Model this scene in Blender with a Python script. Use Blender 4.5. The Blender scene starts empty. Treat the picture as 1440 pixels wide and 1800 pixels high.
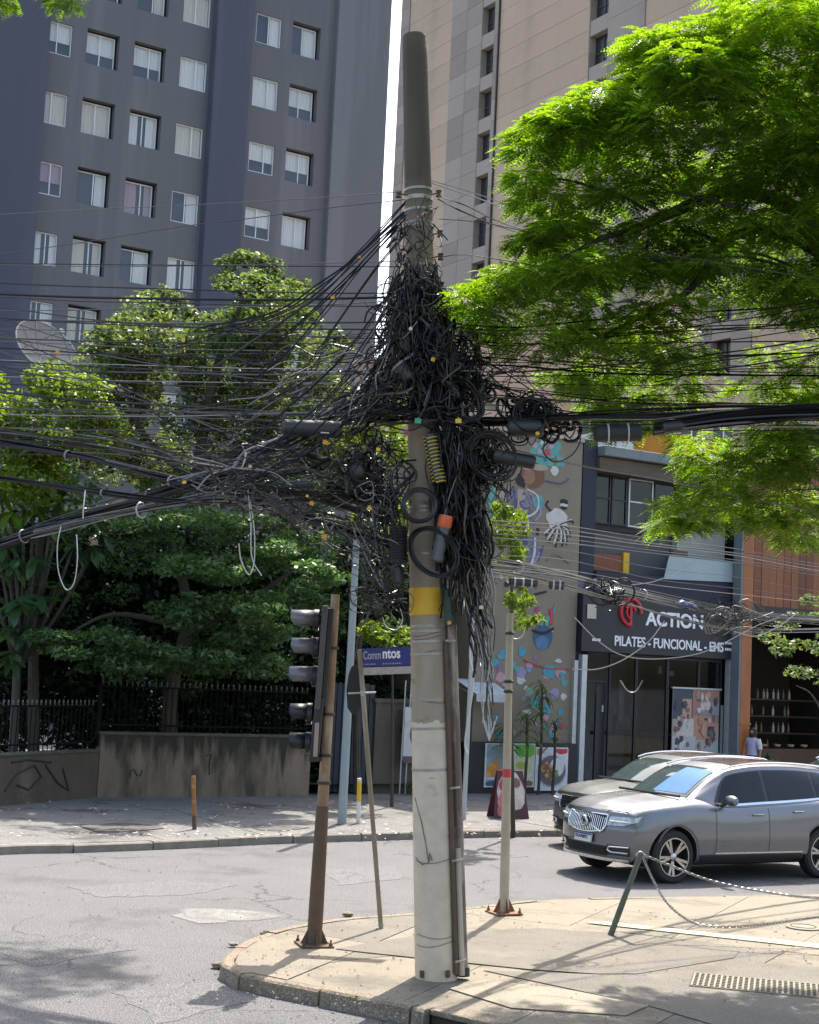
import bpy, bmesh, math, random
import numpy as np
from mathutils import Vector, Matrix, Euler
random.seed(7); rs = np.random.RandomState(11)
S = bpy.context.scene; COL = S.collection
# ------------------------------------------------------------------ camera, sky, sun, exposure
FPX, HC = 2700.0, 3.0
_r = math.radians(2.7); _p = math.atan(272/2700*math.cos(_r))
FW = Vector((0, math.cos(_p), math.sin(_p))); _U0 = Vector((0, -math.sin(_p), math.cos(_p))); _R0 = Vector((1, 0, 0))
CR = _R0*math.cos(_r)+_U0*math.sin(_r); CU = _U0*math.cos(_r)-_R0*math.sin(_r)
CP = Vector((0, 0, HC))
cam = bpy.data.cameras.new('camera'); co = bpy.data.objects.new('camera', cam); COL.objects.link(co)
m = Matrix.Identity(4)
for i in range(3): m[i][0] = CR[i]; m[i][1] = CU[i]; m[i][2] = -FW[i]; m[i][3] = CP[i]
co.matrix_world = m
cam.sensor_fit = 'VERTICAL'; cam.sensor_height = 36; cam.lens = 36*FPX/1800; cam.clip_end = 2000; cam.clip_start = .1
S.camera = co
SUN_AZ = math.radians(14)      # from +Y towards +X
SUN_EL = math.radians(57)
w = bpy.data.worlds.new('World'); S.world = w; w.use_nodes = True
nt = w.node_tree; bg = nt.nodes['Background']; sk = nt.nodes.new('ShaderNodeTexSky'); sk.sky_type = 'NISHITA'
sk.sun_disc = False; sk.sun_elevation = SUN_EL; sk.sun_rotation = SUN_AZ; sk.air_density = 1.2; sk.dust_density = 3.5; sk.ozone_density = .5
nt.links.new(sk.outputs[0], bg.inputs[0]); bg.inputs[1].default_value = .15
sl = bpy.data.lights.new('sun', 'SUN'); sl.energy = 3.5; sl.angle = math.radians(.5); sl.color = (1, .95, .86)
so = bpy.data.objects.new('sun', sl); COL.objects.link(so)
SD = Vector((math.sin(SUN_AZ)*math.cos(SUN_EL), math.cos(SUN_AZ)*math.cos(SUN_EL), math.sin(SUN_EL)))
so.rotation_euler = SD.to_track_quat('Z', 'Y').to_euler(); so.location = SD*60
vs = S.view_settings; vs.view_transform = 'Standard'; vs.look = 'None'; vs.exposure = 1.4; vs.gamma = 1
try: vs.use_curve_mapping = False
except Exception: pass
# ------------------------------------------------------------------ helpers: places
def ray(x, y): return FW*FPX+CR*(x-720)+CU*(900-y)
def at(x, y, Y): v = ray(x, y); return CP+v*(Y/v.y)
def gnd(x, y, z=0.0): v = ray(x, y); return CP+v*((z-HC)/v.z)
ANG = math.radians(32.3)
class Fr:
    """a facade frame: local x along the wall, local -y outward, z up"""
    def __init__(s, o, ang): s.o = Vector((o[0], o[1], 0)); s.a = ang; s.d = Vector((math.cos(ang), math.sin(ang), 0)); s.n = Vector((math.sin(ang), -math.cos(ang), 0))
    def l(s, x, y, out=0):
        v = ray(x, y); P = CP+v*(((s.o+s.n*out)-CP).dot(s.n)/v.dot(s.n)); return (P-s.o).dot(s.d), P.z
    def w(s, a, z, out=0): return s.o+s.d*a+s.n*out+Vector((0, 0, z))
# ------------------------------------------------------------------ helpers: materials
MATS = {}
def M(name, c, rough=.8, metal=0, c2=None, ns=3., amt=.5, bump=0., bs=20., spec=None, coat=0, c3=None, ns3=.4, lo3=.5, hi3=.7, rr=0, det=6, stretch=None, emis=None, alpha=None, trans=None):
    if name in MATS: return MATS[name]
    m = bpy.data.materials.new(name); m.use_nodes = True; N = m.node_tree.nodes; L = m.node_tree.links
    b = N['Principled BSDF']; b.inputs['Roughness'].default_value = rough; b.inputs['Metallic'].default_value = metal
    if spec is not None: b.inputs['Specular IOR Level'].default_value = spec
    b.inputs['Coat Weight'].default_value = coat; b.inputs['Coat Roughness'].default_value = .05
    tc = N.new('ShaderNodeTexCoord'); src = tc.outputs['Object']
    if stretch:
        mp = N.new('ShaderNodeMapping'); mp.inputs['Scale'].default_value = stretch; L.new(src, mp.inputs[0]); src2 = mp.outputs[0]
    else: src2 = src
    base = None
    c = tuple(c)+(1,)
    if c2 is None: c2 = tuple(v*.82 for v in c[:3])
    no = N.new('ShaderNodeTexNoise'); no.inputs['Scale'].default_value = ns; no.inputs['Detail'].default_value = det; no.inputs['Roughness'].default_value = .65
    L.new(src2, no.inputs['Vector'])
    rp = N.new('ShaderNodeMapRange'); rp.inputs[1].default_value = .5-amt*.5; rp.inputs[2].default_value = .5+amt*.5; L.new(no.outputs[0], rp.inputs[0])
    mx = N.new('ShaderNodeMix'); mx.data_type = 'RGBA'; mx.inputs[6].default_value = c; mx.inputs[7].default_value = tuple(c2)+(1,)
    L.new(rp.outputs[0], mx.inputs[0]); base = mx.outputs[2]
    if c3 is not None:
        n3 = N.new('ShaderNodeTexNoise'); n3.inputs['Scale'].default_value = ns3; n3.inputs['Detail'].default_value = 8; n3.inputs['Roughness'].default_value = .6; L.new(src2, n3.inputs['Vector'])
        r3 = N.new('ShaderNodeMapRange'); r3.inputs[1].default_value = lo3; r3.inputs[2].default_value = hi3; L.new(n3.outputs[0], r3.inputs[0])
        m3 = N.new('ShaderNodeMix'); m3.data_type = 'RGBA'; L.new(r3.outputs[0], m3.inputs[0]); L.new(base, m3.inputs[6]); m3.inputs[7].default_value = tuple(c3)+(1,); base = m3.outputs[2]
    L.new(base, b.inputs['Base Color'])
    if rr:
        rq = N.new('ShaderNodeMapRange'); rq.inputs[3].default_value = rough-rr; rq.inputs[4].default_value = rough+rr; L.new(no.outputs[0], rq.inputs[0]); L.new(rq.outputs[0], b.inputs['Roughness'])
    if bump:
        nb = N.new('ShaderNodeTexNoise'); nb.inputs['Scale'].default_value = bs; nb.inputs['Detail'].default_value = 5; L.new(src, nb.inputs['Vector'])
        bp = N.new('ShaderNodeBump'); bp.inputs['Strength'].default_value = bump; bp.inputs['Distance'].default_value = .02; L.new(nb.outputs[0], bp.inputs['Height']); L.new(bp.outputs[0], b.inputs['Normal'])
    if emis: b.inputs['Emission Color'].default_value = tuple(emis[:3])+(1,); b.inputs['Emission Strength'].default_value = emis[3]
    if trans: b.inputs['Transmission Weight'].default_value = trans
    MATS[name] = m; m['base'] = 1
    return m
def foliage(name, cols, tr, tw=.45, rough=.5, spec=.4):
    """leaf material: colour differs leaf by leaf, light passes through"""
    m = bpy.data.materials.new(name); m.use_nodes = True; N = m.node_tree.nodes; L = m.node_tree.links
    b = N['Principled BSDF']; b.inputs['Roughness'].default_value = rough; b.inputs['Specular IOR Level'].default_value = spec
    g = N.new('ShaderNodeNewGeometry'); cr = N.new('ShaderNodeValToRGB'); L.new(g.outputs['Random Per Island'], cr.inputs[0])
    e = cr.color_ramp
    while len(e.elements) < len(cols): e.elements.new(.5)
    for i, c in enumerate(cols): e.elements[i].position = i/(len(cols)-1); e.elements[i].color = tuple(c)+(1,)
    L.new(cr.outputs[0], b.inputs['Base Color'])
    t = N.new('ShaderNodeBsdfTranslucent'); mu = N.new('ShaderNodeMix'); mu.data_type = 'RGBA'; mu.blend_type = 'MULTIPLY'; mu.inputs[0].default_value = 1
    L.new(cr.outputs[0], mu.inputs[6]); mu.inputs[7].default_value = tuple(tr)+(1,)
    mu.clamp_result = False
    L.new(mu.outputs[2], t.inputs[0])
    ms = N.new('ShaderNodeMixShader'); ms.inputs[0].default_value = tw; L.new(b.outputs[0], ms.inputs[1]); L.new(t.outputs[0], ms.inputs[2])
    L.new(ms.outputs[0], N['Material Output'].inputs[0])
    MATS[name] = m; return m
def glass(name, tint=(.8, .85, .85), refl=.12, dark=None):
    """thin pane: see-through with a sky reflection"""
    m = bpy.data.materials.new(name); m.use_nodes = True; N = m.node_tree.nodes; L = m.node_tree.links
    N.remove(N['Principled BSDF'])
    t = N.new('ShaderNodeBsdfTransparent'); t.inputs[0].default_value = tuple(tint)+(1,)
    g = N.new('ShaderNodeBsdfGlossy'); g.inputs['Roughness'].default_value = .03; g.inputs['Color'].default_value = (.9, .95, 1, 1)
    lw = N.new('ShaderNodeLayerWeight'); lw.inputs[0].default_value = .35
    mr = N.new('ShaderNodeMapRange'); mr.inputs[3].default_value = refl; mr.inputs[4].default_value = .9; mr.inputs[4].default_value = .35; L.new(lw.outputs['Fresnel'], mr.inputs[0])
    ms = N.new('ShaderNodeMixShader'); L.new(mr.outputs[0], ms.inputs[0]); L.new(t.outputs[0], ms.inputs[1]); L.new(g.outputs[0], ms.inputs[2])
    L.new(ms.outputs[0], N['Material Output'].inputs[0]); MATS[name] = m; return m
# ------------------------------------------------------------------ helpers: objects
def tag(o, label=None, cat=None, group=None, kind=None):
    if label: o['label'] = label
    if cat: o['category'] = cat
    if group: o['group'] = group
    if kind: o['kind'] = kind
    return o
def empty(name, loc=(0, 0, 0), rz=0., label=None, cat=None, group=None, kind=None):
    o = bpy.data.objects.new(name, None); COL.objects.link(o); o.location = loc; o.rotation_euler = (0, 0, rz); o.empty_display_size = .2
    return tag(o, label, cat, group, kind)
class MB:
    """collects shapes, then links them as one mesh object"""
    def __init__(s): s.v = []; s.f = []; s.mi = []; s.cur = 0
    def add(s, vs_, fs):
        k = len(s.v); s.v += [tuple(v) for v in vs_]; s.f += [tuple(i+k for i in f) for f in fs]; s.mi += [s.cur]*len(fs); return s
    def box(s, x0, x1, y0, y1, z0, z1):
        if x0 > x1: x0, x1 = x1, x0
        if y0 > y1: y0, y1 = y1, y0
        if z0 > z1: z0, z1 = z1, z0
        return s.add([(x0, y0, z0), (x1, y0, z0), (x1, y1, z0), (x0, y1, z0), (x0, y0, z1), (x1, y0, z1), (x1, y1, z1), (x0, y1, z1)],
              [(0, 3, 2, 1), (4, 5, 6, 7), (0, 1, 5, 4), (1, 2, 6, 5), (2, 3, 7, 6), (3, 0, 4, 7)])
    def obox(s, c, ax, ay, az):
        c = Vector(c); ax = Vector(ax); ay = Vector(ay); az = Vector(az)
        P = [c+ax*i+ay*j+az*k for k in (-1, 1) for i, j in ((-1, -1), (1, -1), (1, 1), (-1, 1))]
        return s.add(P, [(0, 3, 2, 1), (4, 5, 6, 7), (0, 1, 5, 4), (1, 2, 6, 5), (2, 3, 7, 6), (3, 0, 4, 7)])
    def tube(s, pts, r, n=8, cap=True):
        pts = [Vector(p) for p in pts]; rr = r if isinstance(r, (list, tuple)) else [r]*len(pts)
        t = (pts[1]-pts[0]).normalized(); u = t.orthogonal().normalized(); V = []; Fc = []
        for i, p in enumerate(pts):
            if 0 < i < len(pts)-1: tt = (pts[i+1]-pts[i-1])
            elif i: tt = pts[i]-pts[i-1]
            else: tt = pts[1]-pts[0]
            if tt.length > 1e-9: t = tt.normalized()
            u = (u-t*u.dot(t)); u = u.normalized() if u.length > 1e-6 else t.orthogonal().normalized(); v = t.cross(u)
            for k in range(n): a = 2*math.pi*k/n; V.append(p+(u*math.cos(a)+v*math.sin(a))*rr[i])
        for i in range(len(pts)-1):
            for k in range(n): Fc.append((i*n+k, i*n+(k+1) % n, (i+1)*n+(k+1) % n, (i+1)*n+k))
        if cap: Fc.append(tuple(range(n-1, -1, -1))); Fc.append(tuple((len(pts)-1)*n+k for k in range(n)))
        return s.add(V, Fc)
    def ring(s, c, ax, R, r, n=28, m_=6, sx=1., a0=0, a1=2*math.pi):
        c = Vector(c); ax = Vector(ax).normalized(); u = ax.orthogonal().normalized(); v = ax.cross(u)
        full = abs(a1-a0-2*math.pi) < 1e-6; P = [c+(u*math.cos(a0+(a1-a0)*i/n)+v*math.sin(a0+(a1-a0)*i/n)*sx)*R for i in range(n+1)]
        return s.tube(P, r, m_, not full)
    def prism(s, pts2, y0, y1):
        """polygon in local x,z pushed from y0 to y1"""
        n = len(pts2); V = [(a, y0, b) for a, b in pts2]+[(a, y1, b) for a, b in pts2]
        return s.add(V, [tuple(range(n)), tuple(range(2*n-1, n-1, -1))]+[(i, i+n, (i+1) % n+n, (i+1) % n) for i in range(n)])
    def slab(s, pts2, z0, z1, inset=0):
        n = len(pts2); V = [(a, b, z0) for a, b in pts2]+[(a, b, z1) for a, b in pts2]
        return s.add(V, [tuple(range(n-1, -1, -1)), tuple(range(n, 2*n))]+[(i, (i+1) % n, (i+1) % n+n, i+n) for i in range(n)])
    def lathe(s, prof, c=(0, 0, 0), ax=(0, 0, 1), n=24):
        c = Vector(c); ax = Vector(ax).normalized(); u = ax.orthogonal().normalized(); v = ax.cross(u); V = []; Fc = []
        for r, h in prof:
            for k in range(n): a = 2*math.pi*k/n; V.append(c+ax*h+(u*math.cos(a)+v*math.sin(a))*max(r, 1e-4))
        for i in range(len(prof)-1):
            for k in range(n): Fc.append((i*n+k, i*n+(k+1) % n, (i+1)*n+(k+1) % n, (i+1)*n+k))
        return s.add(V, Fc)
    def mesh(s, name, mats, smooth=False, ang=35):
        me = bpy.data.meshes.new(name); me.from_pydata(s.v, [], s.f)
        for m_ in (mats if isinstance(mats, (list, tuple)) else [mats]): me.materials.append(m_)
        if any(s.mi): me.polygons.foreach_set('material_index', s.mi)
        if smooth: me.polygons.foreach_set('use_smooth', [True]*len(me.polygons)); me.update(); me.set_sharp_from_angle(angle=math.radians(ang))
        me.update(); return me
    def build(s, name, mats, parent=None, smooth=False, bevel=0, ang=35, **kw):
        o = bpy.data.objects.new(name, s.mesh(name, mats, smooth, ang)); COL.objects.link(o)
        if parent is not None: o.parent = parent
        if bevel: b = o.modifiers.new('bevel', 'BEVEL'); b.width = bevel; b.segments = 2; b.limit_method = 'ANGLE'
        return tag(o, **kw)
def inst(src, name, parent, loc=(0, 0, 0), rot=(0, 0, 0), scale=None):
    o = bpy.data.objects.new(name, src.data); COL.objects.link(o); o.parent = parent; o.location = loc; o.rotation_euler = rot
    if scale: o.scale = scale
    return o
def copy_tree(o, parent=None):
    c = o.copy(); COL.objects.link(c)
    if parent: c.parent = parent
    for ch in [x for x in bpy.data.objects if x.parent == o]: copy_tree(ch, c)
    return c
def text(body, size, mat, parent, a, z, out, ext=.01, sx=1., shear=0, align='LEFT', off=.0, name='lettering', rz=0, spacing=1.):
    cu = bpy.data.curves.new('t', 'FONT'); cu.body = body; cu.size = size; cu.extrude = ext; cu.align_x = align; cu.offset = off; cu.shear = shear; cu.space_character = spacing
    o = bpy.data.objects.new('t', cu); COL.objects.link(o); bpy.context.view_layer.update()
    me = bpy.data.meshes.new_from_object(o.evaluated_get(bpy.context.evaluated_depsgraph_get())); bpy.data.objects.remove(o)
    me.materials.clear(); me.materials.append(mat); me.name = name
    q = bpy.data.objects.new(name, me); COL.objects.link(q); q.parent = parent; q.location = (a, -out, z); q.rotation_euler = (math.pi/2, 0, rz); q.scale = (sx, 1, 1)
    return q
def spline(P, k=8):
    P = [Vector(p) for p in P]; P = [P[0]*2-P[1]]+P+[P[-1]*2-P[-2]]; out = []
    for i in range(1, len(P)-2):
        a, b, c, d = P[i-1:i+3]
        for j in range(k):
            t = j/k; out.append(.5*((2*b)+(c-a)*t+(2*a-5*b+4*c-d)*t*t+(3*b-a-3*c+d)*t**3))
    out.append(P[-2]); return out
def clip(poly, p, n):
    """keep the part of a 2D polygon with (q-p).n >= 0"""
    out = []; L_ = len(poly)
    for i in range(L_):
        a, b = poly[i], poly[(i+1) % L_]; da = (a[0]-p[0])*n[0]+(a[1]-p[1])*n[1]; db = (b[0]-p[0])*n[0]+(b[1]-p[1])*n[1]
        if da >= 0: out.append(a)
        if da*db < 0: t = da/(da-db); out.append((a[0]+(b[0]-a[0])*t, a[1]+(b[1]-a[1])*t))
    return out
def area(p): return .5*sum(p[i][0]*p[(i+1) % len(p)][1]-p[(i+1) % len(p)][0]*p[i][1] for i in range(len(p)))
def weather(m, speck=120, sa=.35, crack=0, cs=.5, cw=.012, cc=(.03, .027, .025), stain=None, ss=.5, lo=.6, hi=.72):
    N = m.node_tree.nodes; L = m.node_tree.links; b = N['Principled BSDF']; cur = b.inputs['Base Color'].links[0].from_socket
    g = N.new('ShaderNodeNewGeometry'); P = g.outputs['Position']
    def mixin(f, col, mode='MIX'):
        nonlocal cur
        x = N.new('ShaderNodeMix'); x.data_type = 'RGBA'; x.blend_type = mode; L.new(f, x.inputs[0]); L.new(cur, x.inputs[6])
        if hasattr(col, 'links'): L.new(col, x.inputs[7])
        else: x.inputs[7].default_value = tuple(col)+(1,)
        cur = x.outputs[2]
    n = N.new('ShaderNodeTexNoise'); n.inputs['Scale'].default_value = speck; n.inputs['Detail'].default_value = 2; L.new(P, n.inputs['Vector'])
    for a, c_, lo_, hi_ in ((sa, (.02, .02, .02), .52, .68), (sa*.6, (.75, .72, .68), .48, .3)):
        r = N.new('ShaderNodeMapRange'); r.inputs[1].default_value = lo_; r.inputs[2].default_value = hi_; r.inputs[4].default_value = a; L.new(n.outputs[0], r.inputs[0]); mixin(r.outputs[0], c_)
    if stain:
        s = N.new('ShaderNodeTexNoise'); s.inputs['Scale'].default_value = ss; s.inputs['Detail'].default_value = 9; s.inputs['Roughness'].default_value = .7; L.new(P, s.inputs['Vector'])
        r = N.new('ShaderNodeMapRange'); r.inputs[1].default_value = lo; r.inputs[2].default_value = hi; r.inputs[4].default_value = .85; L.new(s.outputs[0], r.inputs[0]); mixin(r.outputs[0], stain)
    if crack:
        d = N.new('ShaderNodeTexNoise'); d.inputs['Scale'].default_value = 1.7; d.inputs['Detail'].default_value = 6; L.new(P, d.inputs['Vector'])
        v = N.new('ShaderNodeVectorMath'); v.operation = 'MULTIPLY_ADD'; L.new(d.outputs[1], v.inputs[0]); v.inputs[1].default_value = (.9, .9, 0); L.new(P, v.inputs[2])
        o = N.new('ShaderNodeTexVoronoi'); o.feature = 'DISTANCE_TO_EDGE'; o.inputs['Scale'].default_value = cs; L.new(v.outputs[0], o.inputs['Vector'])
        k = N.new('ShaderNodeTexNoise'); k.inputs['Scale'].default_value = .35; L.new(P, k.inputs['Vector']); kr = N.new('ShaderNodeMapRange'); kr.inputs[1].default_value = .45; kr.inputs[2].default_value = .6; kr.inputs[4].default_value = cw; L.new(k.outputs[0], kr.inputs[0])
        lt = N.new('ShaderNodeMath'); lt.operation = 'LESS_THAN'; L.new(o.outputs[0], lt.inputs[0]); L.new(kr.outputs[0], lt.inputs[1])
        cm = N.new('ShaderNodeMath'); cm.operation = 'MULTIPLY'; L.new(lt.outputs[0], cm.inputs[0]); cm.inputs[1].default_value = crack; mixin(cm.outputs[0], cc)
    L.new(cur, b.inputs['Base Color']); return m
# ------------------------------------------------------------------ materials
asphalt = M('asphalt', (.1, .094, .095), .85, c2=(.077, .073, .075), ns=1.3, amt=.5, bump=.5, bs=90, c3=(.08, .077, .078), ns3=.35, lo3=.52, hi3=.66)
asphalt_patch = M('asphalt_patch', (.11, .108, .11), .85, c2=(.15, .145, .14), ns=5, bump=.5, bs=70)
concrete = M('pavement_concrete', (.215, .175, .12), .85, c2=(.17, .142, .1), ns=2.2, amt=.45, bump=.4, bs=45, c3=(.18, .155, .115), ns3=.9, lo3=.52, hi3=.68)
concrete_grey = M('pavement_grey', (.15, .13, .1), .88, c2=(.115, .102, .082), ns=3, amt=.5, bump=.4, bs=50, c3=(.19, .162, .12), ns3=1.2, lo3=.55, hi3=.7)
concrete_white = M('fresh_cement', (.27, .222, .155), .8, c2=(.22, .185, .13), ns=3, amt=.5, bump=.3, bs=40)
kerb_m = M('kerb_stone', (.26, .2, .13), .9, c2=(.15, .115, .075), ns=5, amt=.5, bump=.7, bs=30, c3=(.3, .15, .06), ns3=1.4, lo3=.58, hi3=.72)
walk_m = M('far_pavement', (.17, .158, .146), .9, c2=(.11, .102, .092), ns=2.5, amt=.5, bump=.4, bs=40, c3=(.09, .08, .07), ns3=.8, lo3=.55, hi3=.7)
weather(asphalt, 70, .55, .7, .42, .009, stain=(.055, .052, .051), ss=.55, lo=.54, hi=.68)
for m_ in (concrete, concrete_grey, concrete_white): weather(m_, 80, .3, .6, .7, .006, (.06, .05, .035), stain=(.1, .082, .058), ss=1.1, lo=.52, hi=.68)
weather(walk_m, 40, .35, .5, .6, .012, stain=(.05, .045, .04), ss=.8, lo=.55, hi=.66); weather(kerb_m, 60, .4, stain=(.1, .05, .02), ss=2.2, lo=.56, hi=.68)
dark_m = M('dark_void', (.01, .01, .012), .9)
joint_m = M('joint_dirt', (.07, .06, .045), .95)
white_paint = M('white_paint', (.72, .7, .66), .6, c2=(.6, .58, .54), ns=4)
yellow_paint = M('yellow_paint', (.72, .42, .02), .6, c2=(.6, .34, .02), ns=9, bump=.1)
black_m = M('black_paint', (.012, .012, .016), .5)
steel = M('galvanised_steel', (.42, .45, .45), .5, .5, c2=(.3, .33, .33), ns=9)
rust_m = M('rusted_pole', (.3, .19, .1), .75, c2=(.17, .1, .055), ns=5, amt=.5, bump=.3, bs=40, c3=(.4, .32, .22), ns3=3, lo3=.5, hi3=.62, stretch=(1, 1, .35))
rust_dark = M('dark_rust', (.07, .05, .035), .8, c2=(.14, .08, .04), ns=8, bump=.3)
palepole = M('pale_pole_paint', (.42, .38, .3), .7, c2=(.3, .25, .17), ns=6, c3=(.3, .15, .07), ns3=5, lo3=.6, hi3=.7, bump=.2, stretch=(1, 1, .4))
# ------------------------------------------------------------------ ground
mb = MB(); mb.add([(-400, -60, 0), (400, -60, 0), (400, 700, 0), (-400, 700, 0)], [(0, 1, 2, 3)])
mb.build('road', asphalt, kind='structure')
def stone_row(pts, name, w_, z1, mat, parent, L=.9, gap=.012, chip=.012, z0=-.05, side=1):
    """kerb stones one by one along a polyline"""
    P = spline([(p[0], p[1], 0) for p in pts], 6); seg = 0; cur = [P[0]]; acc = 0
    for i in range(1, len(P)):
        cur.append(P[i]); acc += (P[i]-P[i-1]).length
        if acc >= L or i == len(P)-1:
            q = MB(); n = len(cur); top = z1+random.uniform(-.008, .008); V = []
            for j, c in enumerate(cur):
                t = (cur[min(j+1, n-1)]-cur[max(j-1, 0)]).normalized(); nn = Vector((-t.y, t.x, 0))*side
                c2 = c+t*(gap if j == 0 else -gap if j == n-1 else 0)
                jt = random.uniform(-chip, chip)
                o_, i_ = c2+nn*jt, c2+nn*w_
                V += [(o_.x, o_.y, z0), (o_.x+nn.x*.01, o_.y+nn.y*.01, top-.02), (o_.x+nn.x*.035, o_.y+nn.y*.035, top), (i_.x, i_.y, top), (i_.x, i_.y, z0)]
            Fc = []
            for j in range(n-1):
                for k in range(4): Fc.append((j*5+k, j*5+k+1, (j+1)*5+k+1, (j+1)*5+k))
            Fc += [(0, 1, 2, 3, 4), tuple((n-1)*5+k for k in (4, 3, 2, 1, 0))]
            q.add(V, Fc); q.build('kerb_stone', mat, parent); cur = [P[i]]; acc = 0
ZI = .14
isl_px = [(1900, 1548), (1440, 1570), (1200, 1575), (960, 1580), (840, 1592), (720, 1605), (600, 1614), (500, 1630), (440, 1648), (400, 1672), (388, 1694), (420, 1712), (560, 1740), (720, 1772), (860, 1800), (1100, 1858), (1500, 1960)]
isl = [tuple(gnd(x, y, ZI)[:2]) for x, y in isl_px]
root = empty('traffic_island', kind='structure')
base = list(isl)+[(12, 8), (40, 20), (40, 44)]
# kerb stones round the visible edge, leaving the drain opening
inner = []
n_ = len(isl)
stone_row(isl[:12], 'kerb', .13, ZI, kerb_m, root, L=.8, side=1)
stone_row(isl[11:14], 'kerb', .16, ZI, kerb_m, root, L=.9, side=1)
g0 = Vector(gnd(752, 1775, ZI)[:]); g1 = Vector(gnd(870, 1803, ZI)[:])
stone_row([isl[13], (isl[13][0]*.8+isl[14][0]*.2, isl[13][1]*.8+isl[14][1]*.2)], 'kerb', .16, ZI, kerb_m, root, L=3)
stone_row(isl[14:], 'kerb', .16, ZI, kerb_m, root, L=1.1)
# island top: base sheet and slabs with recessed joints
def inset_poly(P, dist):
    n = len(P); out = []
    s_ = 1 if area(P) > 0 else -1
    for i in range(n):
        a, b, c = Vector(P[i-1]), Vector(P[i]), Vector(P[(i+1) % n]); e1 = (b-a).normalized(); e2 = (c-b).normalized()
        nn = (Vector((-e1.y, e1.x))+Vector((-e2.y, e2.x)))*s_
        if nn.length < 1e-6: nn = Vector((-e1.y, e1.x))*s_
        nn.normalize(); k = max(.5, nn.dot(Vector((-e1.y, e1.x))*s_)); q = b+nn*dist/k; out.append((q.x, q.y))
    return out
if area(base) < 0: base = base[::-1]
top = inset_poly(base, .12)
q = MB(); q.slab(top, -.02, ZI-.014); q.build('island_bed', joint_m, root)
pieces = [top]
def cut(pieces, p, ang):
    n = (-math.sin(ang), math.cos(ang)); out = []
    for P in pieces:
        for s_ in (1, -1):
            c = clip(P, p, (n[0]*s_, n[1]*s_))
            if len(c) >= 3 and abs(area(c)) > .02: out.append(c)
    return out
def cut_px(pieces, a, b):
    A = gnd(*a, ZI); B = gnd(*b, ZI); return cut(pieces, (A.x, A.y), math.atan2(B.y-A.y, B.x-A.x))
for a, b in (((500, 1700), (1440, 1600)), ((440, 1750), (820, 1590)), ((620, 1800), (1060, 1600)), ((600, 1650), (1300, 1770)), ((860, 1820), (1290, 1590)), ((940, 1620), (1440, 1680)), ((1100, 1830), (1440, 1640))):
    pieces = cut_px(pieces, a, b)
for i, P in enumerate(pieces):
    cx = sum(p[0] for p in P)/len(P)
    P2 = inset_poly(P, .006)
    if abs(area(P2)) < .02: continue
    q = MB(); q.slab(P2, ZI-.03, ZI+random.uniform(-.004, .004))
    q.build('slab', concrete if i % 4 else concrete_grey, root)
def sheet(name, px, z, mat, parent=root, th=.004):
    q = MB(); P = [tuple(gnd(x, y, z)[:2]) for x, y in px]
    if area(P) < 0: P = P[::-1]
    q.slab(P, z-th*.5, z+th); return q.build(name, mat, parent)
sheet('mortar_patch', [(590, 1668), (760, 1640), (950, 1632), (1130, 1644), (1300, 1672), (1290, 1684), (1120, 1712), (1050, 1712), (930, 1704), (640, 1674)], ZI+.006, concrete_grey)
sheet('mortar_patch', [(790, 1738), (850, 1722), (1010, 1742), (1140, 1768), (1100, 1785), (900, 1772)], ZI+.007, concrete_white)
sheet('mortar_patch', [(850, 1706), (1120, 1716), (1290, 1690), (1440, 1700), (1600, 1760), (1600, 1850), (1250, 1800), (1140, 1768), (1010, 1740)], ZI+.004, concrete_grey)
sheet('painted_line', [(1030, 1622), (1060, 1620), (1440, 1660), (1700, 1690), (1700, 1698), (1440, 1667)], ZI+.010, M('old_yellow_line', (.6, .52, .3), .7, c2=(.4, .35, .24), ns=7))
# tactile grid of small square studs
gr = empty('ribbed_drain_cover', gnd(1330, 1733, ZI+.008), math.radians(-14), 'square ribbed metal drain cover set in the pavement at lower right', 'drain cover')
q = MB(); q.box(-.62, .62, -.34, .34, -.006, .002); q.build('plate', concrete_grey, gr)
q = MB()
for i in range(24): q.box(-.6+i*.052, -.6+i*.052+.02, -.32, .32, .002, .014)
for j in range(9): q.box(-.61, .61, -.33+j*.08, -.33+j*.08+.014, .002, .011)
q.build('rib', M('worn_iron', (.16, .14, .11), .7, .2, c2=(.22, .19, .14), ns=6), gr, kind='stuff')
c = gnd(1412, 1630, ZI+.01); mh = empty('water_cover', c, 0, 'small oval iron cover near the chain on the pavement at right', 'cover')
q = MB(); q.lathe([(.001, .012), (.17, .012), (.2, .006), (.205, 0)], n=20); q.build('lid', MATS['worn_iron'], mh); q = MB(); q.ring((0, 0, .012), (0, 0, 1), .15, .008); q.build('rim', rust_dark, mh)
# drain opening under the kerb
ax = (g1-g0).normalized(); nn = Vector((-ax.y, ax.x, 0)); mid = (g0+g1)/2
dr = empty('storm_drain', (mid.x, mid.y, 0), math.atan2(ax.y, ax.x), 'black storm drain mouth cut into the kerb below the big pole', 'drain')
hw = (g1-g0).length/2
q = MB(); q.box(-hw, hw, .02, .3, .095, ZI+.004); q.build('lintel', kerb_m, dr, bevel=.01)
q = MB(); q.box(-hw, hw, .26, .34, -.3, .094); q.box(-hw-.05, -hw, .03, .3, -.3, .09); q.box(hw, hw+.05, .03, .3, -.3, .09); q.build('chamber', dark_m, dr)
q = MB(); q.box(-hw, hw, -.3, .3, .0045, .009); q.build('sump', dark_m, dr)
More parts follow.
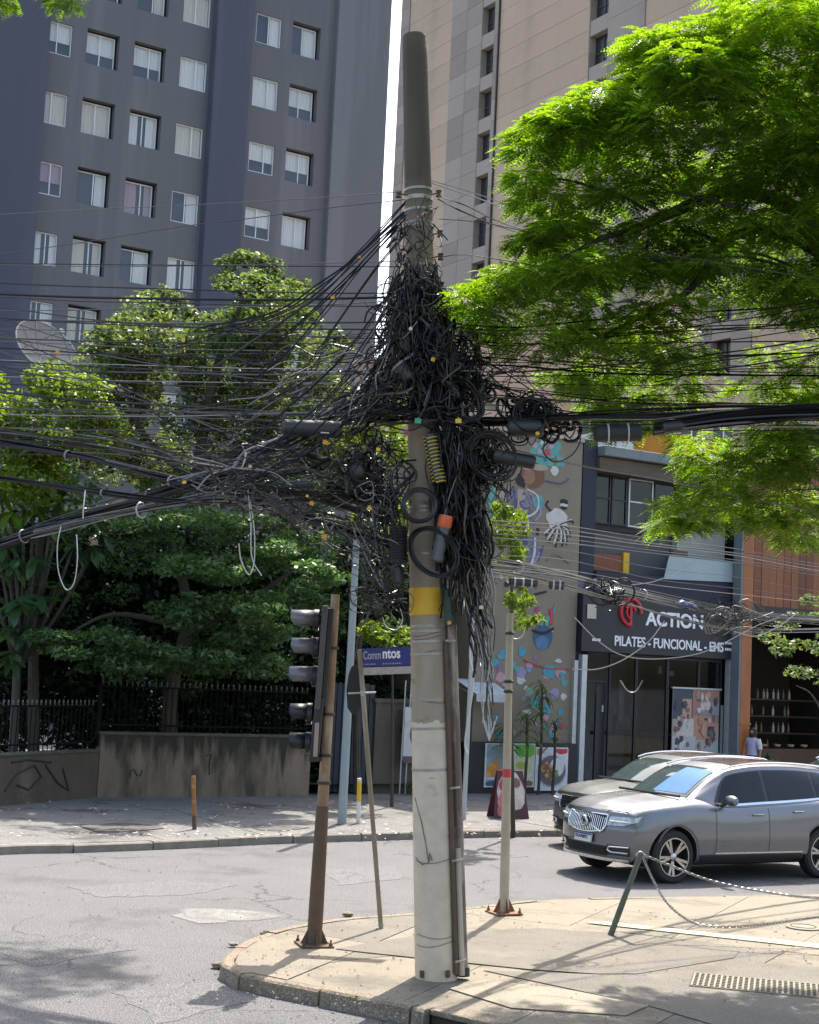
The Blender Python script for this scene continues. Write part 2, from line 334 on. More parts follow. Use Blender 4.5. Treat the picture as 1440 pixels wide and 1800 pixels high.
# broken stones at the island tip and a shallow pothole
for k, (x, y, s_) in enumerate(((388, 1697, .07), (420, 1688, .05), (452, 1672, .05), (505, 1640, .045), (470, 1640, .06), (612, 1607, .05), (410, 1660, .04))):
    g = gnd(x, y, .03 if k != 1 else .1); q = MB(); bm = bmesh.new(); bmesh.ops.create_icosphere(bm, subdivisions=2, radius=s_)
    for v in bm.verts: v.co = Vector((v.co.x*1.4, v.co.y, v.co.z*.6))*random.uniform(.75, 1.15)
    me = bpy.data.meshes.new('loose_stone'); bm.to_mesh(me); bm.free(); me.materials.append(kerb_m); o = bpy.data.objects.new('loose_stone', me); COL.objects.link(o); o.location = g
    tag(o, 'broken piece of kerb stone ' + ('in the road off the leftmost island tip', 'on the tip near the front kerb', 'at the inner edge of the tip', 'beside the far kerb above the tip', 'between tip and signal post on the road edge', 'beside the street sign foot', 'small one left of the kerb curve')[k], 'stone', 'broken stones by the island kerb')
ph = gnd(395, 1608, 0); pt = empty('pothole', ph, 0, 'shallow pothole patched with pale cement in the sunlit road', 'pothole')
P = [(math.cos(a)*.52*(1+.16*math.sin(3*a+1)+random.uniform(-.05, .05)), math.sin(a)*.42*(1+.12*math.cos(2*a))) for a in [i*2*math.pi/26 for i in range(26)]]
q = MB(); q.slab(P, -.001, .005); q.build('cement_fill', weather(M('pothole_cement', (.21, .195, .175), .8, c2=(.13, .12, .11), ns=3, amt=.4), 60, .5, stain=(.1, .095, .09), ss=3, lo=.45, hi=.6), pt)
q = MB()
for i in range(26):
    a = P[i]; b = P[(i+1) % 26]
    q.add([(a[0], a[1], .006), (b[0], b[1], .006), (b[0]*1.12+.0, b[1]*1.14, .004), (a[0]*1.1, a[1]*1.15, .004)], [(0, 3, 2, 1)])
q.build('broken_edge', asphalt_patch, pt)
q = MB(); Pp = [tuple(gnd(x, y)[:2]) for x, y in ((300, 1610), (345, 1600), (380, 1604), (400, 1622), (350, 1624))]; q.slab(Pp if area(Pp) > 0 else Pp[::-1], -.001, .0045); q.build('road_patch', weather(M('light_patch', (.15, .142, .135), .85, ns=5), 60, .5), kind='structure')
# ------------------------------------------------------------------ far pavement
FA = Fr((3.77, 37.83), ANG)           # shop fronts
FL = Fr((-1.91, 33.53), ANG)          # garden wall
far_px = [(-700, 1545), (-300, 1512), (0, 1487), (130, 1484), (300, 1478), (480, 1470), (720, 1463), (980, 1458), (1200, 1462), (1600, 1450)]
fk = [tuple(gnd(x, y, .13)[:2]) for x, y in far_px]
fk.append((fk[-1][0]+20*math.cos(ANG), fk[-1][1]+20*math.sin(ANG)))
fs = empty('far_pavement', kind='structure')
stone_row(fk[1:-1], 'k', .14, .13, M('far_kerb', (.26, .23, .19), .9, c2=(.15, .13, .1), ns=4, bump=.5, bs=25), fs, L=1.1, side=1)
back = [(40, 62), (-25, 50), (-25, 18)]
poly = list(fk)+back
if area(poly) < 0: poly = poly[::-1]
pin = inset_poly(poly, .13)
q = MB(); q.slab(pin, -.02, .116); q.build('pavement_bed', joint_m, fs)
pcs = [pin]
for k in range(-7, 9):
    c = Vector((0, 30))+Vector((math.cos(ANG), math.sin(ANG)))*k*2.0; pcs = cut(pcs, (c.x, c.y), ANG+math.pi/2+.05*math.sin(k))
for k in range(0, 3):
    c = Vector((0, 30.0))+Vector((-math.sin(ANG), math.cos(ANG)))*(k*2.2-.6); pcs = cut(pcs, (c.x, c.y), ANG)
for P in pcs:
    P2 = inset_poly(P, .006)
    if abs(area(P2)) > .05: q = MB(); q.slab(P2, .1, .13+random.uniform(-.004, .004)); q.build('slab', walk_m, fs)
def fsheet(px, z, mat, name, **k): return sheet(name, px, z, mat, fs, **k)
fsheet([(140, 1452), (210, 1446), (270, 1450), (288, 1456), (230, 1462), (170, 1462)], .139, M('oily_dirt', (.025, .02, .018), .8, c2=(.1, .09, .08), ns=9, amt=.3), 'dirt_stain')
fsheet([(445, 1455), (500, 1451), (545, 1455), (500, 1461), (460, 1460)], .139, MATS['oily_dirt'], 'dirt_stain')
# litter and leaves on the far pavement
q = MB()
for i in range(420):
    x = random.uniform(0, 980); y = random.choice([random.uniform(1412, 1470), random.gauss(1420, 6), random.gauss(1466, 3)])
    if y < 1408: continue
    g = gnd(x, y, .145); a = random.uniform(0, 6.3); s_ = random.uniform(.015, .05)
    u = Vector((math.cos(a), math.sin(a), random.uniform(-.3, .3)))*s_; v = Vector((-math.sin(a), math.cos(a), random.uniform(-.3, .3)))*s_*.6
    q.add([g-u, g-v, g+u, g+v], [(0, 1, 2, 3)])
q.build('fallen_leaves', M('dry_leaf', (.4, .32, .2), .8, c2=(.5, .46, .4), ns=2), kind='stuff', label='scattered dry leaves and litter on the far pavement', cat='litter')

for px, mt in (([(120, 1560), (300, 1548), (420, 1556), (330, 1574), (180, 1578)], .095), ([(560, 1530), (700, 1522), (710, 1545), (600, 1556)], .1), ([(-40, 1660), (160, 1640), (240, 1668), (60, 1700)], .078), ([(700, 1500), (860, 1494), (930, 1506), (780, 1516)], .085), ([(200, 1745), (380, 1722), (440, 1760), (280, 1800)], .097)):
    P = [tuple(gnd(x, y)[:2]) for x, y in px]; P = P if area(P) > 0 else P[::-1]; n = len(P); Q = []
    for i in range(n):
        for k in range(6): t = k/6; Q.append((P[i][0]*(1-t)+P[(i+1) % n][0]*t+random.uniform(-.05, .05), P[i][1]*(1-t)+P[(i+1) % n][1]*t+random.uniform(-.05, .05)))
    mk = 'road_patch_%d' % int(mt*1000)
    q = MB(); q.slab(Q, -.001, .0035); q.build('road_patch', weather(M(mk, (mt, mt*.95, mt*.94), .85, c2=(mt*.8, mt*.77, mt*.77), ns=1.5), 70, .5, .6, .7, .01) if mk not in MATS else MATS[mk], kind='structure')
q = MB(); rq = random.Random(5)
for i in range(900):
    if i % 3: x, y = rq.uniform(380, 1440), rq.uniform(1590, 1800); z = ZI+.006
    else: x, y = rq.uniform(0, 980), rq.uniform(1480, 1800); z = .006
    g = gnd(x, y, z); s_ = rq.uniform(.005, .016)
    if z > .1 and not (1595+abs(x-900)*.02 < y < 1790): continue
    a = rq.uniform(0, 3); u = Vector((math.cos(a), math.sin(a), 0))*s_; v = Vector((-math.sin(a), math.cos(a), 0))*s_*.7
    q.add([g-u-v, g+u-v, g+u+v, g-u+v, g+Vector((0, 0, s_*.8))], [(0, 1, 4), (1, 2, 4), (2, 3, 4), (3, 0, 4)])
q.build('grit', M('grit_stone', (.16, .14, .11), .9, c2=(.3, .26, .2), ns=3), kind='stuff', label='loose grit and small pebbles scattered on the road and island', cat='grit')
# ------------------------------------------------------------------ wall with holes
def wall_holes(x0, x1, z0, z1, holes, y0=0., rev=.3, q=None):
    """front face at y0 with rectangular openings and their reveals"""
    q = q or MB(); xs = sorted({x0, x1, *[h[0] for h in holes], *[h[1] for h in holes]}); zs = sorted({z0, z1, *[h[2] for h in holes], *[h[3] for h in holes]})
    xs = [x for x in xs if x0 <= x <= x1]; zs = [z for z in zs if z0 <= z <= z1]
    for i in range(len(xs)-1):
        for j in range(len(zs)-1):
            cx, cz = (xs[i]+xs[i+1])/2, (zs[j]+zs[j+1])/2
            if any(h[0] < cx < h[1] and h[2] < cz < h[3] for h in holes): continue
            q.add([(xs[i], y0, zs[j]), (xs[i+1], y0, zs[j]), (xs[i+1], y0, zs[j+1]), (xs[i], y0, zs[j+1])], [(0, 1, 2, 3)])
    for a, b, c, d in holes:
        y1 = y0+rev
        q.add([(a, y0, c), (b, y0, c), (b, y0, d), (a, y0, d), (a, y1, c), (b, y1, c), (b, y1, d), (a, y1, d)], [(0, 4, 5, 1), (3, 2, 6, 7), (0, 3, 7, 4), (1, 5, 6, 2)])
    return q
# ------------------------------------------------------------------ grey apartment block
GB = Fr(at(200, 300, 62)[:2], ANG)
gb = empty('apartment_block', GB.o, ANG, 'tall dark grey apartment block with blue pilasters behind the left trees', 'building')
def plaster(name, c, c2, c3):
    return M(name, c, .88, c2=c2, ns=.8, amt=.6, bump=.15, bs=12, c3=c3, ns3=.5, lo3=.5, hi3=.62, stretch=(1.6, 1, .1))
gm = plaster('grey_plaster', (.158, .158, .16), (.13, .132, .136), (.182, .182, .182))
bm_ = plaster('blue_plaster', (.088, .096, .125), (.075, .083, .11), (.1, .108, .138))
gm2 = plaster('light_grey_plaster', (.175, .178, .178), (.15, .154, .156), (.195, .198, .2))
wf = M('window_frame_white', (.8, .8, .78), .5, ns=2); cur_m = [M('curtain_cream', (.78, .7, .56), .9, c2=(.55, .5, .42), ns=9, stretch=(6, 1, .3)), M('curtain_white', (.85, .84, .8), .9, c2=(.66, .66, .64), ns=7, stretch=(6, 1, .3)), M('curtain_pink', (.5, .33, .38), .9, c2=(.36, .24, .27), ns=9, stretch=(6, 1, .3)), M('curtain_grey', (.3, .31, .32), .9, c2=(.2, .2, .21), ns=9, stretch=(6, 1, .3))]
pane_m = glass('window_glass', (.92, .92, .9), .06)
room_m = M('dim_room', (.05, .05, .055), .9)
cols_ = [(-2.78, 0), (-.86, 1), (1.22, 1), (3.27, 0), (6.73, 0), (8.59, 1)]; rows_ = [33.6, 30.72, 27.83, 24.88, 21.94, 19.05, 16.2, 13.3]
holes = []; wins = []
for cx, deep in cols_:
    for rz_ in rows_:
        w2 = .62; h2 = .67 if not deep else .72
        hx = (cx-w2-(.0 if not deep else .05), cx+w2+(0 if not deep else .12), rz_-h2, rz_+h2+(.06 if deep else 0)); holes.append(hx); wins.append((cx, rz_, deep, hx))
Xr = GB.l(671, 250)[0]; Xs = GB.l(583, 150)[0]; b0 = GB.l(364, 200)[0]; b1 = GB.l(447, 200)[0]-.12; b2 = GB.l(72, 200)[0]
ZT = 34.6
q = wall_holes(b2-.02, b0+.01, 0, ZT, [h for h in holes if h[0] < b0 and h[1] > b2]); q = wall_holes(5.74, Xs, 0, ZT, [h for h in holes if h[0] > 5], q=q)
q.build('wall', gm, gb)
q = MB(); q.box(b2-7, Xr-.02, .45, 13, 0, ZT-.1); q.build('core', room_m, gb)
q = MB(); q.box(b0, 5.75, -.5, .44, 0, ZT+.2); q.build('pilaster', bm_, gb, bevel=.06, label='blue pilaster between the two window groups')
q = MB(); q.box(b2-4.2, b2, -.5, .44, 0, ZT+.2); q.build('pilaster', bm_, gb, bevel=.06, label='blue pilaster at the left edge')
q = MB(); q.box(Xs, Xr, -.35, 13, 0, ZT+.3); q.build('stair_wall', gm2, gb, bevel=.05)
q = MB(); q.box(b2-.1, b0, -.1, .44, ZT, ZT+.4); q.box(b1, Xs, -.1, .44, ZT, ZT+.4); q.build('parapet', gm, gb)
frame_cache = {}
for k, (cx, z, deep, hx) in enumerate(wins):
    y = .26 if deep else .06; a, b, c, d = hx; 
    wn = MB(); t = .045
    fa, fb, fc, fd = a+.003, b-.003-(.1 if deep else 0), c+.003, d-.003-(.08 if deep else 0)
    wn.box(fa, fb, y, y+.05, fc, fc+t); wn.box(fa, fb, y, y+.05, fd-t, fd); wn.box(fa, fa+t, y, y+.05, fc+t, fd-t); wn.box(fb-t, fb, y, y+.05, fc+t, fd-t)
    mxp = (fa+fb)/2+random.choice([-.05, 0, .12]); wn.box(mxp-.022, mxp+.022, y-.01, y+.04, fc+t, fd-t)
    win = wn.build('window', wf, gb)
    q = MB(); q.box(fa-.03, fb+.04, y-.05, y, fc-.035, fc+.002); q.build('sill', wf, win)
    for s0, s1 in ((fa+t, mxp-.022), (mxp+.022, fb-t)):
        q = MB(); q.add([(s0, y+.02, fc+t), (s1, y+.02, fc+t), (s1, y+.02, fd-t), (s0, y+.02, fd-t)], [(0, 1, 2, 3)]); q.build('pane', pane_m, win)
    st = random.choice(['full', 'full', 'full', 'half', 'left', 'right', 'gap']); cm = random.choice([0, 0, 1, 1, 1, 3, 2] if k % 3 else [0, 1, 1])
    if abs(cx-6.73) < .1 and abs(z-24.88) < .1 or abs(cx-8.59) < .1 and abs(z-24.88) < .1: st = 'half'; cm = 1
    lo = fc if st != 'half' else fc+(fd-fc)*.42
    segs = {'full': [(fa, fb)], 'half': [(fa, fb)], 'left': [(fa, mxp)], 'right': [(mxp+.1, fb)], 'gap': [(fa, mxp-.15), (mxp+.2, fb)]}[st]
    for s0, s1 in segs:
        q = MB(); n = max(3, int((s1-s0)/.07)); V = []
        for i in range(n+1):
            xx = s0+(s1-s0)*i/n; yy = y+.1+(.02 if i % 2 else 0)
            V += [(xx, yy, lo), (xx, yy, fd)]
        q.add(V, [(2*i, 2*i+2, 2*i+3, 2*i+1) for i in range(n)]); q.build('curtain', cur_m[cm], win)
# ------------------------------------------------------------------ beige tower
TA = ANG-math.pi/2
TW = Fr(at(840, 200, 100)[:2], TA)
tw = empty('concrete_tower', TW.o, TA, 'very tall beige and grey concrete panel tower behind the pole', 'building')
def pt_(x, y=200): return TW.l(x, y)[0]
def panelm(name, c, k=.85):
    return M(name, c, .9, c2=tuple(v*k for v in c), ns=.45, amt=.55, bump=.2, bs=8, c3=tuple(v*.78 for v in c), ns3=.5, lo3=.55, hi3=.78, stretch=(1, 1, .5))
pk = [panelm('pink_panel', (.58, .42, .3)), panelm('pink_panel_b', (.55, .4, .285)), panelm('pink_panel_c', (.6, .435, .315))]
gk = [panelm('grey_panel', (.37, .31, .255)), panelm('grey_panel_b', (.33, .275, .23)), panelm('grey_panel_c', (.41, .345, .285))]
xl = pt_(697); edges = [xl, pt_(712), pt_(787), pt_(871), pt_(1030), pt_(1128), pt_(1240), pt_(1330), pt_(1470), pt_(1700)]
kinds = ['g', 'p', 'gw', 'p', 'gw', 'p', 'gw', 'p', 'g']
wz = [TW.l(854, 35)[1], TW.l(833, 412)[1]]; st_h = (wz[0]-wz[1])/5
zc = [wz[1]+st_h*k for k in range(-9, 8)]
HT = zc[-1]+st_h*.5
q = MB(); q.box(xl+.1, edges[-1], .62, 24, 0, HT-.1); q.build('core', M('tower_core', (.12, .1, .09), .9), tw)
wx = {2: (TW.l(842, 187)[0]-.03, TW.l(866, 187)[0]-.2), 4: (TW.l(1037, 60)[0], TW.l(1068, 60)[0]), 6: (edges[6]+.9, edges[6]+2.4)}
cache = {}
def panel(x0, x1, z0, z1, mt, y=0., name='panel'):
    key = (round(x1-x0, 3), round(z1-z0, 3), mt.name)
    if key not in cache:
        b = .01; w_, h = x1-x0, z1-z0; mm = MB()
        mm.add([(0, .6, 0), (w_, .6, 0), (w_, .6, h), (0, .6, h), (0, b, 0), (w_, b, 0), (w_, b, h), (0, b, h), (b, 0, b), (w_-b, 0, b), (w_-b, 0, h-b), (b, 0, h-b)],
               [(0, 1, 5, 4), (1, 2, 6, 5), (2, 3, 7, 6), (3, 0, 4, 7), (4, 5, 9, 8), (5, 6, 10, 9), (6, 7, 11, 10), (7, 4, 8, 11), (8, 9, 10, 11)])
        cache[key] = mm.mesh(name, mt)
    o = bpy.data.objects.new(name, cache[key]); COL.objects.link(o); o.parent = tw; o.location = (x0, y, z0)
wcache = {}
for zi, z in enumerate(zc):
    if z < 3: continue
    for half in (0, 1):
        z0 = z-st_h/2+half*st_h/2; z1 = z0+st_h/2-.012
        for i, kd in enumerate(kinds):
            a, b = edges[i]+.015, edges[i+1]-.015
            if kd == 'p': panel(a, b, z0, z1, pk[(zi*2+half+i) % 3] if random.random() < .8 else random.choice(pk), y=.06)
            elif kd == 'g': panel(a, b, z0, z1, random.choice(gk), y=0)
            else:
                wa, wb = wx[i]; jx = a+(wa-a)*(.5 if i != 2 else .52)
                panel(a, jx-.012, z0, z1, random.choice(gk)); panel(jx+.012, wa-.012, z0, z1, random.choice(gk)); panel(wb+.012, b, z0, z1, random.choice(gk))
    for i in wx:
        wa, wb = wx[i]; panel(wa, wb, z+.98, z+st_h-1.0, gk[2], y=.03, name='spandrel')
        key = i
        if key not in wcache:
            q = MB(); w_ = wb-wa; q.box(0, w_, .5, .56, -.97, .97); f0 = q.mesh('window', M('tower_window_dark', (.035, .036, .045), .3))
            q = MB(); q.box(.02, w_-.02, .44, .49, -.9, -.84); q.box(w_*.5-.03, w_*.5+.03, .44, .49, -.84, .9); q.box(.02, w_-.02, .44, .49, -.15, -.1); f1 = q.mesh('frame', M('brown_frame', (.1, .08, .07), .6))
            wcache[key] = (f0, f1)
        o = bpy.data.objects.new('window', wcache[key][0]); COL.objects.link(o); o.parent = tw; o.location = (wa, 0, z)
        o2 = bpy.data.objects.new('frame', wcache[key][1]); COL.objects.link(o2); o2.parent = o
q = MB(); q.box(edges[3]-.05, edges[3]+.05, -.06, .5, 6, HT); q.build('downpipe', M('dark_pipe', (.05, .035, .03), .7), tw)
# ------------------------------------------------------------------ low pink building behind the shops (with corrugated roof)
PB = Fr(at(930, 700, 52)[:2], ANG)
pb = empty('pink_rear_building', PB.o, ANG, 'plain pink rendered building rising behind the shop roofs', 'building')
a0 = PB.l(833, 700)[0]; a1 = PB.l(1470, 700)[0]; zt = PB.l(930, 606)[1]
q = MB(); q.box(a0, a1+6, 0, 8, 0, zt); q.build('wall', panelm('pink_render', (.56, .39, .28), .9), pb)
q = MB(); q.box(a0-.03, a1+6, -.04, 8.1, zt, zt+.12); q.build('parapet', MATS['pink_render'], pb)
for k in range(9):
    x0 = a0+4.5+k*1.6; q = MB(); q.box(x0, x0+.9, -.03, .3, zt-3.0, zt-1.6); wq = q.build('window', M('rear_window', (.05, .05, .06), .3), pb)
    q = MB(); q.box(x0-.06, x0+.96, -.06, -.032, zt-3.08, zt-3.0); q.box(x0+.42, x0+.48, -.055, -.03, zt-3, zt-1.6); q.build('frame', wf, wq)
# orange parapet wall
OW = Fr(at(1150, 780, 44)[:2], ANG); ow = empty('orange_roof_wall', OW.o, ANG, 'bright orange rendered wall peeking over the shop parapet', 'wall')
x0, z0 = OW.l(1110, 800); x1, z1 = OW.l(1260, 800); zt = OW.l(1120, 757)[1]
q = MB(); q.box(x0, x1, 0, 3, 0, zt); q.build('render', M('orange_render', (.62, .26, .03), .85, c2=(.52, .2, .025), ns=1.5), ow)
q = MB(); q.box(x0-.05, x1+.05, -.06, 3.05, zt, zt+.08); q.build('coping', M('brown_coping', (.2, .1, .06), .8), ow)
q = MB(); q.box(x0-1.4, x0-.02, -.1, 2, 0, zt-.25); q.build('tank_block', white_paint, ow)
# ------------------------------------------------------------------ shop fronts (frame FA)
def fbox(q, x0, y0, x1, y1, o0, o1):
    """box on the shop plane between two corners seen in the photograph; o = metres proud of the plane"""
    a, z1 = FA.l(x0, y0); b, z0 = FA.l(x1, y1)
    return q.box(a, b, -o1, -o0, z0, z1)
def fa(x, y): return FA.l(x, y)
SA = lambda x, y=1200: FA.l(x, y)[0]
sM0, sM1 = SA(842, 1000), SA(1017, 1000); zM = FA.l(985, 772)[1]
mural = empty('painted_wall', FA.w(0, 0), ANG, 'tall beige side wall covered with colourful painted figures', 'wall')
wallm = M('mural_render', (.25, .21, .155), .9, c2=(.2, .165, .12), ns=1.2, bump=.2, bs=15, c3=(.19, .16, .12), ns3=.5, lo3=.52, hi3=.75, stretch=(1, 1, .5))
q = MB(); q.box(sM0, sM1, .0, 6, 0, zM); q.build('wall', wallm, mural)
q = MB(); q.box(sM0-.05, sM1+.02, -.05, 6, zM, zM+.12); q.build('coping', gk[2], mural)
# painted figures: flat shapes of paint on the render
PC = {}
def pm(c):
    k = 'mural_paint_%02x%02x%02x' % tuple(int(v*255) for v in c)
    return M(k, c, .85, c2=tuple(v*.75 for v in c), ns=6, amt=.6)
plev = [0]
def blob(px, py, rx, ry, c, n=14, jag=.12, rot=0, name='painted_shape'):
    a, z = fa(px, py); s = 41.0/FA.w(a, 0).y/ .0152/2700*0+FA.w(a, 0).y/2700; plev[0] = (plev[0]+1) % 12
    P = []
    for i in range(n):
        t = 2*math.pi*i/n; k = 1+random.uniform(-jag, jag); u, v = math.cos(t)*rx*k, math.sin(t)*ry*k
        P.append((a+(u*math.cos(rot)-v*math.sin(rot))*s/.87, z+(u*math.sin(rot)+v*math.cos(rot))*s))
    q = MB(); q.prism(P, -.004-.0012*plev[0], 0.0); return q.build(name, pm(c), mural)
def stroke(pts, wpx, c, name='painted_line'):
    P = spline([Vector((*fa(x, y), 0)) for x, y in pts], 6); s = .0145*wpx; plev[0] = (plev[0]+1) % 12; q = MB(); L_ = []; R_ = []
    for i, p in enumerate(P):
        t = (P[min(i+1, len(P)-1)]-P[max(i-1, 0)]).normalized(); n = Vector((-t.y, t.x, 0))*s*.5*(1-.5*abs(i/len(P)-.5)); L_.append(p+n); R_.append(p-n)
    y = -.018-.0012*plev[0]; V = [(p.x, y, p.y) for p in L_]+[(p.x, y, p.y) for p in R_]+[(p.x, 0, p.y) for p in L_]+[(p.x, 0, p.y) for p in R_]; n = len(P)
    F_ = []
    for i in range(n-1): F_ += [(i, i+1, n+i+1, n+i), (i, 2*n+i, 2*n+i+1, i+1), (n+i, n+i+1, 3*n+i+1, 3*n+i)]
    q.add(V, F_); return q.build(name, pm(c), mural)
TE = (.12, .36, .33); PK = (.55, .32, .36); RD = (.5, .08, .09); BR = (.2, .1, .06); BE = (.42, .33, .25); BL = (.09, .11, .24); WH = (.6, .58, .55); BK = (.03, .03, .035); CY = (.08, .33, .42); LI = (.34, .28, .48); MG = (.42, .06, .2)
for x, y, r in ((942, 800, 17), (960, 806, 16), (975, 790, 14), (925, 812, 10), (985, 812, 12), (950, 786, 12)): blob(x, y, r, r*.9, TE, jag=.35)
for x, y, r, c in ((940, 783, 5, PK), (955, 778, 6, WH), (968, 785, 5, PK), (948, 794, 5, PK), (961, 795, 7, RD), (936, 795, 4, WH), (972, 800, 4, WH), (958, 808, 4, CY)): blob(x, y, r, r, c, jag=.2)
blob(936, 836, 24, 24, BR, jag=.04); blob(930, 838, 12, 14, (.3, .17, .1), jag=.06); blob(925, 820, 14, 6, PK); blob(948, 822, 16, 6, BE); blob(975, 828, 8, 8, WH, jag=.2)
blob(905, 905, 22, 48, (.32, .27, .27), jag=.08, rot=-.25); blob(915, 880, 20, 22, BE, jag=.05); blob(898, 900, 9, 42, (.17, .18, .3), jag=.08, rot=-.2)
stroke([(893, 862), (892, 900), (905, 935), (925, 950)], 4, BL); stroke([(905, 862), (905, 905), (915, 930), (935, 940)], 4, BL); stroke([(890, 920), (915, 955), (935, 965)], 4, BL); stroke([(918, 868), (932, 872), (934, 888), (922, 894), (914, 884), (922, 880)], 3.5, BL); stroke([(926, 860), (944, 872), (944, 896), (926, 908), (908, 898)], 3.5, WH)
blob(946, 882, 11, 13, TE, jag=.06); blob(948, 882, 6, 7, CY); blob(930, 950, 18, 40, (.18, .17, .24), jag=.1, rot=.1); blob(920, 960, 8, 30, BL, rot=.1); blob(925, 1000, 12, 16, (.2, .17, .2)); stroke([(940, 945), (938, 975), (930, 1000)], 5, WH); stroke([(955, 960), (945, 985)], 4, BL)
# white bony insect
blob(979, 915, 20, 20, WH, jag=.2); blob(972, 908, 5, 5, BK); blob(987, 918, 5, 6, BK); stroke([(968, 898), (960, 888), (964, 880)], 3, BK); blob(991, 882, 8, 5, BK); blob(991, 888, 8, 3, WH); blob(991, 893, 7, 3, BK)
for dx, dy in ((-18, 30), (-6, 38), (6, 36), (20, 20), (26, -4), (14, 34), (-24, 20)): stroke([(979, 918), (979+dx*.6+3, 918+dy*.5), (979+dx, 918+dy)], 4, WH); stroke([(983, 922), (979+dx*.7+6, 918+dy*.6), (982+dx, 924+dy)], 2.5, BK)
# pot with pink plants
blob(954, 1120, 19, 22, (.06, .12, .22), jag=.04); blob(952, 1130, 13, 12, (.1, .2, .35), jag=.06); stroke([(935, 1108), (954, 1113), (973, 1105)], 5, BK)
for k in range(6): blob(938+k*6.5, 1110+abs(k-2.5)*-1.2+2, 2, 2.4, WH, n=8, jag=0)
stroke([(944, 1100), (942, 1080), (945, 1066)], 8, MG); stroke([(950, 1100), (952, 1085)], 8, TE); stroke([(960, 1100), (962, 1082)], 9, TE); stroke([(967, 1098), (969, 1080), (967, 1070)], 8, RD); stroke([(972, 1078), (976, 1062)], 3, TE); blob(940, 1095, 7, 7, TE)
for x, y, r, c in ((965, 1180, 12, CY), (962, 1187, 7, PK), (985, 1183, 10, PK), (988, 1186, 5, CY), (915, 1182, 10, LI), (931, 1170, 6, PK), (973, 1221, 10, LI), (990, 1225, 6, WH), (962, 1247, 8, CY), (985, 1252, 6, CY), (940, 1235, 10, TE), (975, 1278, 7, PK), (988, 1276, 5, RD), (974, 1294, 5, WH), (915, 1195, 8, WH), (880, 1190, 9, PK), (884, 1150, 8, CY), (897, 1145, 7, LI), (870, 1165, 7, CY), (930, 1215, 7, (.2, .4, .3)), (918, 1145, 8, CY)): blob(x, y, r, r, c, jag=.22)
stroke([(920, 1160), (960, 1174), (1000, 1176)], 2.5, RD); stroke([(865, 850), (862, 880), (872, 900)], 14, TE); stroke([(868, 930), (880, 950)], 10, BL)
mr = random.Random(3)
for k in range(34):
    x = mr.uniform(862, 950); y = mr.uniform(830, 1035); dx, dy = mr.uniform(-16, 16), mr.uniform(10, 34)
    stroke([(x, y), (x+dx*.5+mr.uniform(-6, 6), y+dy*.5), (x+dx, y+dy)], mr.uniform(2.5, 9), mr.choice([BL, BL, TE, BE, (.17, .18, .3), LI, CY, WH, BK, (.3, .2, .16), (.22, .2, .26)]))
for k in range(16): blob(mr.uniform(868, 935), mr.uniform(850, 1020), mr.uniform(6, 15), mr.uniform(8, 24), mr.choice([(.24, .22, .27), (.3, .25, .22), TE, (.14, .15, .26), BE]), jag=.2, rot=mr.uniform(-.6, .6))
for k in range(30): blob(mr.uniform(868, 1000), mr.uniform(1140, 1300), mr.uniform(3, 7), mr.uniform(3, 7), mr.choice([CY, LI, TE, PK, WH, (.2, .3, .5), (.25, .18, .3)]), jag=.3)
stroke([(958, 845), (985, 850), (1000, 842)], 2, BL); stroke([(960, 985), (978, 975), (1000, 990)], 3, (.2, .19, .2)); stroke([(905, 1030), (930, 1045), (960, 1040)], 4, BK)
# ------------------------------------------------------------------ fitness studio
shop = empty('fitness_studio', FA.w(0, 0), ANG, 'black fronted fitness studio with red and white sign between mural wall and orange column', 'shop building')
navy = M('navy_render', (.022, .026, .045), .7, c2=(.015, .017, .03), ns=2); fasc = M('black_fascia', (.012, .012, .018), .45, c2=(.018, .018, .028), ns=3)
grey_r = M('balcony_render', (.34, .345, .31), .85, c2=(.28, .285, .26), ns=1.5, bump=.1); alu = M('aluminium', (.55, .57, .58), .4, .4, c2=(.42, .44, .45), ns=6)
s0 = sM1+.02; s1 = SA(1291, 1200); zF0 = fa(1150, 1152)[1]; zF1 = fa(1150, 1052)[1]; zTop = fa(1100, 800)[1]
q = MB(); q.box(s0, s0+.45, -.02, 6, zF1+.02, zTop+.25); q.build('pier', navy, shop)
q = MB(); q.box(s0+.46, s1, -.3, .4, fa(1120, 812)[1], zTop+.12); q.build('gutter_beam', M('grey_metal_beam', (.17, .2, .21), .6, c2=(.13, .155, .165), ns=3), shop, bevel=.02)
q = MB(); q.box(s0+.46, s1, -.12, 5, fa(1120, 838)[1], fa(1120, 813)[1]-.01); q.build('lintel', M('shaded_brown_slab', (.14, .11, .08), .8, c2=(.08, .06, .045), ns=4, stretch=(.3, 1, 4)), shop)  # brown slab, the gutter beam's shadow put into its colour
q = MB(); q.box(s0+.46, s1, 5, 5.2, 0, zTop); q.box(s1-.1, s1, .6, 5, 0, zTop-.1); q.box(s0+.46, s1, .3, 5, zTop-.14, zTop); q.build('shell', M('dark_interior', (.012, .012, .015), .9), shop)
zW1 = fa(1120, 839)[1]; zW0 = fa(1120, 925)[1]; sW = SA(1203, 930)
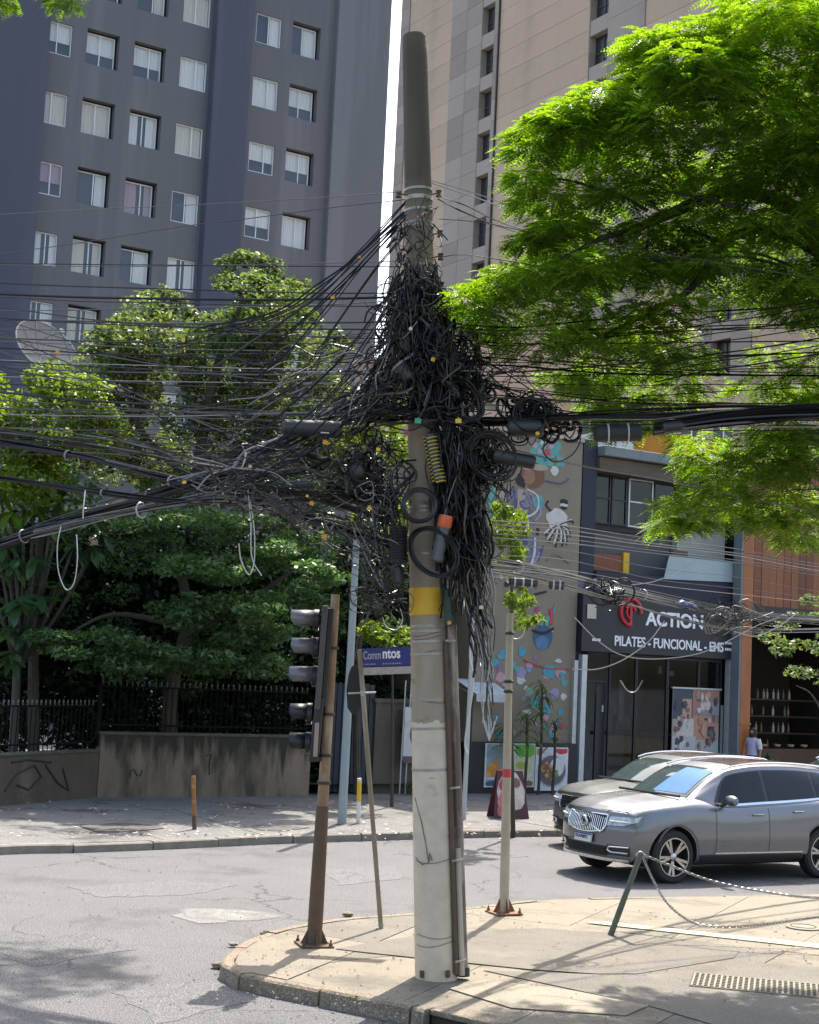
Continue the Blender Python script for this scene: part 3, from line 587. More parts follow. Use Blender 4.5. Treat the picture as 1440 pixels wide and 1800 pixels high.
# upper window: four panes in dark frames, white blinds hanging behind
for i, (xa, xb) in enumerate(((1041, 1087), (1088, 1116), (1118, 1162), (1163, 1202))):
    a, b = SA(xa, 880)+.02, SA(xb, 880)-.0; q = MB(); t = .04
    for bx in ((a, b, zW0, zW0+t), (a, b, zW1-t, zW1), (a, a+t, zW0+t, zW1-t), (b-t, b, zW0+t, zW1-t), (a+t, b-t, zW1-.62, zW1-.58)): q.box(bx[0], bx[1], .3, .36, bx[2], bx[3])
    wn = q.build('window', fasc if i not in (2,) else alu, shop); q = MB(); q.add([(a+t, .33, zW0+t), (b-t, .33, zW0+t), (b-t, .33, zW1-t), (a+t, .33, zW1-t)], [(0, 1, 2, 3)]); q.build('pane', glass('shop_glass', (.4, .43, .45), .03) if 'shop_glass' not in MATS else MATS['shop_glass'], wn)
    if i in (1, 2, 0):
        q = MB(); n = 12; x_ = a+(b-a)*(.55 if i == 0 else .1); xe = b-.1; V = []
        for k in range(n+1): V += [(x_+(xe-x_)*k/n, .55+(.05 if k % 2 else 0), zW0), (x_+(xe-x_)*k/n, .55+(.05 if k % 2 else 0), zW1-.6)]
        q.add(V, [(2*k, 2*k+2, 2*k+3, 2*k+1) for k in range(n)]); q.build('curtain', cur_m[3], wn)
q = MB(); q.box(s0+.46, s1, .4, 4.9, zW0-.14, zW0-.02); q.build('floor_slab', room_m, shop)
a_, b_ = SA(1203, 930), SA(1288, 930); q = MB(); q.box(a_+.02, b_, .28, .5, fa(1240, 1010)[1], fa(1240, 870)[1]); q.build('light_wall', grey_r, shop)
q = MB(); q.box(a_+.02, b_, .25, .45, fa(1240, 869)[1], zW1-.02); q.build('upper_light_wall', grey_r, shop)
zB1 = fa(1100, 1008)[1]
q = MB(); q.box(s0+.46, a_, .5, .7, zB1, zW0-.03); q.build('balcony_back_wall', M('balcony_dark_wall', (.1, .1, .1), .8), shop)
q = MB(); fbox(q, 1035, 968, 1113, 1006, -.46, -.40); q.build('timber_panel', M('orange_timber', (.26, .09, .03), .6, c2=(.16, .05, .02), ns=3, stretch=(8, 1, 1)), shop)
q = MB(); fbox(q, 1113, 970, 1122, 1008, -.44, -.36); q.build('amber_post', yellow_paint, shop)
q = MB(); fbox(q, 1195, 966, 1220, 980, -.3, -.24); q.build('wall_box', M('wall_box_brown', (.14, .09, .07), .7), shop)
# leaning translucent sheet
A = [fa(1170, 975), fa(1288, 988), fa(1285, 1024), fa(1160, 1018)]; q = MB(); q.prism(A, -.16, -.14); q.build('glass_screen', M('frosted_sheet', (.33, .4, .42), .25, c2=(.27, .33, .36), ns=1.2), shop)
q = MB(); q.box(s0+.46, s1, -.12, .5, zF1, zB1-.01); q.build('balcony_edge', navy, shop)
# fascia with lettering
q = MB(); q.box(s0, s1-.02, -.2, .3, zF0, zF1-.01); q.build('fascia', fasc, shop, bevel=.01)
let = M('letter_white', (.85, .85, .85), .5); redm = M('letter_red', (.6, .02, .03), .45)
def ftext(s_, x0, x1, yb, yt, mat, out=.205, ext=.012, off=.012, name='lettering', sp=1.):
    a, zb = fa(x0, yb); b, _ = fa(x1, yb); xm = (x0+x1)/2; zt = fa(x0, yt)[1]; o = text(s_, 1, mat, shop, a, zb, out, ext, off=off, name=name, spacing=sp)
    xs = [v.co.x for v in o.data.vertices]; ys = [v.co.y for v in o.data.vertices]; w_ = max(xs)-min(xs); h = max(ys)-min(ys)
    o.scale = ((b-a)/w_, (zt-zb)/h, 1); o.location.x = a-min(xs)*(b-a)/w_; return o
ftext('ACTION', 1125, 1226, 1098, 1072, let, off=.03)
ftext('PILATES - FUNCIONAL - EMS', 1071, 1262, 1134, 1116, let, off=.02)
rt = random.Random(8)   # small print too fine to read in the photograph: short raised marks
for x0_, x1_, y_ in ((1265, 1288, 1130), (1265, 1288, 1141), (1032, 1046, 1124)):
    x = x0_; q = MB()
    while x < x1_: w_ = rt.uniform(1.6, 3.6); yy = y_+(x-x0_)*.08; fbox(q, x, yy-2.4, min(x+w_, x1_), yy+2.4, .204, .212); x += w_+1.1
    q.build('small_print', let, shop, kind='stuff')
# red round emblem: two swept arcs and a stem
ca, cz = fa(1099, 1076); R_ = .35; em = MB()
for k, (a0, a1, r, x) in enumerate(((2.3, 5.2, .33, 0), (-2.0, .85, .33, .0), (2.5, 4.9, .17, .03), (-1.8, .6, .17, -.03))): em.ring((ca+x, -.225, cz), (0, 1, 0), r, .05 if k < 2 else .035, n=18, m_=6, a0=a0, a1=a1)
em.obox((ca, -.225, cz-.05), (.035, 0, .0), (0, .02, 0), (.0, 0, .28)); em.build('emblem', redm, shop, smooth=True)
# light-coloured hanging card
q = MB(); fbox(q, 1023, 1062, 1038, 1088, .215, .225); q.build('hanging_card', M('card', (.5, .47, .38), .7), shop)
# ground floor: columns, glazing, poster, door opening with a lamp
for xa, xb, yt in ((1003, 1008, 1160), (1013, 1020, 1150), (1272, 1279, 1158)):
    a = SA(xa, 1250); b = SA(xb, 1250); q = MB(); q.box(a, b+.03, -.18 if xa > 1010 else -.1, -.02 if xa > 1010 else 0.0, .13, fa(xa, yt)[1]); q.build('post', alu, shop)
z_f = fa(1150, 1152)[1]-.01; gx = [SA(1072, 1250), SA(1120, 1250), SA(1175, 1250), SA(1230, 1250), SA(1270, 1250)]
for i in range(4):
    q = MB(); t = .035; a, b = gx[i], gx[i+1]-.01
    for bx in ((a, b, .2, .3), (a, b, z_f-.08, z_f), (a, a+t, .3, z_f-.08), (b-t, b, .3, z_f-.08)): q.box(bx[0], bx[1], .05, .11, bx[2], bx[3])
    wn = q.build('shop_window', fasc, shop); q = MB(); q.add([(a+t, .08, .3), (b-t, .08, .3), (b-t, .08, z_f-.08), (a+t, .08, z_f-.08)], [(0, 1, 2, 3)]); q.build('pane', MATS['shop_glass'], wn)
q = MB(); fbox(q, 1022, 1195, 1070, 1200, -.3, -.1); q.build('door_header', navy, shop)
q = MB(); q.box(SA(1055, 1300), SA(1071, 1300), .2, .26, .14, fa(1060, 1200)[1]); d_ = q.build('door', M('door_dark', (.03, .03, .035), .5), shop); q = MB(); fbox(q, 1066, 1240, 1068, 1252, -.2, -.16); q.build('handle', alu, d_)
lx, lz = fa(1037, 1210); q = MB(); q.lathe([(.001, -.07), (.06, -.05), (.075, 0), (.06, .05), (.001, .07)], (lx, .5, lz), n=12); q.build('ceiling_lamp', M('lamp_glow', (1, .6, .2), .5, emis=(1, .5, .15, 3)), shop, smooth=True)
# poster collage in the window
px0, pz1 = fa(1184, 1210); px1, pz0 = fa(1262, 1330)
q = MB(); q.box(px0, px1, .0, .03, pz0, pz1); q.build('poster', M('poster_base', (.42, .33, .28), .7, c2=(.3, .27, .27), ns=3), shop)
q = MB(); q.box(px0-.05, px1+.05, -.03, .035, pz1, pz1+.04); q.build('poster_rail', alu, shop)
pc = [(.5, .25, .17), (.08, .07, .08), (.6, .55, .5), (.35, .12, .09), (.55, .33, .24), (.15, .15, .18), (.62, .6, .6), (.2, .1, .08)]
def ppaint(c): return M('poster_print_%02x%02x%02x' % tuple(int(v*255) for v in c), c, .6, c2=tuple(v*.7 for v in c), ns=9)
for k, (u0, v0, u1, v1, c) in enumerate(((0, .55, .45, 1, (.07, .08, .1)), (.42, .5, 1, 1, (.38, .2, .15)), (.08, .3, .5, .56, (.6, .55, .48)), (.45, .2, .95, .6, (.5, .27, .18)), (0, 0, .5, .3, (.5, .48, .46)), (.5, 0, 1, .24, (.4, .45, .42)), (.62, .62, 1, .82, (.3, .3, .32)), (.2, .55, .4, .85, (.55, .33, .27)), (.75, .3, .9, .45, (.06, .05, .06)), (.55, .02, .62, .22, (.4, .2, .14)), (.15, .02, .24, .3, (.08, .06, .06)))):
    q = MB(); q.box(px0+(px1-px0)*u0+.004, px0+(px1-px0)*u1-.004, -.0016-.0005*k, 0, pz0+(pz1-pz0)*v0, pz0+(pz1-pz0)*v1); q.build('printed_panel', ppaint(c), shop)
for k in range(52):
    u = random.uniform(.06, .94); v = random.uniform(.05, .95); c = random.choice(pc); a = px0+(px1-px0)*u; z = pz0+(pz1-pz0)*v; r = random.uniform(.03, .1); rz_ = r*random.uniform(.6, 2.2)
    P = [(min(max(a+math.cos(t)*r*random.uniform(.6, 1), px0), px1), min(max(z+math.sin(t)*rz_*random.uniform(.6, 1), pz0), pz1)) for t in [i*math.pi/5 for i in range(10)]]
    q = MB(); q.prism(P, -.008-.0006*k, 0); q.build('printed_figure', ppaint(c), shop)
# things seen inside the studio
for xa, ya, xb, yb, o, c in ((1130, 1198, 1136, 1272, -.9, (.4, .37, .33)), (1150, 1262, 1176, 1290, -1.5, (.3, .33, .36)), (1186, 1172, 1191, 1186, -.6, (.5, .5, .5)), (1205, 1180, 1213, 1190, -.6, (.5, .5, .5)), (1095, 1290, 1270, 1300, -1.2, (.06, .07, .1)), (1020, 1320, 1050, 1345, -2.5, (.18, .05, .02)), (1148, 1240, 1152, 1264, -.8, (.3, .3, .33)), (1266, 1240, 1275, 1345, -.12, (.35, .42, .4))):
    q = MB(); fbox(q, xa, ya, xb, yb, o-.1, o); q.build('interior_fitting', ppaint(c), shop, bevel=.01)
q = MB(); q.box(s0, s1, .1, 5, .02, .14); q.build('shop_floor', M('shop_floor', (.04, .04, .045), .4), shop)
q = MB(); q.box(s0+.001, s0+.2, .01, 5, .1, zF1-.01); q.build('side_wall', navy, shop)
# ------------------------------------------------------------------ orange column
x0, x1 = FA.l(1290, 1250, .33)[0], FA.l(1311, 1250, .33)[0]
oc = empty('orange_column', FA.w(0, 0), ANG, 'tall slim orange painted column between the studio and the timber-clad bar', 'column')
rustc = M('orange_column_paint', (.4, .13, .035), .5, c2=(.26, .08, .025), ns=2.5, stretch=(1, 1, .3), bump=.1)
zc1 = fa(1300, 880)[1]; q = MB(); q.box(x0+.05, x1, -.5, -.16, .13, zc1); q.build('column', rustc, oc, bevel=.02)
for zz in (1.9, 4.2, 6.4): q = MB(); q.box(x0+.03, x1+.02, -.52, -.14, zz, zz+.05); q.build('collar', rustc, oc)
q = MB(); q.box(x0-.02, x0+.045, -.5, -.2, .13, zc1); q.build('edge_strip', MATS['grey_metal_beam'], oc)
# ------------------------------------------------------------------ timber-clad bar on the right
bar = empty('timber_clad_bar', FA.w(0, 0), ANG, 'reddish timber-clad bar with a dark open front right of the orange column', 'building')
tb0 = x1+.2; tb1 = tb0+7; tz0 = fa(1370, 1068)[1]; tz1 = fa(1370, 800)[1]
wood = [M('cladding_red_%s' % k, c, .6, c2=tuple(v*.6 for v in c), ns=2, bump=.15, bs=12, stretch=(1, 1, .12)) for k, c in (('a', (.25, .08, .03)), ('b', (.19, .06, .025)), ('c', (.31, .11, .04)))]
q = MB(); q.box(tb0, tb1, .05, 6, tz0, tz1); q.build('backing', dark_m, bar)
k = 0; x = tb0
while x < tb1-.2:
    for zz, z2 in ((tz0, (tz0+tz1)/2-.01), ((tz0+tz1)/2, tz1)):
        q = MB(); q.box(x, x+.27, -.02-random.uniform(0, .015), .04, zz, z2); q.build('plank', random.choice(wood), bar)
    x += .285; k += 1
q = MB(); q.box(tb0, tb1, -.1, .1, tz0-.3, tz0-.01); q.build('lintel', fasc, bar)
q = MB(); q.box(tb0, tb1, 5, 5.2, 0, tz0); q.box(tb1, tb1+.2, 0, 5, 0, tz0); q.box(tb0-.05, tb0, .3, 5, 0, tz0); q.box(tb0, tb1, .15, 5, tz0-.1, tz0-.02); q.build('bar_room', M('bar_dark_wall', (.03, .022, .018), .9, c2=(.05, .035, .025)), bar)
shelf_m = M('shelf_wood', (.12, .06, .03), .6)
for j, zz in enumerate((1.0, 1.5, 2.0, 2.5)):
    q = MB(); q.box(tb0+.3, tb1-.3, 3.5, 3.9, zz, zz+.04); sh = q.build('shelf', shelf_m, bar)
bc = [(.5, .42, .3), (.35, .15, .05), (.1, .2, .1), (.6, .55, .5), (.3, .1, .05)]
bottle_src = {}
ORDN = 'first second third fourth fifth sixth seventh eighth ninth tenth eleventh twelfth thirteenth fourteenth fifteenth sixteenth seventeenth eighteenth nineteenth twentieth'.split()+['twenty-first', 'twenty-second', 'twenty-third', 'twenty-fourth']
for j, zz in enumerate((1.0, 1.5, 2.0, 2.5)):
    nb = -1
    for i in range(24):
        ci = random.randrange(5)
        if random.random() < .25: continue
        nb += 1
        if ci not in bottle_src:
            q = MB(); q.lathe([(.001, 0), (.04, 0), (.042, .18), (.015, .24), (.014, .3), (.001, .3)], n=10); bottle_src[ci] = q.mesh('bottle', M('bottle_%d' % ci, bc[ci], .3), True)
        o = bpy.data.objects.new('bottle', bottle_src[ci]); COL.objects.link(o); o.location = FA.w(tb0+.5+i*.22+random.uniform(-.05, .05), zz+.042, -3.65)
        tag(o, '%s bottle from the left on the %s back shelf of the bar' % (ORDN[nb], ('lowest', 'second lowest', 'second highest', 'top')[j]), 'bottle', 'bottles on the bar shelves')
q = MB(); q.box(tb0+1, tb1-.5, 1.9, 2.4, .13, 1.15); q.build('counter', shelf_m, bar, bevel=.02)
for i in range(7):
    p = FA.w(tb0+1.3+i*.55, 1.19, -2.1); q = MB(); q.lathe([(.001, 0), (.09, .02), (.11, .08), (.1, .08), (.08, .03), (.001, .02)], n=12); tag(q.build('bowl', M('cream_bowl', (.55, .42, .26), .5), None, True), '%s small cream bowl from the left on the bar counter' % ORDN[i], 'bowl', 'bowls on the bar counter').location = p
# ------------------------------------------------------------------ black poster base and food posters
pbx = empty('poster_plinth', FA.w(0, 0), ANG, 'low black wall below the mural that carries the food posters', 'wall')
a, b = SA(806, 1350), SA(1001, 1350); q = MB(); q.box(a, b, -.25, -.02, .13, fa(930, 1305)[1]); q.build('wall', black_m, pbx, bevel=.01)
def poster(px, label, bgc, border, draw):
    x0, y0, x1, y1 = px; p = empty('food_poster', FA.w(0, 0), ANG, label, 'poster'); a, z1 = fa(x0, y0); b, z0 = fa(x1, y1)
    q = MB(); q.box(a, b, -.285, -.252, z0, z1); q.build('board', ppaint(border), p, bevel=.004)
    q = MB(); q.box(a+.04, b-.04, -.2875, -.284, z0+.06, z1-.02); q.build('print', ppaint(bgc), p)
    lv = [0]
    def el(u, v, ru, rv, c, n=20, jag=0):
        lv[0] += 1; cx = a+(b-a)*u; cz = z0+(z1-z0)*v
        P = [(min(max(cx+math.cos(t)*ru*(b-a)*(1+random.uniform(-jag, jag)), a+.03), b-.03), min(max(cz+math.sin(t)*rv*(z1-z0)*(1+random.uniform(-jag, jag)), z0+.03), z1-.03)) for t in [2*math.pi*i/n for i in range(n)]]
        q = MB(); q.prism(P, -.2875-.0007*lv[0], -.287); q.build('printed_shape', ppaint(c), p)
    draw(el); return p
def d1(el):
    el(.5, .08, .5, .08, (.05, .12, .2)); el(.5, .2, .5, .03, (.7, .65, .6))
    for u, v in ((.15, .3), (.35, .32), (.3, .48), (.5, .4), (.55, .3), (.2, .42), (.42, .55), (.65, .33), (.75, .27)): el(u, v, .13, .07, random.choice([(.75, .28, .04), (.6, .18, .03), (.8, .4, .1)]), jag=.15)
def d2(el):
    el(.6, .85, .45, .18, (.15, .5, .06), jag=.05); el(.5, .42, .46, .27, (.75, .7, .55)); el(.5, .45, .4, .2, (.7, .66, .38)); el(.45, .5, .2, .09, (.4, .5, .1), jag=.2); el(.7, .08, .25, .08, (.3, .12, .08), jag=.2)
def d3(el):
    el(.8, .93, .25, .08, (.6, .05, .06), jag=.1); el(.12, .9, .1, .1, (.5, .3, .1)); el(.5, .45, .46, .38, (.45, .46, .5)); el(.5, .46, .42, .35, (.15, .13, .14)); el(.66, .55, .22, .22, (.7, .7, .68))
    for k in range(26): t = random.uniform(0, 6.3); r = random.uniform(0, 1); el(.4+math.cos(t)*.26*r, .42+math.sin(t)*.24*r, .06, .04, random.choice([(.55, .12, .04), (.65, .3, .08), (.3, .1, .04), (.6, .45, .2), (.2, .3, .08)]), 8, .3)
poster((842, 1305, 884, 1382), 'poster of orange fried snacks, leftmost on the low black wall', (.28, .37, .4), (.7, .72, .7), d1)
poster((886, 1305, 926, 1382), 'poster with green heading and pale soup plate, middle of the low black wall', (.7, .68, .55), (.6, .65, .5), d2)
poster((930, 1312, 984, 1388), 'white poster with a round plate of stew, rightmost on the low black wall', (.72, .72, .74), (.75, .75, .77), d3)
# poster on a white frame by the brown wall
x0, x1 = SA(698, 1290), SA(742, 1290)
# ------------------------------------------------------------------ brown wall and dark gate left of the entrance
bw = empty('brown_wall', FA.w(0, 0), ANG, 'stained brown plaster wall behind the leaning street sign', 'wall')
bwm = M('brown_stained_wall', (.13, .1, .075), .9, c2=(.07, .055, .045), ns=1.6, bump=.3, bs=14, c3=(.2, .16, .12), ns3=.7, lo3=.55, hi3=.75, stretch=(1, 1, .4))
a, b = SA(652, 1350), SA(726, 1350); q = MB(); q.box(a, b, -.1, .3, 0, fa(690, 1235)[1]); q.build('wall', bwm, bw); q = MB(); q.box(a-.05, b+.05, -.14, .34, fa(690, 1235)[1], fa(690, 1235)[1]+.08); q.build('coping', bwm, bw)
gt = empty('dark_gate', FA.w(0, 0), ANG, 'dark blue-grey metal gate in shade behind the signal pole', 'gate')
a2 = SA(566, 1350); n = 9
for i in range(n):
    u0 = a2+(a-a2)*i/n; u1 = a2+(a-a2)*(i+1)/n-.02; q = MB(); q.box(u0, u1, -.04, .02, .16, 2.55+.02*(i % 2)); q.build('board', M('gate_blue', (.03, .04, .055), .6, c2=(.02, .025, .035), ns=3), gt)
q = MB(); q.box(a2, a, .02, .1, .3, .4); q.box(a2, a, .02, .1, 2.2, 2.3); q.build('rail', black_m, gt)
ps = empty('bowl_poster_stand', FA.w(0, 0), ANG, 'white poster of a red bowl of food on thin legs left of the big pole', 'poster')
za, zb = fa(715, 1242)[1], fa(715, 1335)[1]; x0 -= .05
q = MB(); q.box(x0, x1, -.38, -.35, zb, za); q.build('board', ppaint((.6, .58, .56)), ps)
q = MB(); q.box(x0, x1, -.4, -.381, zb-.05, zb+.1); q.build('footer', ppaint((.15, .08, .07)), ps)
for xx in (x0-.03, x0+.12): q = MB(); q.tube([(xx, -.345, .13), (xx+.03, -.345, za+.6)], .018, 6); q.build('leg', alu, ps)
cxx = x1-.22; czz = (za+zb)/2
for k, (r, c) in enumerate(((.36, (.12, .12, .14)), (.31, (.05, .04, .05)))):
    P = [(cxx+math.cos(t)*r, czz+math.sin(t)*r*1.05) for t in [i*2*math.pi/22 for i in range(22)]]; q = MB(); q.prism(P, -.382-.002*k, -.38); q.build('printed_bowl', ppaint(c), ps)
for k in range(26):
    t = random.uniform(0, 6.3); r = random.uniform(0, .24); P = [(cxx+math.cos(t)*r+math.cos(s)*.05, czz+math.sin(t)*r+math.sin(s)*.045) for s in [i*2*math.pi/7 for i in range(7)]]; q = MB(); q.prism(P, -.386-.0006*k, -.383); q.build('printed_food', ppaint(random.choice([(.45, .05, .05), (.6, .1, .06), (.3, .03, .04), (.65, .5, .4)])), ps)
# entrance recess left of the mural wall, with a white awning
en = empty('entrance_recess', FA.w(0, 0), ANG, 'dark recessed entrance between the brown wall and the mural', 'building')
q = MB(); q.box(b+.06, sM0-.01, 2.5, 2.7, 0, 4.6); q.box(b+.06, b+.2, .35, 2.5, 0, 4.6); q.box(b+.06, sM0-.01, .4, 2.6, 4.62, 4.75); q.build('wall', bwm, en)
aw = empty('white_awning', FA.w(0, 0), ANG, 'small white fabric awning over the dark entrance behind the hanging cables', 'awning')
w0, w1 = SA(806, 1210), SA(868, 1225); zt = fa(835, 1205)[1]; zb = fa(835, 1228)[1]
q = MB(); V = []
for i in range(9):
    u = w0+(w1-w0)*i/8; V += [(u, .2, zt+.15), (u, -.75, zb+.12+(.02 if i % 2 else 0)), (u, -.76, zb-.05)]
q.add(V, [(3*i, 3*i+3, 3*i+4, 3*i+1) for i in range(8)]+[(3*i+1, 3*i+4, 3*i+5, 3*i+2) for i in range(8)]); q.build('canopy', M('awning_cloth', (.5, .52, .54), .8, c2=(.3, .32, .35), ns=5), aw)
q = MB(); q.tube([(w0, .2, zt), (w0, -.7, zb+.08)], .015, 6); q.tube([(w1, .2, zt), (w1, -.7, zb+.08)], .015, 6); q.build('frame', steel, aw)
# ------------------------------------------------------------------ garden wall, iron fence
gw = empty('garden_wall', FL.w(0, 0), ANG, 'low stained plaster wall with faint graffiti below the iron fence', 'wall')
gwm = M('stained_plaster', (.28, .2, .135), .92, c2=(.15, .11, .08), ns=1.3, amt=.5, bump=.4, bs=14, c3=(.07, .058, .04), ns3=1.1, lo3=.46, hi3=.62, stretch=(1.6, 1, .42))
mm_ = M('wall_moss_top', (.05, .05, .035), .95, c2=(.12, .11, .08), ns=3)
L0 = FL.l(170, 1412)[0]; L1 = FL.l(545, 1350)[0]; zg = FL.l(400, 1290)[1]
q = MB(); q.box(L0, L1, 0, .25, 0, zg-.06); q.build('wall', gwm, gw)
q = MB(); q.box(L0-.02, L1+.02, -.02, .27, zg-.06, zg); q.build('coping', mm_, gw, bevel=.01)
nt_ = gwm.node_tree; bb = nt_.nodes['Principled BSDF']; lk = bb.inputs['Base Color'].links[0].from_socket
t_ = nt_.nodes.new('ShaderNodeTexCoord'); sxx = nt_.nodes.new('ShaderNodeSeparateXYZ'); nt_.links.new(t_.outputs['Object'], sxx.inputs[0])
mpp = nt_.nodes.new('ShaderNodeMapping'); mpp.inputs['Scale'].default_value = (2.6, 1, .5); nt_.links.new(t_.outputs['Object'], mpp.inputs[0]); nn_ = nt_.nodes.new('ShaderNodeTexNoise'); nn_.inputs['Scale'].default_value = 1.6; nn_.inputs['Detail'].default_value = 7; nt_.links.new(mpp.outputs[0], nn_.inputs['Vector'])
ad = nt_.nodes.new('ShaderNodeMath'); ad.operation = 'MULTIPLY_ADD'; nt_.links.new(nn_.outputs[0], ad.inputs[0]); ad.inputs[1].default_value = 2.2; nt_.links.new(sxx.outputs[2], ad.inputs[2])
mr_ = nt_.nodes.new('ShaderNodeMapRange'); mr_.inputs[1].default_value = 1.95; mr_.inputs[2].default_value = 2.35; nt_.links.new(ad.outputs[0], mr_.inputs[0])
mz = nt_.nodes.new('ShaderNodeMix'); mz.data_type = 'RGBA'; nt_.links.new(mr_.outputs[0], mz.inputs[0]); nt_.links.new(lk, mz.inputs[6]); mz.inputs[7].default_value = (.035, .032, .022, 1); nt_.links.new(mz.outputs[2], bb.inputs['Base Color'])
for i in range(0):   # fallen render patches, stand a little proud
    xx = L0+1.2+i*.9+random.uniform(-.2, .2); P = [(xx+math.cos(t)*random.uniform(.09, .22), .75+math.sin(t)*random.uniform(.25, .42)) for t in [k*2*math.pi/9 for k in range(9)]]
    q = MB(); q.prism(P, -.008, 0); q.build('pale_render_patch', M('pale_render', (.38, .26, .16), .9, c2=(.25, .18, .12), ns=4), gw)
pn = M('graffiti_black', (.03, .028, .025), .8)
def gstroke(pts, r, par, fr_):
    q = MB(); q.tube([Vector((*fr_.l(x, y), 0)).xzy+Vector((0, -.006, 0)) for x, y in pts], r, 5); return q.build('graffiti_line', pn, par)
gstroke([(228, 1366), (230, 1354), (236, 1352), (240, 1362), (247, 1364), (250, 1353)], .012, gw, FL)
gstroke([(362, 1328), (372, 1326), (368, 1340), (368, 1362)], .014, gw, FL)
gw2 = empty('lower_garden_wall', FL.w(0, 0), ANG, 'lower darker stretch of garden wall at the left edge with painted scrawl', 'wall')
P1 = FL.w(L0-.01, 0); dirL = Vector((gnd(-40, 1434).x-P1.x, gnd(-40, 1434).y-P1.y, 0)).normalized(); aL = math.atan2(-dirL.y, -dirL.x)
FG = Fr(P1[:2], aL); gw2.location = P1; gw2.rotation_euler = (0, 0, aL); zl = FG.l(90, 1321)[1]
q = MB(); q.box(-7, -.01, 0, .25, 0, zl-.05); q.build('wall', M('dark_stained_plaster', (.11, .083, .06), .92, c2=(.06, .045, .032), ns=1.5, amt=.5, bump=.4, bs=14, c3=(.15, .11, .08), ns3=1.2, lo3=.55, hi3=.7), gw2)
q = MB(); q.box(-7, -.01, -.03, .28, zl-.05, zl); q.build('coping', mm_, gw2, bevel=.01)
for pts in (((8, 1390), (30, 1360), (60, 1345), (72, 1365), (50, 1388), (30, 1380)), ((80, 1345), (100, 1375), (120, 1390), (110, 1350)), ((20, 1340), (50, 1335), (90, 1340))): gstroke(pts, .022, gw2, FG)
fence = empty('iron_fence', FL.w(0, 0), ANG, 'black spear-topped iron fence standing on the garden wall', 'fence')
zf = FL.l(300, 1199)[1]; iron = M('fence_iron', (.006, .006, .006), .9, spec=.1, c2=(.014, .013, .012)); tipm = M('fence_tip', (.12, .115, .11), .7, ns=8)
q = MB(); q.tube([(0, 0, 0), (0, 0, zf-zg-.1)], .011, 6); bar0 = q.mesh('bar', iron); q = MB(); q.lathe([(.001, .12), (.022, .06), (.006, .035), (.016, .02), (.012, 0)], n=6); tip0 = q.mesh('spear_tip', tipm)
def bars(par, x0, x1, z0, n, hs=1.):
    for i in range(n):
        o = bpy.data.objects.new('bar', bar0); COL.objects.link(o); o.parent = par; o.location = (x0+(x1-x0)*i/(n-1), .12, z0); o.scale = (1, 1, hs)
        t = bpy.data.objects.new('spear_tip', tip0); COL.objects.link(t); t.parent = o; t.location = (0, 0, zf-zg-.11)
    for zz in (.12, (zf-zg)*.86*hs): q = MB(); q.box(x0-.03, x1+.03, .105, .135, z0+zz, z0+zz+.035); q.build('rail', iron, par)
bars(fence, L0+.02, L1-.1, zg, 38)
q = MB(); q.box(L0-.05, L0, .09, .15, zg-.3, zf-.05); q.build('end_post', iron, fence)
fence2 = empty('lower_iron_fence', P1, aL, 'lower stretch of black iron fence at the left edge', 'fence')
bars(fence2, -6.8, -.15, zl, 50, (FG.l(90, 1232)[1]-zl)/(zf-zg-.02))
# ------------------------------------------------------------------ trees and plants
def nrm(a): return a/np.maximum(np.linalg.norm(a, axis=-1, keepdims=True), 1e-9)
def quadmesh(name, V, mat, nper=4):
    """V: (n, nper, 3) separate small faces joined in one mesh"""
    n = len(V); me = bpy.data.meshes.new(name); me.vertices.add(n*nper); me.vertices.foreach_set('co', V.reshape(-1).astype('f4'))
    me.loops.add(n*nper); me.loops.foreach_set('vertex_index', np.arange(n*nper, dtype='i4')); me.polygons.add(n)
    me.polygons.foreach_set('loop_start', np.arange(0, n*nper, nper, dtype='i4')); me.polygons.foreach_set('loop_total', np.full(n, nper, 'i4')); me.materials.append(mat); me.update(); me.validate(); return me
def leaves(C, size, rnd, droop=.3, asp=.45, facing=None, fl=.6):
    """one pointed leaf face per centre C (n,3)"""
    n = len(C); d = rnd.normal(size=(n, 3)); d[:, 2] = d[:, 2]*.5-droop; d = nrm(d)
    up = rnd.normal(size=(n, 3))*fl; up[:, 2] += 1; s = nrm(np.cross(d, up)); L = size*rnd.uniform(.6, 1.3, (n, 1))
    nn = np.cross(s, d)
    return np.stack([C-d*L*.5, C+s*L*asp*.5+nn*L*.06, C+d*L*.5, C-s*L*asp*.5+nn*L*.06], 1)
def crown_pts(clumps, dens, rnd, shell=.55):
    """points scattered through ellipsoid clumps, thicker near their surface"""
    out = []
    for (c, r, rz) in clumps:
        n = max(8, int(dens*r*r)); d = nrm(rnd.normal(size=(n, 3))); k = shell+(1-shell)*rnd.uniform(0, 1, (n, 1))**.6; k *= rnd.uniform(.8, 1.12, (n, 1))
        out.append(np.array(c)+d*k*np.array([r, r, rz]))
    return np.concatenate(out)
def trunkmesh(name, chains, mat, parent):
    q = MB()
    for pts, r0, r1 in chains:
        P = spline(pts, 5); q.tube(P, [r0+(r1-r0)*i/(len(P)-1) for i in range(len(P))], 8)
    return q.build(name, mat, parent, smooth=True)
bark = M('bark', (.085, .065, .05), .9, c2=(.04, .032, .025), ns=6, bump=.6, bs=25, stretch=(1, 1, .3))
def W3(x, y, Y): return tuple(at(x, y, Y))
def inpoly(x, y, P):
    c = False; j = len(P)-1
    for i in range(len(P)):
        if (P[i][1] > y) != (P[j][1] > y) and x < (P[j][0]-P[i][0])*(y-P[i][1])/(P[j][1]-P[i][1])+P[i][0]: c = not c
        j = i
    return c
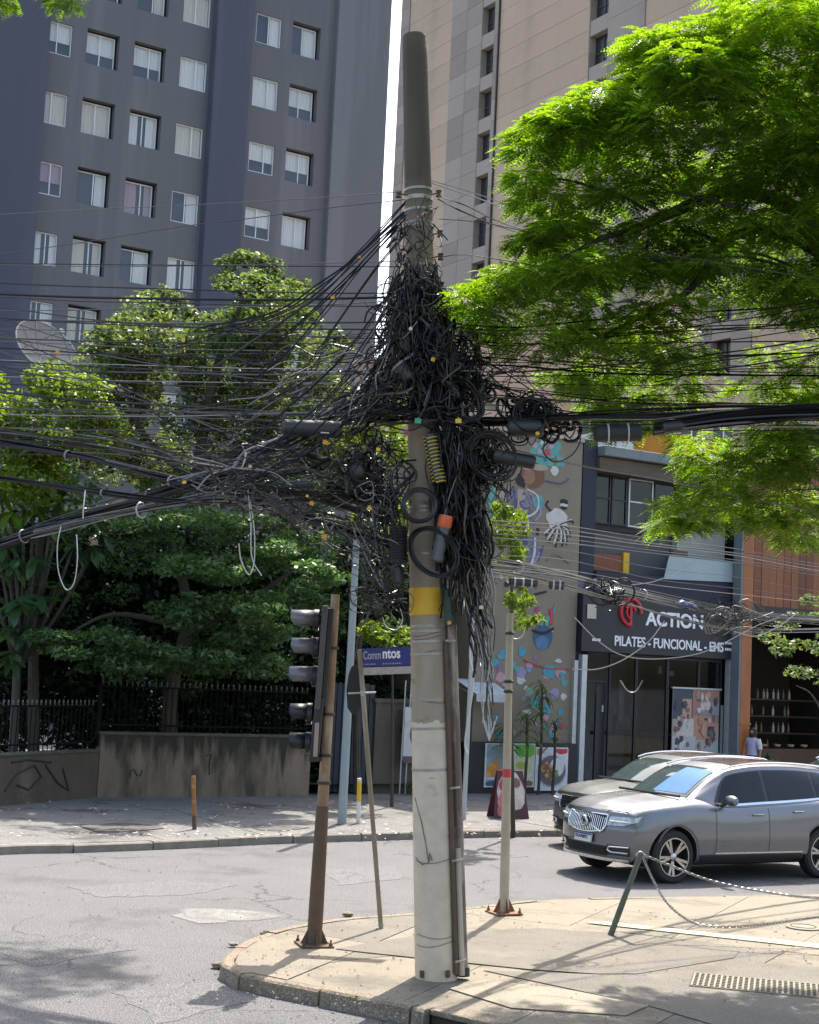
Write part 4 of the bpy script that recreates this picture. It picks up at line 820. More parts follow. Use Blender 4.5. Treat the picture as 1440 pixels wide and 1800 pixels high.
def fill(outline, n, Y0, Y1, r0, r1, flat, rnd, holes=(), tilt=(0, 0)):
    """clumps with centres inside an outline, at real depths between Y0 and Y1"""
    xs = [p[0] for p in outline]; ys = [p[1] for p in outline]; out = []; t = 0
    while len(out) < n and t < n*60:
        t += 1; x = rnd.uniform(min(xs), max(xs)); y = rnd.uniform(min(ys), max(ys))
        if not inpoly(x, y, outline): continue
        if any((x-h[0])**2+(y-h[1])**2 < h[2]**2 for h in holes): continue
        r = rnd.uniform(r0, r1); out.append((W3(x, y, rnd.uniform(Y0, Y1)+tilt[0]*(y-tilt[1])), r, r*flat))
    return out
# --- street tree at the left, behind the fence: small rounded leaves in loose balls
f_mid = foliage('leaf_mid_green', [(.045, .08, .03), (.068, .115, .04), (.095, .14, .055), (.16, .19, .1)], (2.0, 1.9, .8), .45, .45, .3)
f_lime = foliage('leaf_lime_green', [(.06, .11, .02), (.09, .15, .025), (.14, .2, .04)], (2.1, 1.9, .5), .5, .45, .3)
f_dark = foliage('leaf_dark_green', [(.036, .075, .028), (.055, .11, .038), (.08, .14, .055), (.13, .19, .095)], (1.6, 1.8, .7), .38, .42, .35)
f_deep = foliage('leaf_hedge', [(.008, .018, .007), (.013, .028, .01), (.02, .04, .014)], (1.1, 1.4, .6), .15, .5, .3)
def tree(name, label, outline, n, Y0, Y1, r0, r1, flat, dens, size, mat, chains, seed, holes=(), group=None, extra=None, shell=.55, cat='tree', asp=.5, droop=.3, tilt=(0, 0)):
    rnd = np.random.RandomState(seed); root = empty(name, chains[0][0][0] if chains else W3(outline[0][0], outline[0][1], Y0), 0, label, cat, group)
    o = root.location.copy(); cl = fill(outline, n, Y0, Y1, r0, r1, flat, rnd, holes, tilt)+(extra or [])
    P = crown_pts(cl, dens, rnd, shell)-np.array(o); me = quadmesh('crown', leaves(P, size, rnd, asp=asp, droop=droop), mat)
    c = bpy.data.objects.new('crown', me); COL.objects.link(c); c.parent = root; c['kind'] = 'stuff'
    if chains: trunkmesh('trunk', [([Vector(p)-o for p in pts], a, b) for pts, a, b in chains], bark, root)
    return root, cl
out1 = [(150, 610), (200, 575), (240, 560), (270, 530), (300, 545), (345, 560), (385, 520), (400, 480), (480, 470), (500, 510), (530, 525), (535, 575), (575, 600), (610, 640), (630, 720), (620, 800), (560, 840), (420, 850), (260, 850), (120, 850), (60, 800), (80, 720), (140, 660), (120, 600)]
gtr = lambda x, Y: (at(x, 1400, Y).x, Y, 0)
tree('broadleaf_tree', 'tall rounded pale-green tree in front of the grey block behind the cables', out1, 185, 32.6, 35.6, .28, .68, .7, 950, .15, f_mid,
     [([gtr(330, 34.6), W3(330, 1100, 34.6), W3(345, 850, 34.4), W3(380, 650, 33.4), W3(430, 520, 32.4)], .22, .05), ([W3(345, 850, 34.4), W3(250, 760, 33.8), W3(210, 640, 33)], .1, .03), ([W3(345, 850, 34.4), W3(480, 740, 34), W3(560, 640, 33)], .1, .03)], 3, holes=((125, 600, 45), (345, 540, 30), (440, 620, 16), (290, 640, 18), (520, 680, 20), (380, 700, 16)), tilt=(.008, 640), extra=[(W3(x+ax, y+ay, 33.8), r*.95, r*.7) for x, y, r in ((398, 458, .2), (425, 450, .24), (455, 455, .24), (485, 462, .2), (400, 490, .3), (470, 490, .35), (435, 500, .4), (262, 520, .2), (290, 512, .22), (315, 525, .18), (275, 548, .3), (540, 500, .16), (515, 498, .2), (550, 555, .2), (590, 585, .22), (610, 600, .15), (215, 560, .2), (180, 585, .18), (160, 610, .2), (230, 600, .3), (335, 545, .16), (520, 540, .26)) for ax, ay in ((0, 0), (7, 9), (-8, 6))])
out1b = [(20, 670), (120, 640), (200, 700), (190, 800), (100, 860), (-80, 880), (-80, 660)]
tree('lime_leaf_tree', 'sunlit yellow-green tree at the left edge below the satellite dish', out1b, 56, 29.2, 31.6, .3, .62, .7, 1000, .16, f_lime, [([gtr(60, 31), W3(60, 1100, 31), W3(75, 880, 31), W3(60, 740, 31)], .13, .04)], 4)
# --- big dark spreading tree over the wall
out2 = [(-80, 860), (150, 840), (330, 850), (520, 860), (600, 920), (590, 1000), (560, 1070), (500, 1120), (490, 1195), (360, 1215), (180, 1195), (60, 1180), (-80, 1190)]
sp = []
rnd0 = np.random.RandomState(5)
for x, y, w_ in ((330, 990, 60), (400, 1000, 60), (440, 1060, 60), (370, 1060, 70), (300, 1080, 60), (470, 1100, 50), (160, 1110, 70), (210, 1120, 60), (100, 1130, 50), (280, 1140, 60), (420, 1130, 60), (350, 1160, 60), (460, 1170, 50), (250, 1175, 60), (330, 900, 60), (420, 920, 60), (260, 930, 50), (500, 960, 60), (560, 1010, 40), (180, 1160, 50)):
    for k in range(7): sp.append((W3(x+rnd0.uniform(-w_, w_)*.7, y+rnd0.uniform(-14, 18), rnd0.uniform(29.6, 31.5)), rnd0.uniform(.28, .5), rnd0.uniform(.1, .18)))
tree('spreading_tree', 'dark shady tree spreading low over the iron fence', out2, 110, 31.5, 35, .4, .9, .55, 700, .14, f_dark,
     [([gtr(300, 32.2), W3(300, 1220, 32.2), W3(330, 1080, 32.2), W3(300, 950, 32.2)], .2, .08), ([W3(320, 1120, 32.2), W3(430, 1060, 31.5), W3(520, 1000, 31)], .09, .03), ([W3(320, 1100, 32.2), W3(200, 1080, 31.5), W3(110, 1120, 30.5)], .08, .02)], 6, extra=sp)
# hedge mass in the shade behind the fence
rndh = np.random.RandomState(9); hp = []
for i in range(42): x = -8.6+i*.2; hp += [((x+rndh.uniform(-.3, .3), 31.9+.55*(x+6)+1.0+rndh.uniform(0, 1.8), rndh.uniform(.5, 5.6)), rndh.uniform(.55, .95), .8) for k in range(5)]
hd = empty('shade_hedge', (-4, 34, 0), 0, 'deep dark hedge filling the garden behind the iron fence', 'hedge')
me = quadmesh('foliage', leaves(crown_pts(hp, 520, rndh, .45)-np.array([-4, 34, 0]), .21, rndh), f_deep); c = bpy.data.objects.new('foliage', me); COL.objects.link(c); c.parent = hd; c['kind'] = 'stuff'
q = MB()
for i in range(14): x = -8.6+i*.62-(-4); y = 32.6+.55*(x-4+6)+1.4-34; q.tube([(x, y, 0), (x+.1, y, 1.4), (x-.05, y+.1, 3)], [.05, .035, .015], 6)
q.build('stem', bark, hd)
gs = empty('garden_soil', kind='structure'); q = MB(); q.add([FL.w(-12, .35, -.3), FL.w(4.2, .35, -.3), FL.w(4.2, .35, -9), FL.w(-12, .35, -9)], [(0, 1, 2, 3)]); q.build('soil', M('garden_earth', (.03, .024, .016), .95), gs)
# --- trees between pole and brown wall
tree('slender_tree', 'bright yellow-green slender tree behind the tangle left of the pole', [(520, 740), (600, 700), (700, 690), (720, 800), (715, 900), (640, 930), (560, 920), (520, 860)], 46, 33, 36.5, .3, .55, .7, 800, .17, f_lime,
     [([gtr(628, 34.5), W3(628, 1200, 34.5), W3(640, 1000, 34.5), W3(640, 800, 34.5)], .09, .03)], 12)
tree('creeper_tree', 'dark leafy tree behind the pale lamp post and street sign', [(500, 900), (600, 900), (715, 940), (720, 1110), (640, 1200), (570, 1190), (560, 1080), (500, 1040)], 50, 34, 37, .35, .6, .7, 700, .15, f_dark,
     [([gtr(585, 36), W3(590, 1200, 36), W3(600, 1000, 36)], .1, .04)], 13)
tree('young_street_tree', 'young tree with drooping bright leaves right of the hanging cables', [(858, 905), (890, 885), (915, 900), (925, 960), (905, 990), (925, 1040), (948, 1085), (920, 1110), (880, 1090), (868, 1030), (885, 980)], 42, 27.5, 29, .08, .18, .8, 2600, .16, f_lime,
     [([gtr(905, 28.4), W3(898, 1200, 28.4), W3(900, 1000, 28.4), W3(895, 920, 28.4)], .045, .015)], 14, asp=.28, droop=1.2)
tree('small_hedge_tree', 'low bright green shrub behind the street sign', [(640, 1100), (722, 1105), (722, 1140), (650, 1135)], 14, 31, 33, .18, .3, .6, 900, .13, f_lime, [([gtr(690, 32), W3(690, 1250, 32), W3(690, 1130, 32)], .04, .015)], 15, cat='shrub')
tree('bar_front_tree', 'leafy dark green branch tips hanging before the dark bar at right', [(1340, 1060), (1460, 1040), (1500, 1240), (1430, 1230), (1400, 1200), (1370, 1170), (1350, 1110)], 16, 33, 35, .2, .4, .4, 900, .13, f_mid, [([gtr(1470, 34.2), W3(1468, 1300, 34.2), W3(1450, 1150, 34)], .08, .02), ([W3(1468, 1300, 34.2), W3(1430, 1225, 34.1), W3(1400, 1205, 34)], .03, .01)], 16, holes=((1345, 1180, 40),))
# --- plumeria at the left edge: large leaves, each one a part
plum = empty('plumeria', gtr(20, 30.6), 0, 'plumeria with long dark leaves and cream flowers at the left edge', 'shrub')
o = plum.location.copy()
q = MB(); L = .34
for s in (1, -1):
    pass
V = []; nseg = 6
for i in range(nseg+1):
    t = i/nseg; w_ = .055*math.sin(math.pi*min(1, t*.93+.05))**.8; zz = -.05*t*t; V += [(t*L, -w_, zz+.012), (t*L, 0, zz), (t*L, w_, zz+.012)]
Fc = []
for i in range(nseg): Fc += [(3*i, 3*i+1, 3*i+4, 3*i+3), (3*i+1, 3*i+2, 3*i+5, 3*i+4)]
q.add(V, Fc); f_pl = [foliage('plumeria_leaf_a', [(.03, .075, .03), (.045, .1, .04)], (1.3, 1.8, .7), .35, .3, .6), foliage('plumeria_leaf_b', [(.06, .11, .045), (.08, .14, .05)], (1.5, 1.7, .7), .4, .35, .6), foliage('plumeria_leaf_c', [(.1, .19, .02), (.13, .23, .03)], (1.9, 1.8, .5), .45, .35, .5)]
lf = [q.mesh('leaf', f, True, 80) for f in f_pl]
flw = MB()
for k in range(5): a = k*2*math.pi/5; u = Vector((math.cos(a), math.sin(a), .3)); v = Vector((-math.sin(a), math.cos(a), 0)); flw.add([(0, 0, 0), u*.03+v*.018, u*.055, u*.03-v*.018], [(0, 1, 2, 3)])
fl_m = flw.mesh('flower', M('plumeria_flower', (.55, .42, .24), .6, c2=(.6, .5, .36), ns=20))
rp = np.random.RandomState(21); branches = []
spots = [(20, 905, 29), (60, 895, 29.4), (110, 880, 29.6), (150, 905, 30), (90, 925, 29.2), (25, 990, 28.8), (60, 985, 29), (30, 1060, 28.6), (70, 1050, 29), (50, 1105, 28.8), (10, 1110, 28.6), (100, 1030, 29.2), (5, 950, 29), (165, 960, 30), (130, 960, 29.8), (20, 1150, 28.8), (-30, 1000, 28.6), (-20, 900, 29), (40, 850, 29.5), (75, 860, 29.8), (115, 850, 30), (0, 860, 29), (180, 940, 30.2)]
nleaf = 0
for (x, y, Y) in spots:
    c = Vector(W3(x, y, Y+1.2)); lime = y < 930
    for k in range(12):
        if nleaf >= 296: break
        nleaf += 1; l = bpy.data.objects.new('leaf', lf[2] if lime and rp.rand() < .6 else lf[int(rp.rand() < .35)]); COL.objects.link(l); l.parent = plum
        az = k*2.4+rp.uniform(-.3, .3); el = rp.uniform(-.1, .95); l.location = c-o+Vector((0, 0, rp.uniform(-.06, .06))); l.rotation_euler = (rp.uniform(-.5, .5), el, az); s = rp.uniform(1.1, 1.75); l.scale = (s, s, s)
    if rp.rand() < .5:
        for k in range(7):
            f = bpy.data.objects.new('flower', fl_m); COL.objects.link(f); f.parent = plum; f.location = c-o+Vector((rp.uniform(-.09, .09), rp.uniform(-.12, .02), rp.uniform(.02, .14))); f.rotation_euler = (rp.uniform(0, 1.2), rp.uniform(-.8, .8), 0); f.scale = (1.2,)*3
    branches.append(c)
hub = Vector(W3(30, 1180, 30.6)); trunkmesh('trunk', [([Vector((0, 0, 0)), hub-o], .11, .08)]+[([hub-o, (hub*.5+c*.5)-o+Vector((.05, .1, -.05)), c-o], .05, .025) for c in branches], M('plumeria_bark', (.07, .06, .05), .85, ns=8), plum)
# --- dracaena and palms against the mural
def strappy(name, label, c, h, n, L, w_, mat, seed, cat='plant'):
    rnd = np.random.RandomState(seed); root = empty(name, c, 0, label, cat); q = MB(); q.tube([(0, 0, 0), (.03, 0, h*.5), (0, 0, h)], [.04, .035, .025], 7); q.build('stem', bark, root)
    for i in range(n):
        az = rnd.uniform(0, 6.28); el = rnd.uniform(.1, 1.3); d = Vector((math.cos(az), math.sin(az), 0)); l = L*rnd.uniform(.7, 1.1); V = []; q = MB(); z0 = h-rnd.uniform(0, .35)*h
        for k in range(6):
            t = k/5; p = d*l*t*math.cos(el)+Vector((0, 0, z0+l*(t*math.sin(el)-.75*t*t))); s = Vector((-d.y, d.x, 0))*w_*math.sin(math.pi*(t*.9+.08)); V += [p-s, p+s]
        q.add(V, [(2*k, 2*k+1, 2*k+3, 2*k+2) for k in range(5)]); q.build('leaf', mat, root, smooth=True)
    return root
strappy('dracaena', 'tall spiky green dracaena in front of the mural behind the thin post', FA.w(SA(925, 1250), .13, .6), 2.6, 40, .75, .03, f_mid, 31)
strappy('dracaena', 'shorter spiky plant left of the tall dracaena', FA.w(SA(895, 1280), .13, .7), 1.9, 34, .8, .03, f_mid, 32)
strappy('dracaena', 'dark spiky plant low behind the food posters', FA.w(SA(870, 1290), .13, .5), 1.6, 30, .7, .035, f_dark, 33)
strappy('dracaena', 'small dark spiky plant nearest the white shop post', FA.w(SA(950, 1290), .13, .55), 1.7, 26, .6, .03, f_dark, 34)
strappy('potted_grass', 'tuft of grassy leaves at the foot of the brown wall', FA.w(SA(709, 1400), .13, .5), .25, 40, .4, .018, f_mid, 35)
strappy('bar_plant', 'green potted plant just inside the bar beside the standing woman', FA.w(SA(1345, 1340), .13, .1), 1.0, 26, .5, .03, f_mid, 36)
# --- satellite dish on the grey building side
dc = Vector(W3(78, 618, 55)); ds = empty('satellite_dish', dc, 0, 'large pale mesh satellite dish against the grey block at left', 'satellite dish')
axd = Vector((.62, -.55, .55)).normalized(); R_ = 1.28; prof = [(R_*k/8, .42*(k/8)**2-.2) for k in range(9)]
q = MB(); q.lathe(prof, (0, 0, 0), axd, 30); q.build('reflector', M('dish_mesh', (.32, .29, .25), .7, c2=(.25, .22, .19), ns=5), ds, smooth=True)
q = MB(); q.ring(axd*.22, axd, R_, .03, n=36); q.build('rim', M('dish_rim', (.55, .5, .45), .6), ds)
u = axd.orthogonal().normalized(); v = axd.cross(u)
for k in range(10): a = k*math.pi/5; q = MB(); q.tube([axd*(.42*(t/4)**2-.17)+(u*math.cos(a)+v*math.sin(a))*R_*t/4 for t in range(5)], .016, 4); q.build('rib', MATS['dish_rim'], ds)
for k in range(3): a = k*2.09+.3; q = MB(); q.tube([axd*.2+(u*math.cos(a)+v*math.sin(a))*R_*.98, axd*1.15], .012, 4); q.build('feed_strut', rust_dark, ds)
q = MB(); q.lathe([(.001, 0), (.09, 0), (.11, .16), (.001, .2)], axd*1.05, axd, 12); q.build('feed_horn', steel, ds)
q = MB(); q.tube([axd*-.22, Vector((-.1, .9, -.9)), Vector((-.1, 1.2, -11.0))], .06, 8); q.build('mast', steel, ds)
# --- near tree on the right: feathery fronds in flat layers
f_near = foliage('feathery_leaf', [(.03, .065, .01), (.045, .095, .013), (.075, .13, .016), (.035, .075, .012)], (6.5, 5.6, .8), .45, .5, .25)
outR = [(890, 250), (900, 200), (990, 165), (1010, 135), (1105, 130), (1105, 60), (1160, 45), (1280, 10), (1330, -60), (1820, -60), (1820, 930), (1440, 920), (1370, 910), (1330, 880), (1250, 880), (1190, 905), (1170, 880), (1215, 820), (1215, 765), (1330, 720), (1330, 640), (1200, 690), (1130, 720), (1060, 725), (1010, 680), (960, 600), (880, 575), (830, 560), (800, 540), (790, 500), (850, 470), (890, 430), (920, 380), (940, 330), (900, 310)]
holesR = ((1000, 330, 26), (1120, 280, 24), (1290, 420, 26), (1060, 500, 24), (1380, 330, 26), (1180, 180, 20), (1260, 850, 16), (1240, 250, 34), (1075, 150, 0), (1175, 345, 30), (1230, 560, 48), (1320, 560, 56), (1400, 590, 50), (1255, 640, 45), (1100, 640, 20), (900, 340, 30), (1330, 250, 22))
def frond_pts(c, r, rz, n, rnd, fr_len, lfl):
    """n feathery fronds growing outward from a flat layer; returns leaf faces"""
    az = rnd.uniform(0, 2*math.pi, n); rr = r*np.sqrt(rnd.uniform(0, 1, n)); base = np.stack([c[0]+np.cos(az)*rr, c[1]+np.sin(az)*rr, c[2]+rnd.uniform(-1, 1, n)*rz-(rr/r)**2*rz*1.2], 1)
    a2 = az+rnd.normal(0, .6, n); pit = rnd.uniform(-.6, .3, n); d = np.stack([np.cos(a2)*np.cos(pit), np.sin(a2)*np.cos(pit), np.sin(pit)], 1)
    side = nrm(np.stack([-d[:, 1], d[:, 0], rnd.normal(0, .22, n)], 1)); nn = np.cross(d, side); L = fr_len*rnd.uniform(.7, 1.2, n)
    out = []; K = 8
    for k in range(K):
        t = (k+.7)/K; p = base+d*(L*t)[:, None]-np.array([0, 0, 1])*(L*.35*t*t)[:, None]; ll = (lfl*math.sin(math.pi*(.15+.8*t)))
        for s in (1, -1):
            tip = p+side*s*ll+d*ll*.35-np.array([0, 0, 1])*ll*.15; w_ = d*ll*.27
            out.append(np.stack([p, (p+tip)/2+w_, tip, (p+tip)/2-w_], 1))
    return np.stack(out, 1).reshape(-1, 4, 3)
outR = [(x+50*min(1, max(0, (1230-x)/300)), y+(28 if y < 320 else 8)) for x, y in outR]
rnd = np.random.RandomState(41); nr = empty('feathery_street_tree', (8.2, 16.5, .1), 0, 'large sunlit feathery-leaved tree overhanging from the upper right', 'tree')
o = np.array(nr.location); cl = fill(outR, 470, 13.6, 16.2, .22, .46, .24, rnd, holesR, (.0036, 450))
tips = [(905, 215), (925, 195), (960, 175), (1000, 160), (1030, 140), (1090, 135), (1110, 90), (1110, 55), (1150, 45), (1190, 40), (1230, 25), (1290, 5), (900, 240), (895, 290), (920, 330), (810, 490), (790, 500), (830, 480), (860, 460), (800, 530), (830, 555), (900, 400), (930, 385), (960, 370), (1190, 860), (1180, 895), (1220, 890), (1280, 870), (1340, 890), (1400, 920), (1030, 705), (1000, 660), (960, 640), (1100, 720), (1050, 730), (1060, 690), (1150, 60), (1260, 60), (1210, 100), (980, 210), (1060, 180), (1230, 780), (1300, 800), (1380, 800), (1240, 840)]
tips = [(x+32, y+18) if x < 1150 else (x, y+22) for x, y in tips]
cl += [(W3(x, y, rnd.uniform(14, 15.6)+.0036*(y-450)), rnd.uniform(.16, .26), .05) for x, y in tips for _ in (0, 1, 2)]
V = np.concatenate([frond_pts(c, r, rz, int(34+400*r*r), rnd, .2, .052) for c, r, rz in cl])-o
c = bpy.data.objects.new('crown', quadmesh('crown', V, f_near)); COL.objects.link(c); c.parent = nr; c['kind'] = 'stuff'
ov = Vector(o)
def WT(x, y, Y): return W3(x, y, Y-.5+.0036*(y-450))
lim = [([(0, 0, 0), Vector((-.1, 0, 2.5)), Vector((-.4, 0, 4.6)), Vector((-.5, .1, 7)), Vector((-.3, .1, 9.5))], .26, .07)]
def L_(pts, a, b): lim.append(([Vector(W3(*p))-ov for p in pts], a, b))
st0 = tuple(ov+Vector((-.4, 0, 4.6)))
lim.append(([Vector((-.4, 0, 4.6)), Vector(WT(1500, 560, 16.3))-ov, Vector(WT(1440, 400, 16))-ov, Vector(WT(1300, 335, 15.6))-ov, Vector(WT(1180, 375, 15.2))-ov, Vector(WT(1110, 405, 15))-ov, Vector(WT(1055, 420, 14.8))-ov, Vector(WT(960, 470, 14.7))-ov], .11, .012))
lim.append(([Vector((-.4, 0, 4.6)), Vector(WT(1480, 700, 16))-ov, Vector(WT(1330, 800, 15.6))-ov, Vector(WT(1230, 850, 15.2))-ov], .07, .012))
lim.append(([Vector((-.5, .1, 6.0)), Vector(WT(1420, 200, 15.6))-ov, Vector(WT(1300, 130, 15.2))-ov, Vector(WT(1190, 80, 15))-ov], .09, .012))
lim.append(([Vector((-.45, 0, 5.0)), Vector(WT(1400, 420, 15.4))-ov, Vector(WT(1200, 520, 15))-ov, Vector(WT(1040, 600, 15))-ov], .08, .012))
for k in range(60):
    c_, r, _ = cl[rnd.randint(len(cl)-90)]; c_ = Vector(c_); tgt = c_+Vector((rnd.uniform(.5, 1.1), rnd.uniform(-.3, .3), rnd.uniform(-.3, .1)))
    lim.append(([tgt-ov, (tgt+c_)/2-ov+Vector((0, 0, .05)), c_-ov], .02, .004))
trunkmesh('trunk', lim, M('near_bark', (.05, .042, .035), .9, c2=(.03, .025, .02), ns=9, bump=.5, bs=30), nr)
# another street tree outside the frame at left: only its lowest leafy tips hang into the top left corner
rnd = np.random.RandomState(43); tl = empty('overhanging_tree', (-9.6, 24.5, .13), 0, 'tree whose yellow-green leaf tips hang into the top left corner', 'tree'); o = np.array(tl.location)
ocl = [((rnd.uniform(-8, -.4), rnd.uniform(20.8, 25), rnd.uniform(14.5, 16.4)), rnd.uniform(.35, .75), .14) for _ in range(46)]  # unseen crown added above the frame to cast dappled shade on the road
ocl += [(W3(x, y, 22), r, .07) for x, y, r in ((8, 8, .1), (4, -16, .2), (100, 0, .12), (126, 2, .1), (95, -25, .2), (20, -40, .3), (60, -60, .3), (130, -35, .25), (-30, -20, .3), (90, -70, .4), (10, -90, .4))]
V = np.concatenate([frond_pts(c, r, rz, int(26+200*r*r), rnd, .2, .06) for c, r, rz in ocl])-o
c = bpy.data.objects.new('crown', quadmesh('crown', V, f_near)); COL.objects.link(c); c.parent = tl; c['kind'] = 'stuff'
tlv = Vector(o); ch = [([(0, 0, 0), (.2, 0, 5), (.5, -.2, 10), (1.2, -.4, 14)], .3, .14), ([(1.2, -.4, 14), (3.5, -1.5, 15), (6, -2, 15.3), (8.6, -1.8, 15.2)], .13, .03), ([(.9, -.3, 12.5), Vector(W3(-30, -70, 22.4))-tlv, Vector(W3(60, -40, 22))-tlv, Vector(W3(105, -8, 22))-tlv], .08, .008), ([Vector(W3(-30, -70, 22.4))-tlv, Vector(W3(4, -20, 22))-tlv], .02, .006)]
trunkmesh('trunk', ch, MATS['near_bark'], tl)
# ------------------------------------------------------------------ the big concrete pole
Ybase = 15.31; pb_ = Vector(gnd(767, 1718, ZI)); ptop = Vector(at(729, 62, 14.75))
up = empty('utility_pole', pb_, 0, 'thick leaning concrete utility pole smothered in cables, white painted foot', 'utility pole')
ax_ = ptop-pb_; HP = ax_.length; axn = ax_.normalized()
def pz(y):  # distance along the pole for image row y
    lo, hi = 0., 1.
    for _ in range(40):
        m_ = (lo+hi)/2; p = pb_+ax_*m_-CP; yy = 900-FPX*p.dot(CU)/p.dot(FW)
        if yy > y: lo = m_
        else: hi = m_
    return lo*HP
def prad(h): return .198+(.122-.198)*h/HP
pm_ = bpy.data.materials.new('pole_concrete'); pm_.use_nodes = True; N = pm_.node_tree.nodes; Lk = pm_.node_tree.links; b = N['Principled BSDF']; b.inputs['Roughness'].default_value = .85
tc = N.new('ShaderNodeTexCoord'); sx = N.new('ShaderNodeSeparateXYZ'); Lk.new(tc.outputs['Object'], sx.inputs[0])
def nz(scale, det=6, st=None):
    n = N.new('ShaderNodeTexNoise'); n.inputs['Scale'].default_value = scale; n.inputs['Detail'].default_value = det
    if st: mp = N.new('ShaderNodeMapping'); mp.inputs['Scale'].default_value = st; Lk.new(tc.outputs['Object'], mp.inputs[0]); Lk.new(mp.outputs[0], n.inputs['Vector'])
    else: Lk.new(tc.outputs['Object'], n.inputs['Vector'])
    return n.outputs[0]
def mixc(f, a, b_):
    m_ = N.new('ShaderNodeMix'); m_.data_type = 'RGBA'
    for k, v in ((0, f), (6, a), (7, b_)):
        if hasattr(v, 'links'): Lk.new(v, m_.inputs[k])
        elif k: m_.inputs[k].default_value = tuple(v)+(1,)
        else: m_.inputs[0].default_value = v
    return m_.outputs[2]
def mrange(v, a, b_, c=0, d=1):
    m_ = N.new('ShaderNodeMapRange'); Lk.new(v, m_.inputs[0]); m_.inputs[1].default_value = a; m_.inputs[2].default_value = b_; m_.inputs[3].default_value = c; m_.inputs[4].default_value = d; return m_.outputs[0]
def mth(op, a, b_):
    m_ = N.new('ShaderNodeMath'); m_.operation = op
    for k, v in ((0, a), (1, b_)):
        if hasattr(v, 'links'): Lk.new(v, m_.inputs[k])
        else: m_.inputs[k].default_value = v
    return m_.outputs[0]
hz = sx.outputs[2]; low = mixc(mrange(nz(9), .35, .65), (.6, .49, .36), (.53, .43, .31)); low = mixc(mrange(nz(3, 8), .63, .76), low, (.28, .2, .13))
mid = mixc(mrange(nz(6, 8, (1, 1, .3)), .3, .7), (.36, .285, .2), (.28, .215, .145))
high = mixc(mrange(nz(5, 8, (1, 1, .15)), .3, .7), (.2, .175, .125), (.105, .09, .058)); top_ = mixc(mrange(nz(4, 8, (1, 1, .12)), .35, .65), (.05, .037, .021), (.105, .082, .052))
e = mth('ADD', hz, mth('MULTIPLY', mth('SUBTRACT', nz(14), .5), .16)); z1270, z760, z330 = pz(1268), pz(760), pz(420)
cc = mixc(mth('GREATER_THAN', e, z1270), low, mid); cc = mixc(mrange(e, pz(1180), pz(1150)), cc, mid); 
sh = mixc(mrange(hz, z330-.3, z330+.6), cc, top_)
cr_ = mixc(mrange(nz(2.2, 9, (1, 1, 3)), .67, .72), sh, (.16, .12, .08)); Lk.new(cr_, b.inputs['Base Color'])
bpn = N.new('ShaderNodeBump'); bpn.inputs['Strength'].default_value = .5; bpn.inputs['Distance'].default_value = .012; Lk.new(nz(30, 8), bpn.inputs['Height']); Lk.new(bpn.outputs[0], b.inputs['Normal'])
rotq = Vector((0, 0, 1)).rotation_difference(axn).to_euler()
up.rotation_euler = rotq
prof = [(prad(0)+.004, -.1)]+[(prad(h), h) for h in np.linspace(0, HP-.03, 40)]+[(prad(HP)-.012, HP-.005), (.001, HP+.004)]
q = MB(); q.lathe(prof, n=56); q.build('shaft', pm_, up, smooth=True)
y0, y1 = pz(1082), pz(1034); q = MB(); q.lathe([(prad(y0)+.001, y0), (prad(y0)+.006, y0+.004), (prad(y1)+.006, y1-.004), (prad(y1)+.001, y1)], n=56); q.build('yellow_band', yellow_paint, up, smooth=True)
bandm = M('steel_band', (.4, .37, .32), .45, .6, c2=(.25, .22, .18), ns=12)
for y in (336, 350, 353, 372, 395, 400, 1101, 1110, 1128, 1150, 1230, 1280, 1352, 700, 705, 760, 893, 900, 975, 560, 470):
    h = pz(y); q = MB(); w_ = .012; q.lathe([(prad(h)+.001, h-w_), (prad(h)+.006, h-w_), (prad(h)+.006, h+w_), (prad(h)+.001, h+w_)], n=40); q.build('strap', bandm, up)
wirem = M('thin_wire', (.22, .2, .17), .5, .4, c2=(.1, .09, .08), ns=10)
for y in (1115, 1121, 1147, 1232, 1510, 1641, 1655):
    h = pz(y); q = MB(); q.tube([Vector((math.cos(a)*(prad(h)+.004), math.sin(a)*(prad(h)+.004), h+.02*math.sin(a*2+y))) for a in [k*2*math.pi/28-2.6 for k in range(25)]], .003, 5); q.build('wire_wrap', wirem, up)
# conduit pipes strapped to the right side
def onpole(y, ang, out=0.):  # point on the pole surface: ang 0 = right, -90 = front
    h = pz(y); r = prad(h)+out; return Vector((math.cos(math.radians(ang))*r, math.sin(math.radians(ang))*r, h))
for (ya, yb, ang, r, mt, off) in ((1712, 1100, -8, .05, M('rusty_conduit', (.17, .12, .09), .6, .2, c2=(.09, .06, .05), ns=6, amt=.5, stretch=(1, 1, .3), c3=(.35, .28, .22), ns3=3, lo3=.52, hi3=.6), .052), (1708, 1130, -36, .024, rust_dark, .026), (1700, 1075, 22, .03, black_m, .035), (1712, 1490, -22, .03, M('cream_pipe', (.45, .38, .28), .7, ns=5), .055)):
    q = MB(); q.tube([onpole(y, ang, off) for y in np.linspace(ya, yb, 8)], r, 10); q.build('conduit', mt, up, smooth=True)
for y in (1685, 1510, 1384, 1128): q = MB(); h = pz(y); q.tube([Vector((math.cos(a)*(prad(h)+.085), math.sin(a)*(prad(h)+.085)*.9, h)) for a in np.linspace(-.9, .5, 8)], .012, 5); q.build('bracket', bandm, up)
q = MB(); q.tube([onpole(y, -6, .055) for y in (1716, 1700)], .062, 12); q.build('conduit_foot', M('iron_foot', (.03, .025, .025), .6), up)
q = MB()
for a in (-130, -60, -25): q.tube([onpole(1712, a, .01), onpole(1700, a, .012)], .022, 8)
q.build('foot_bolt', rust_dark, up)
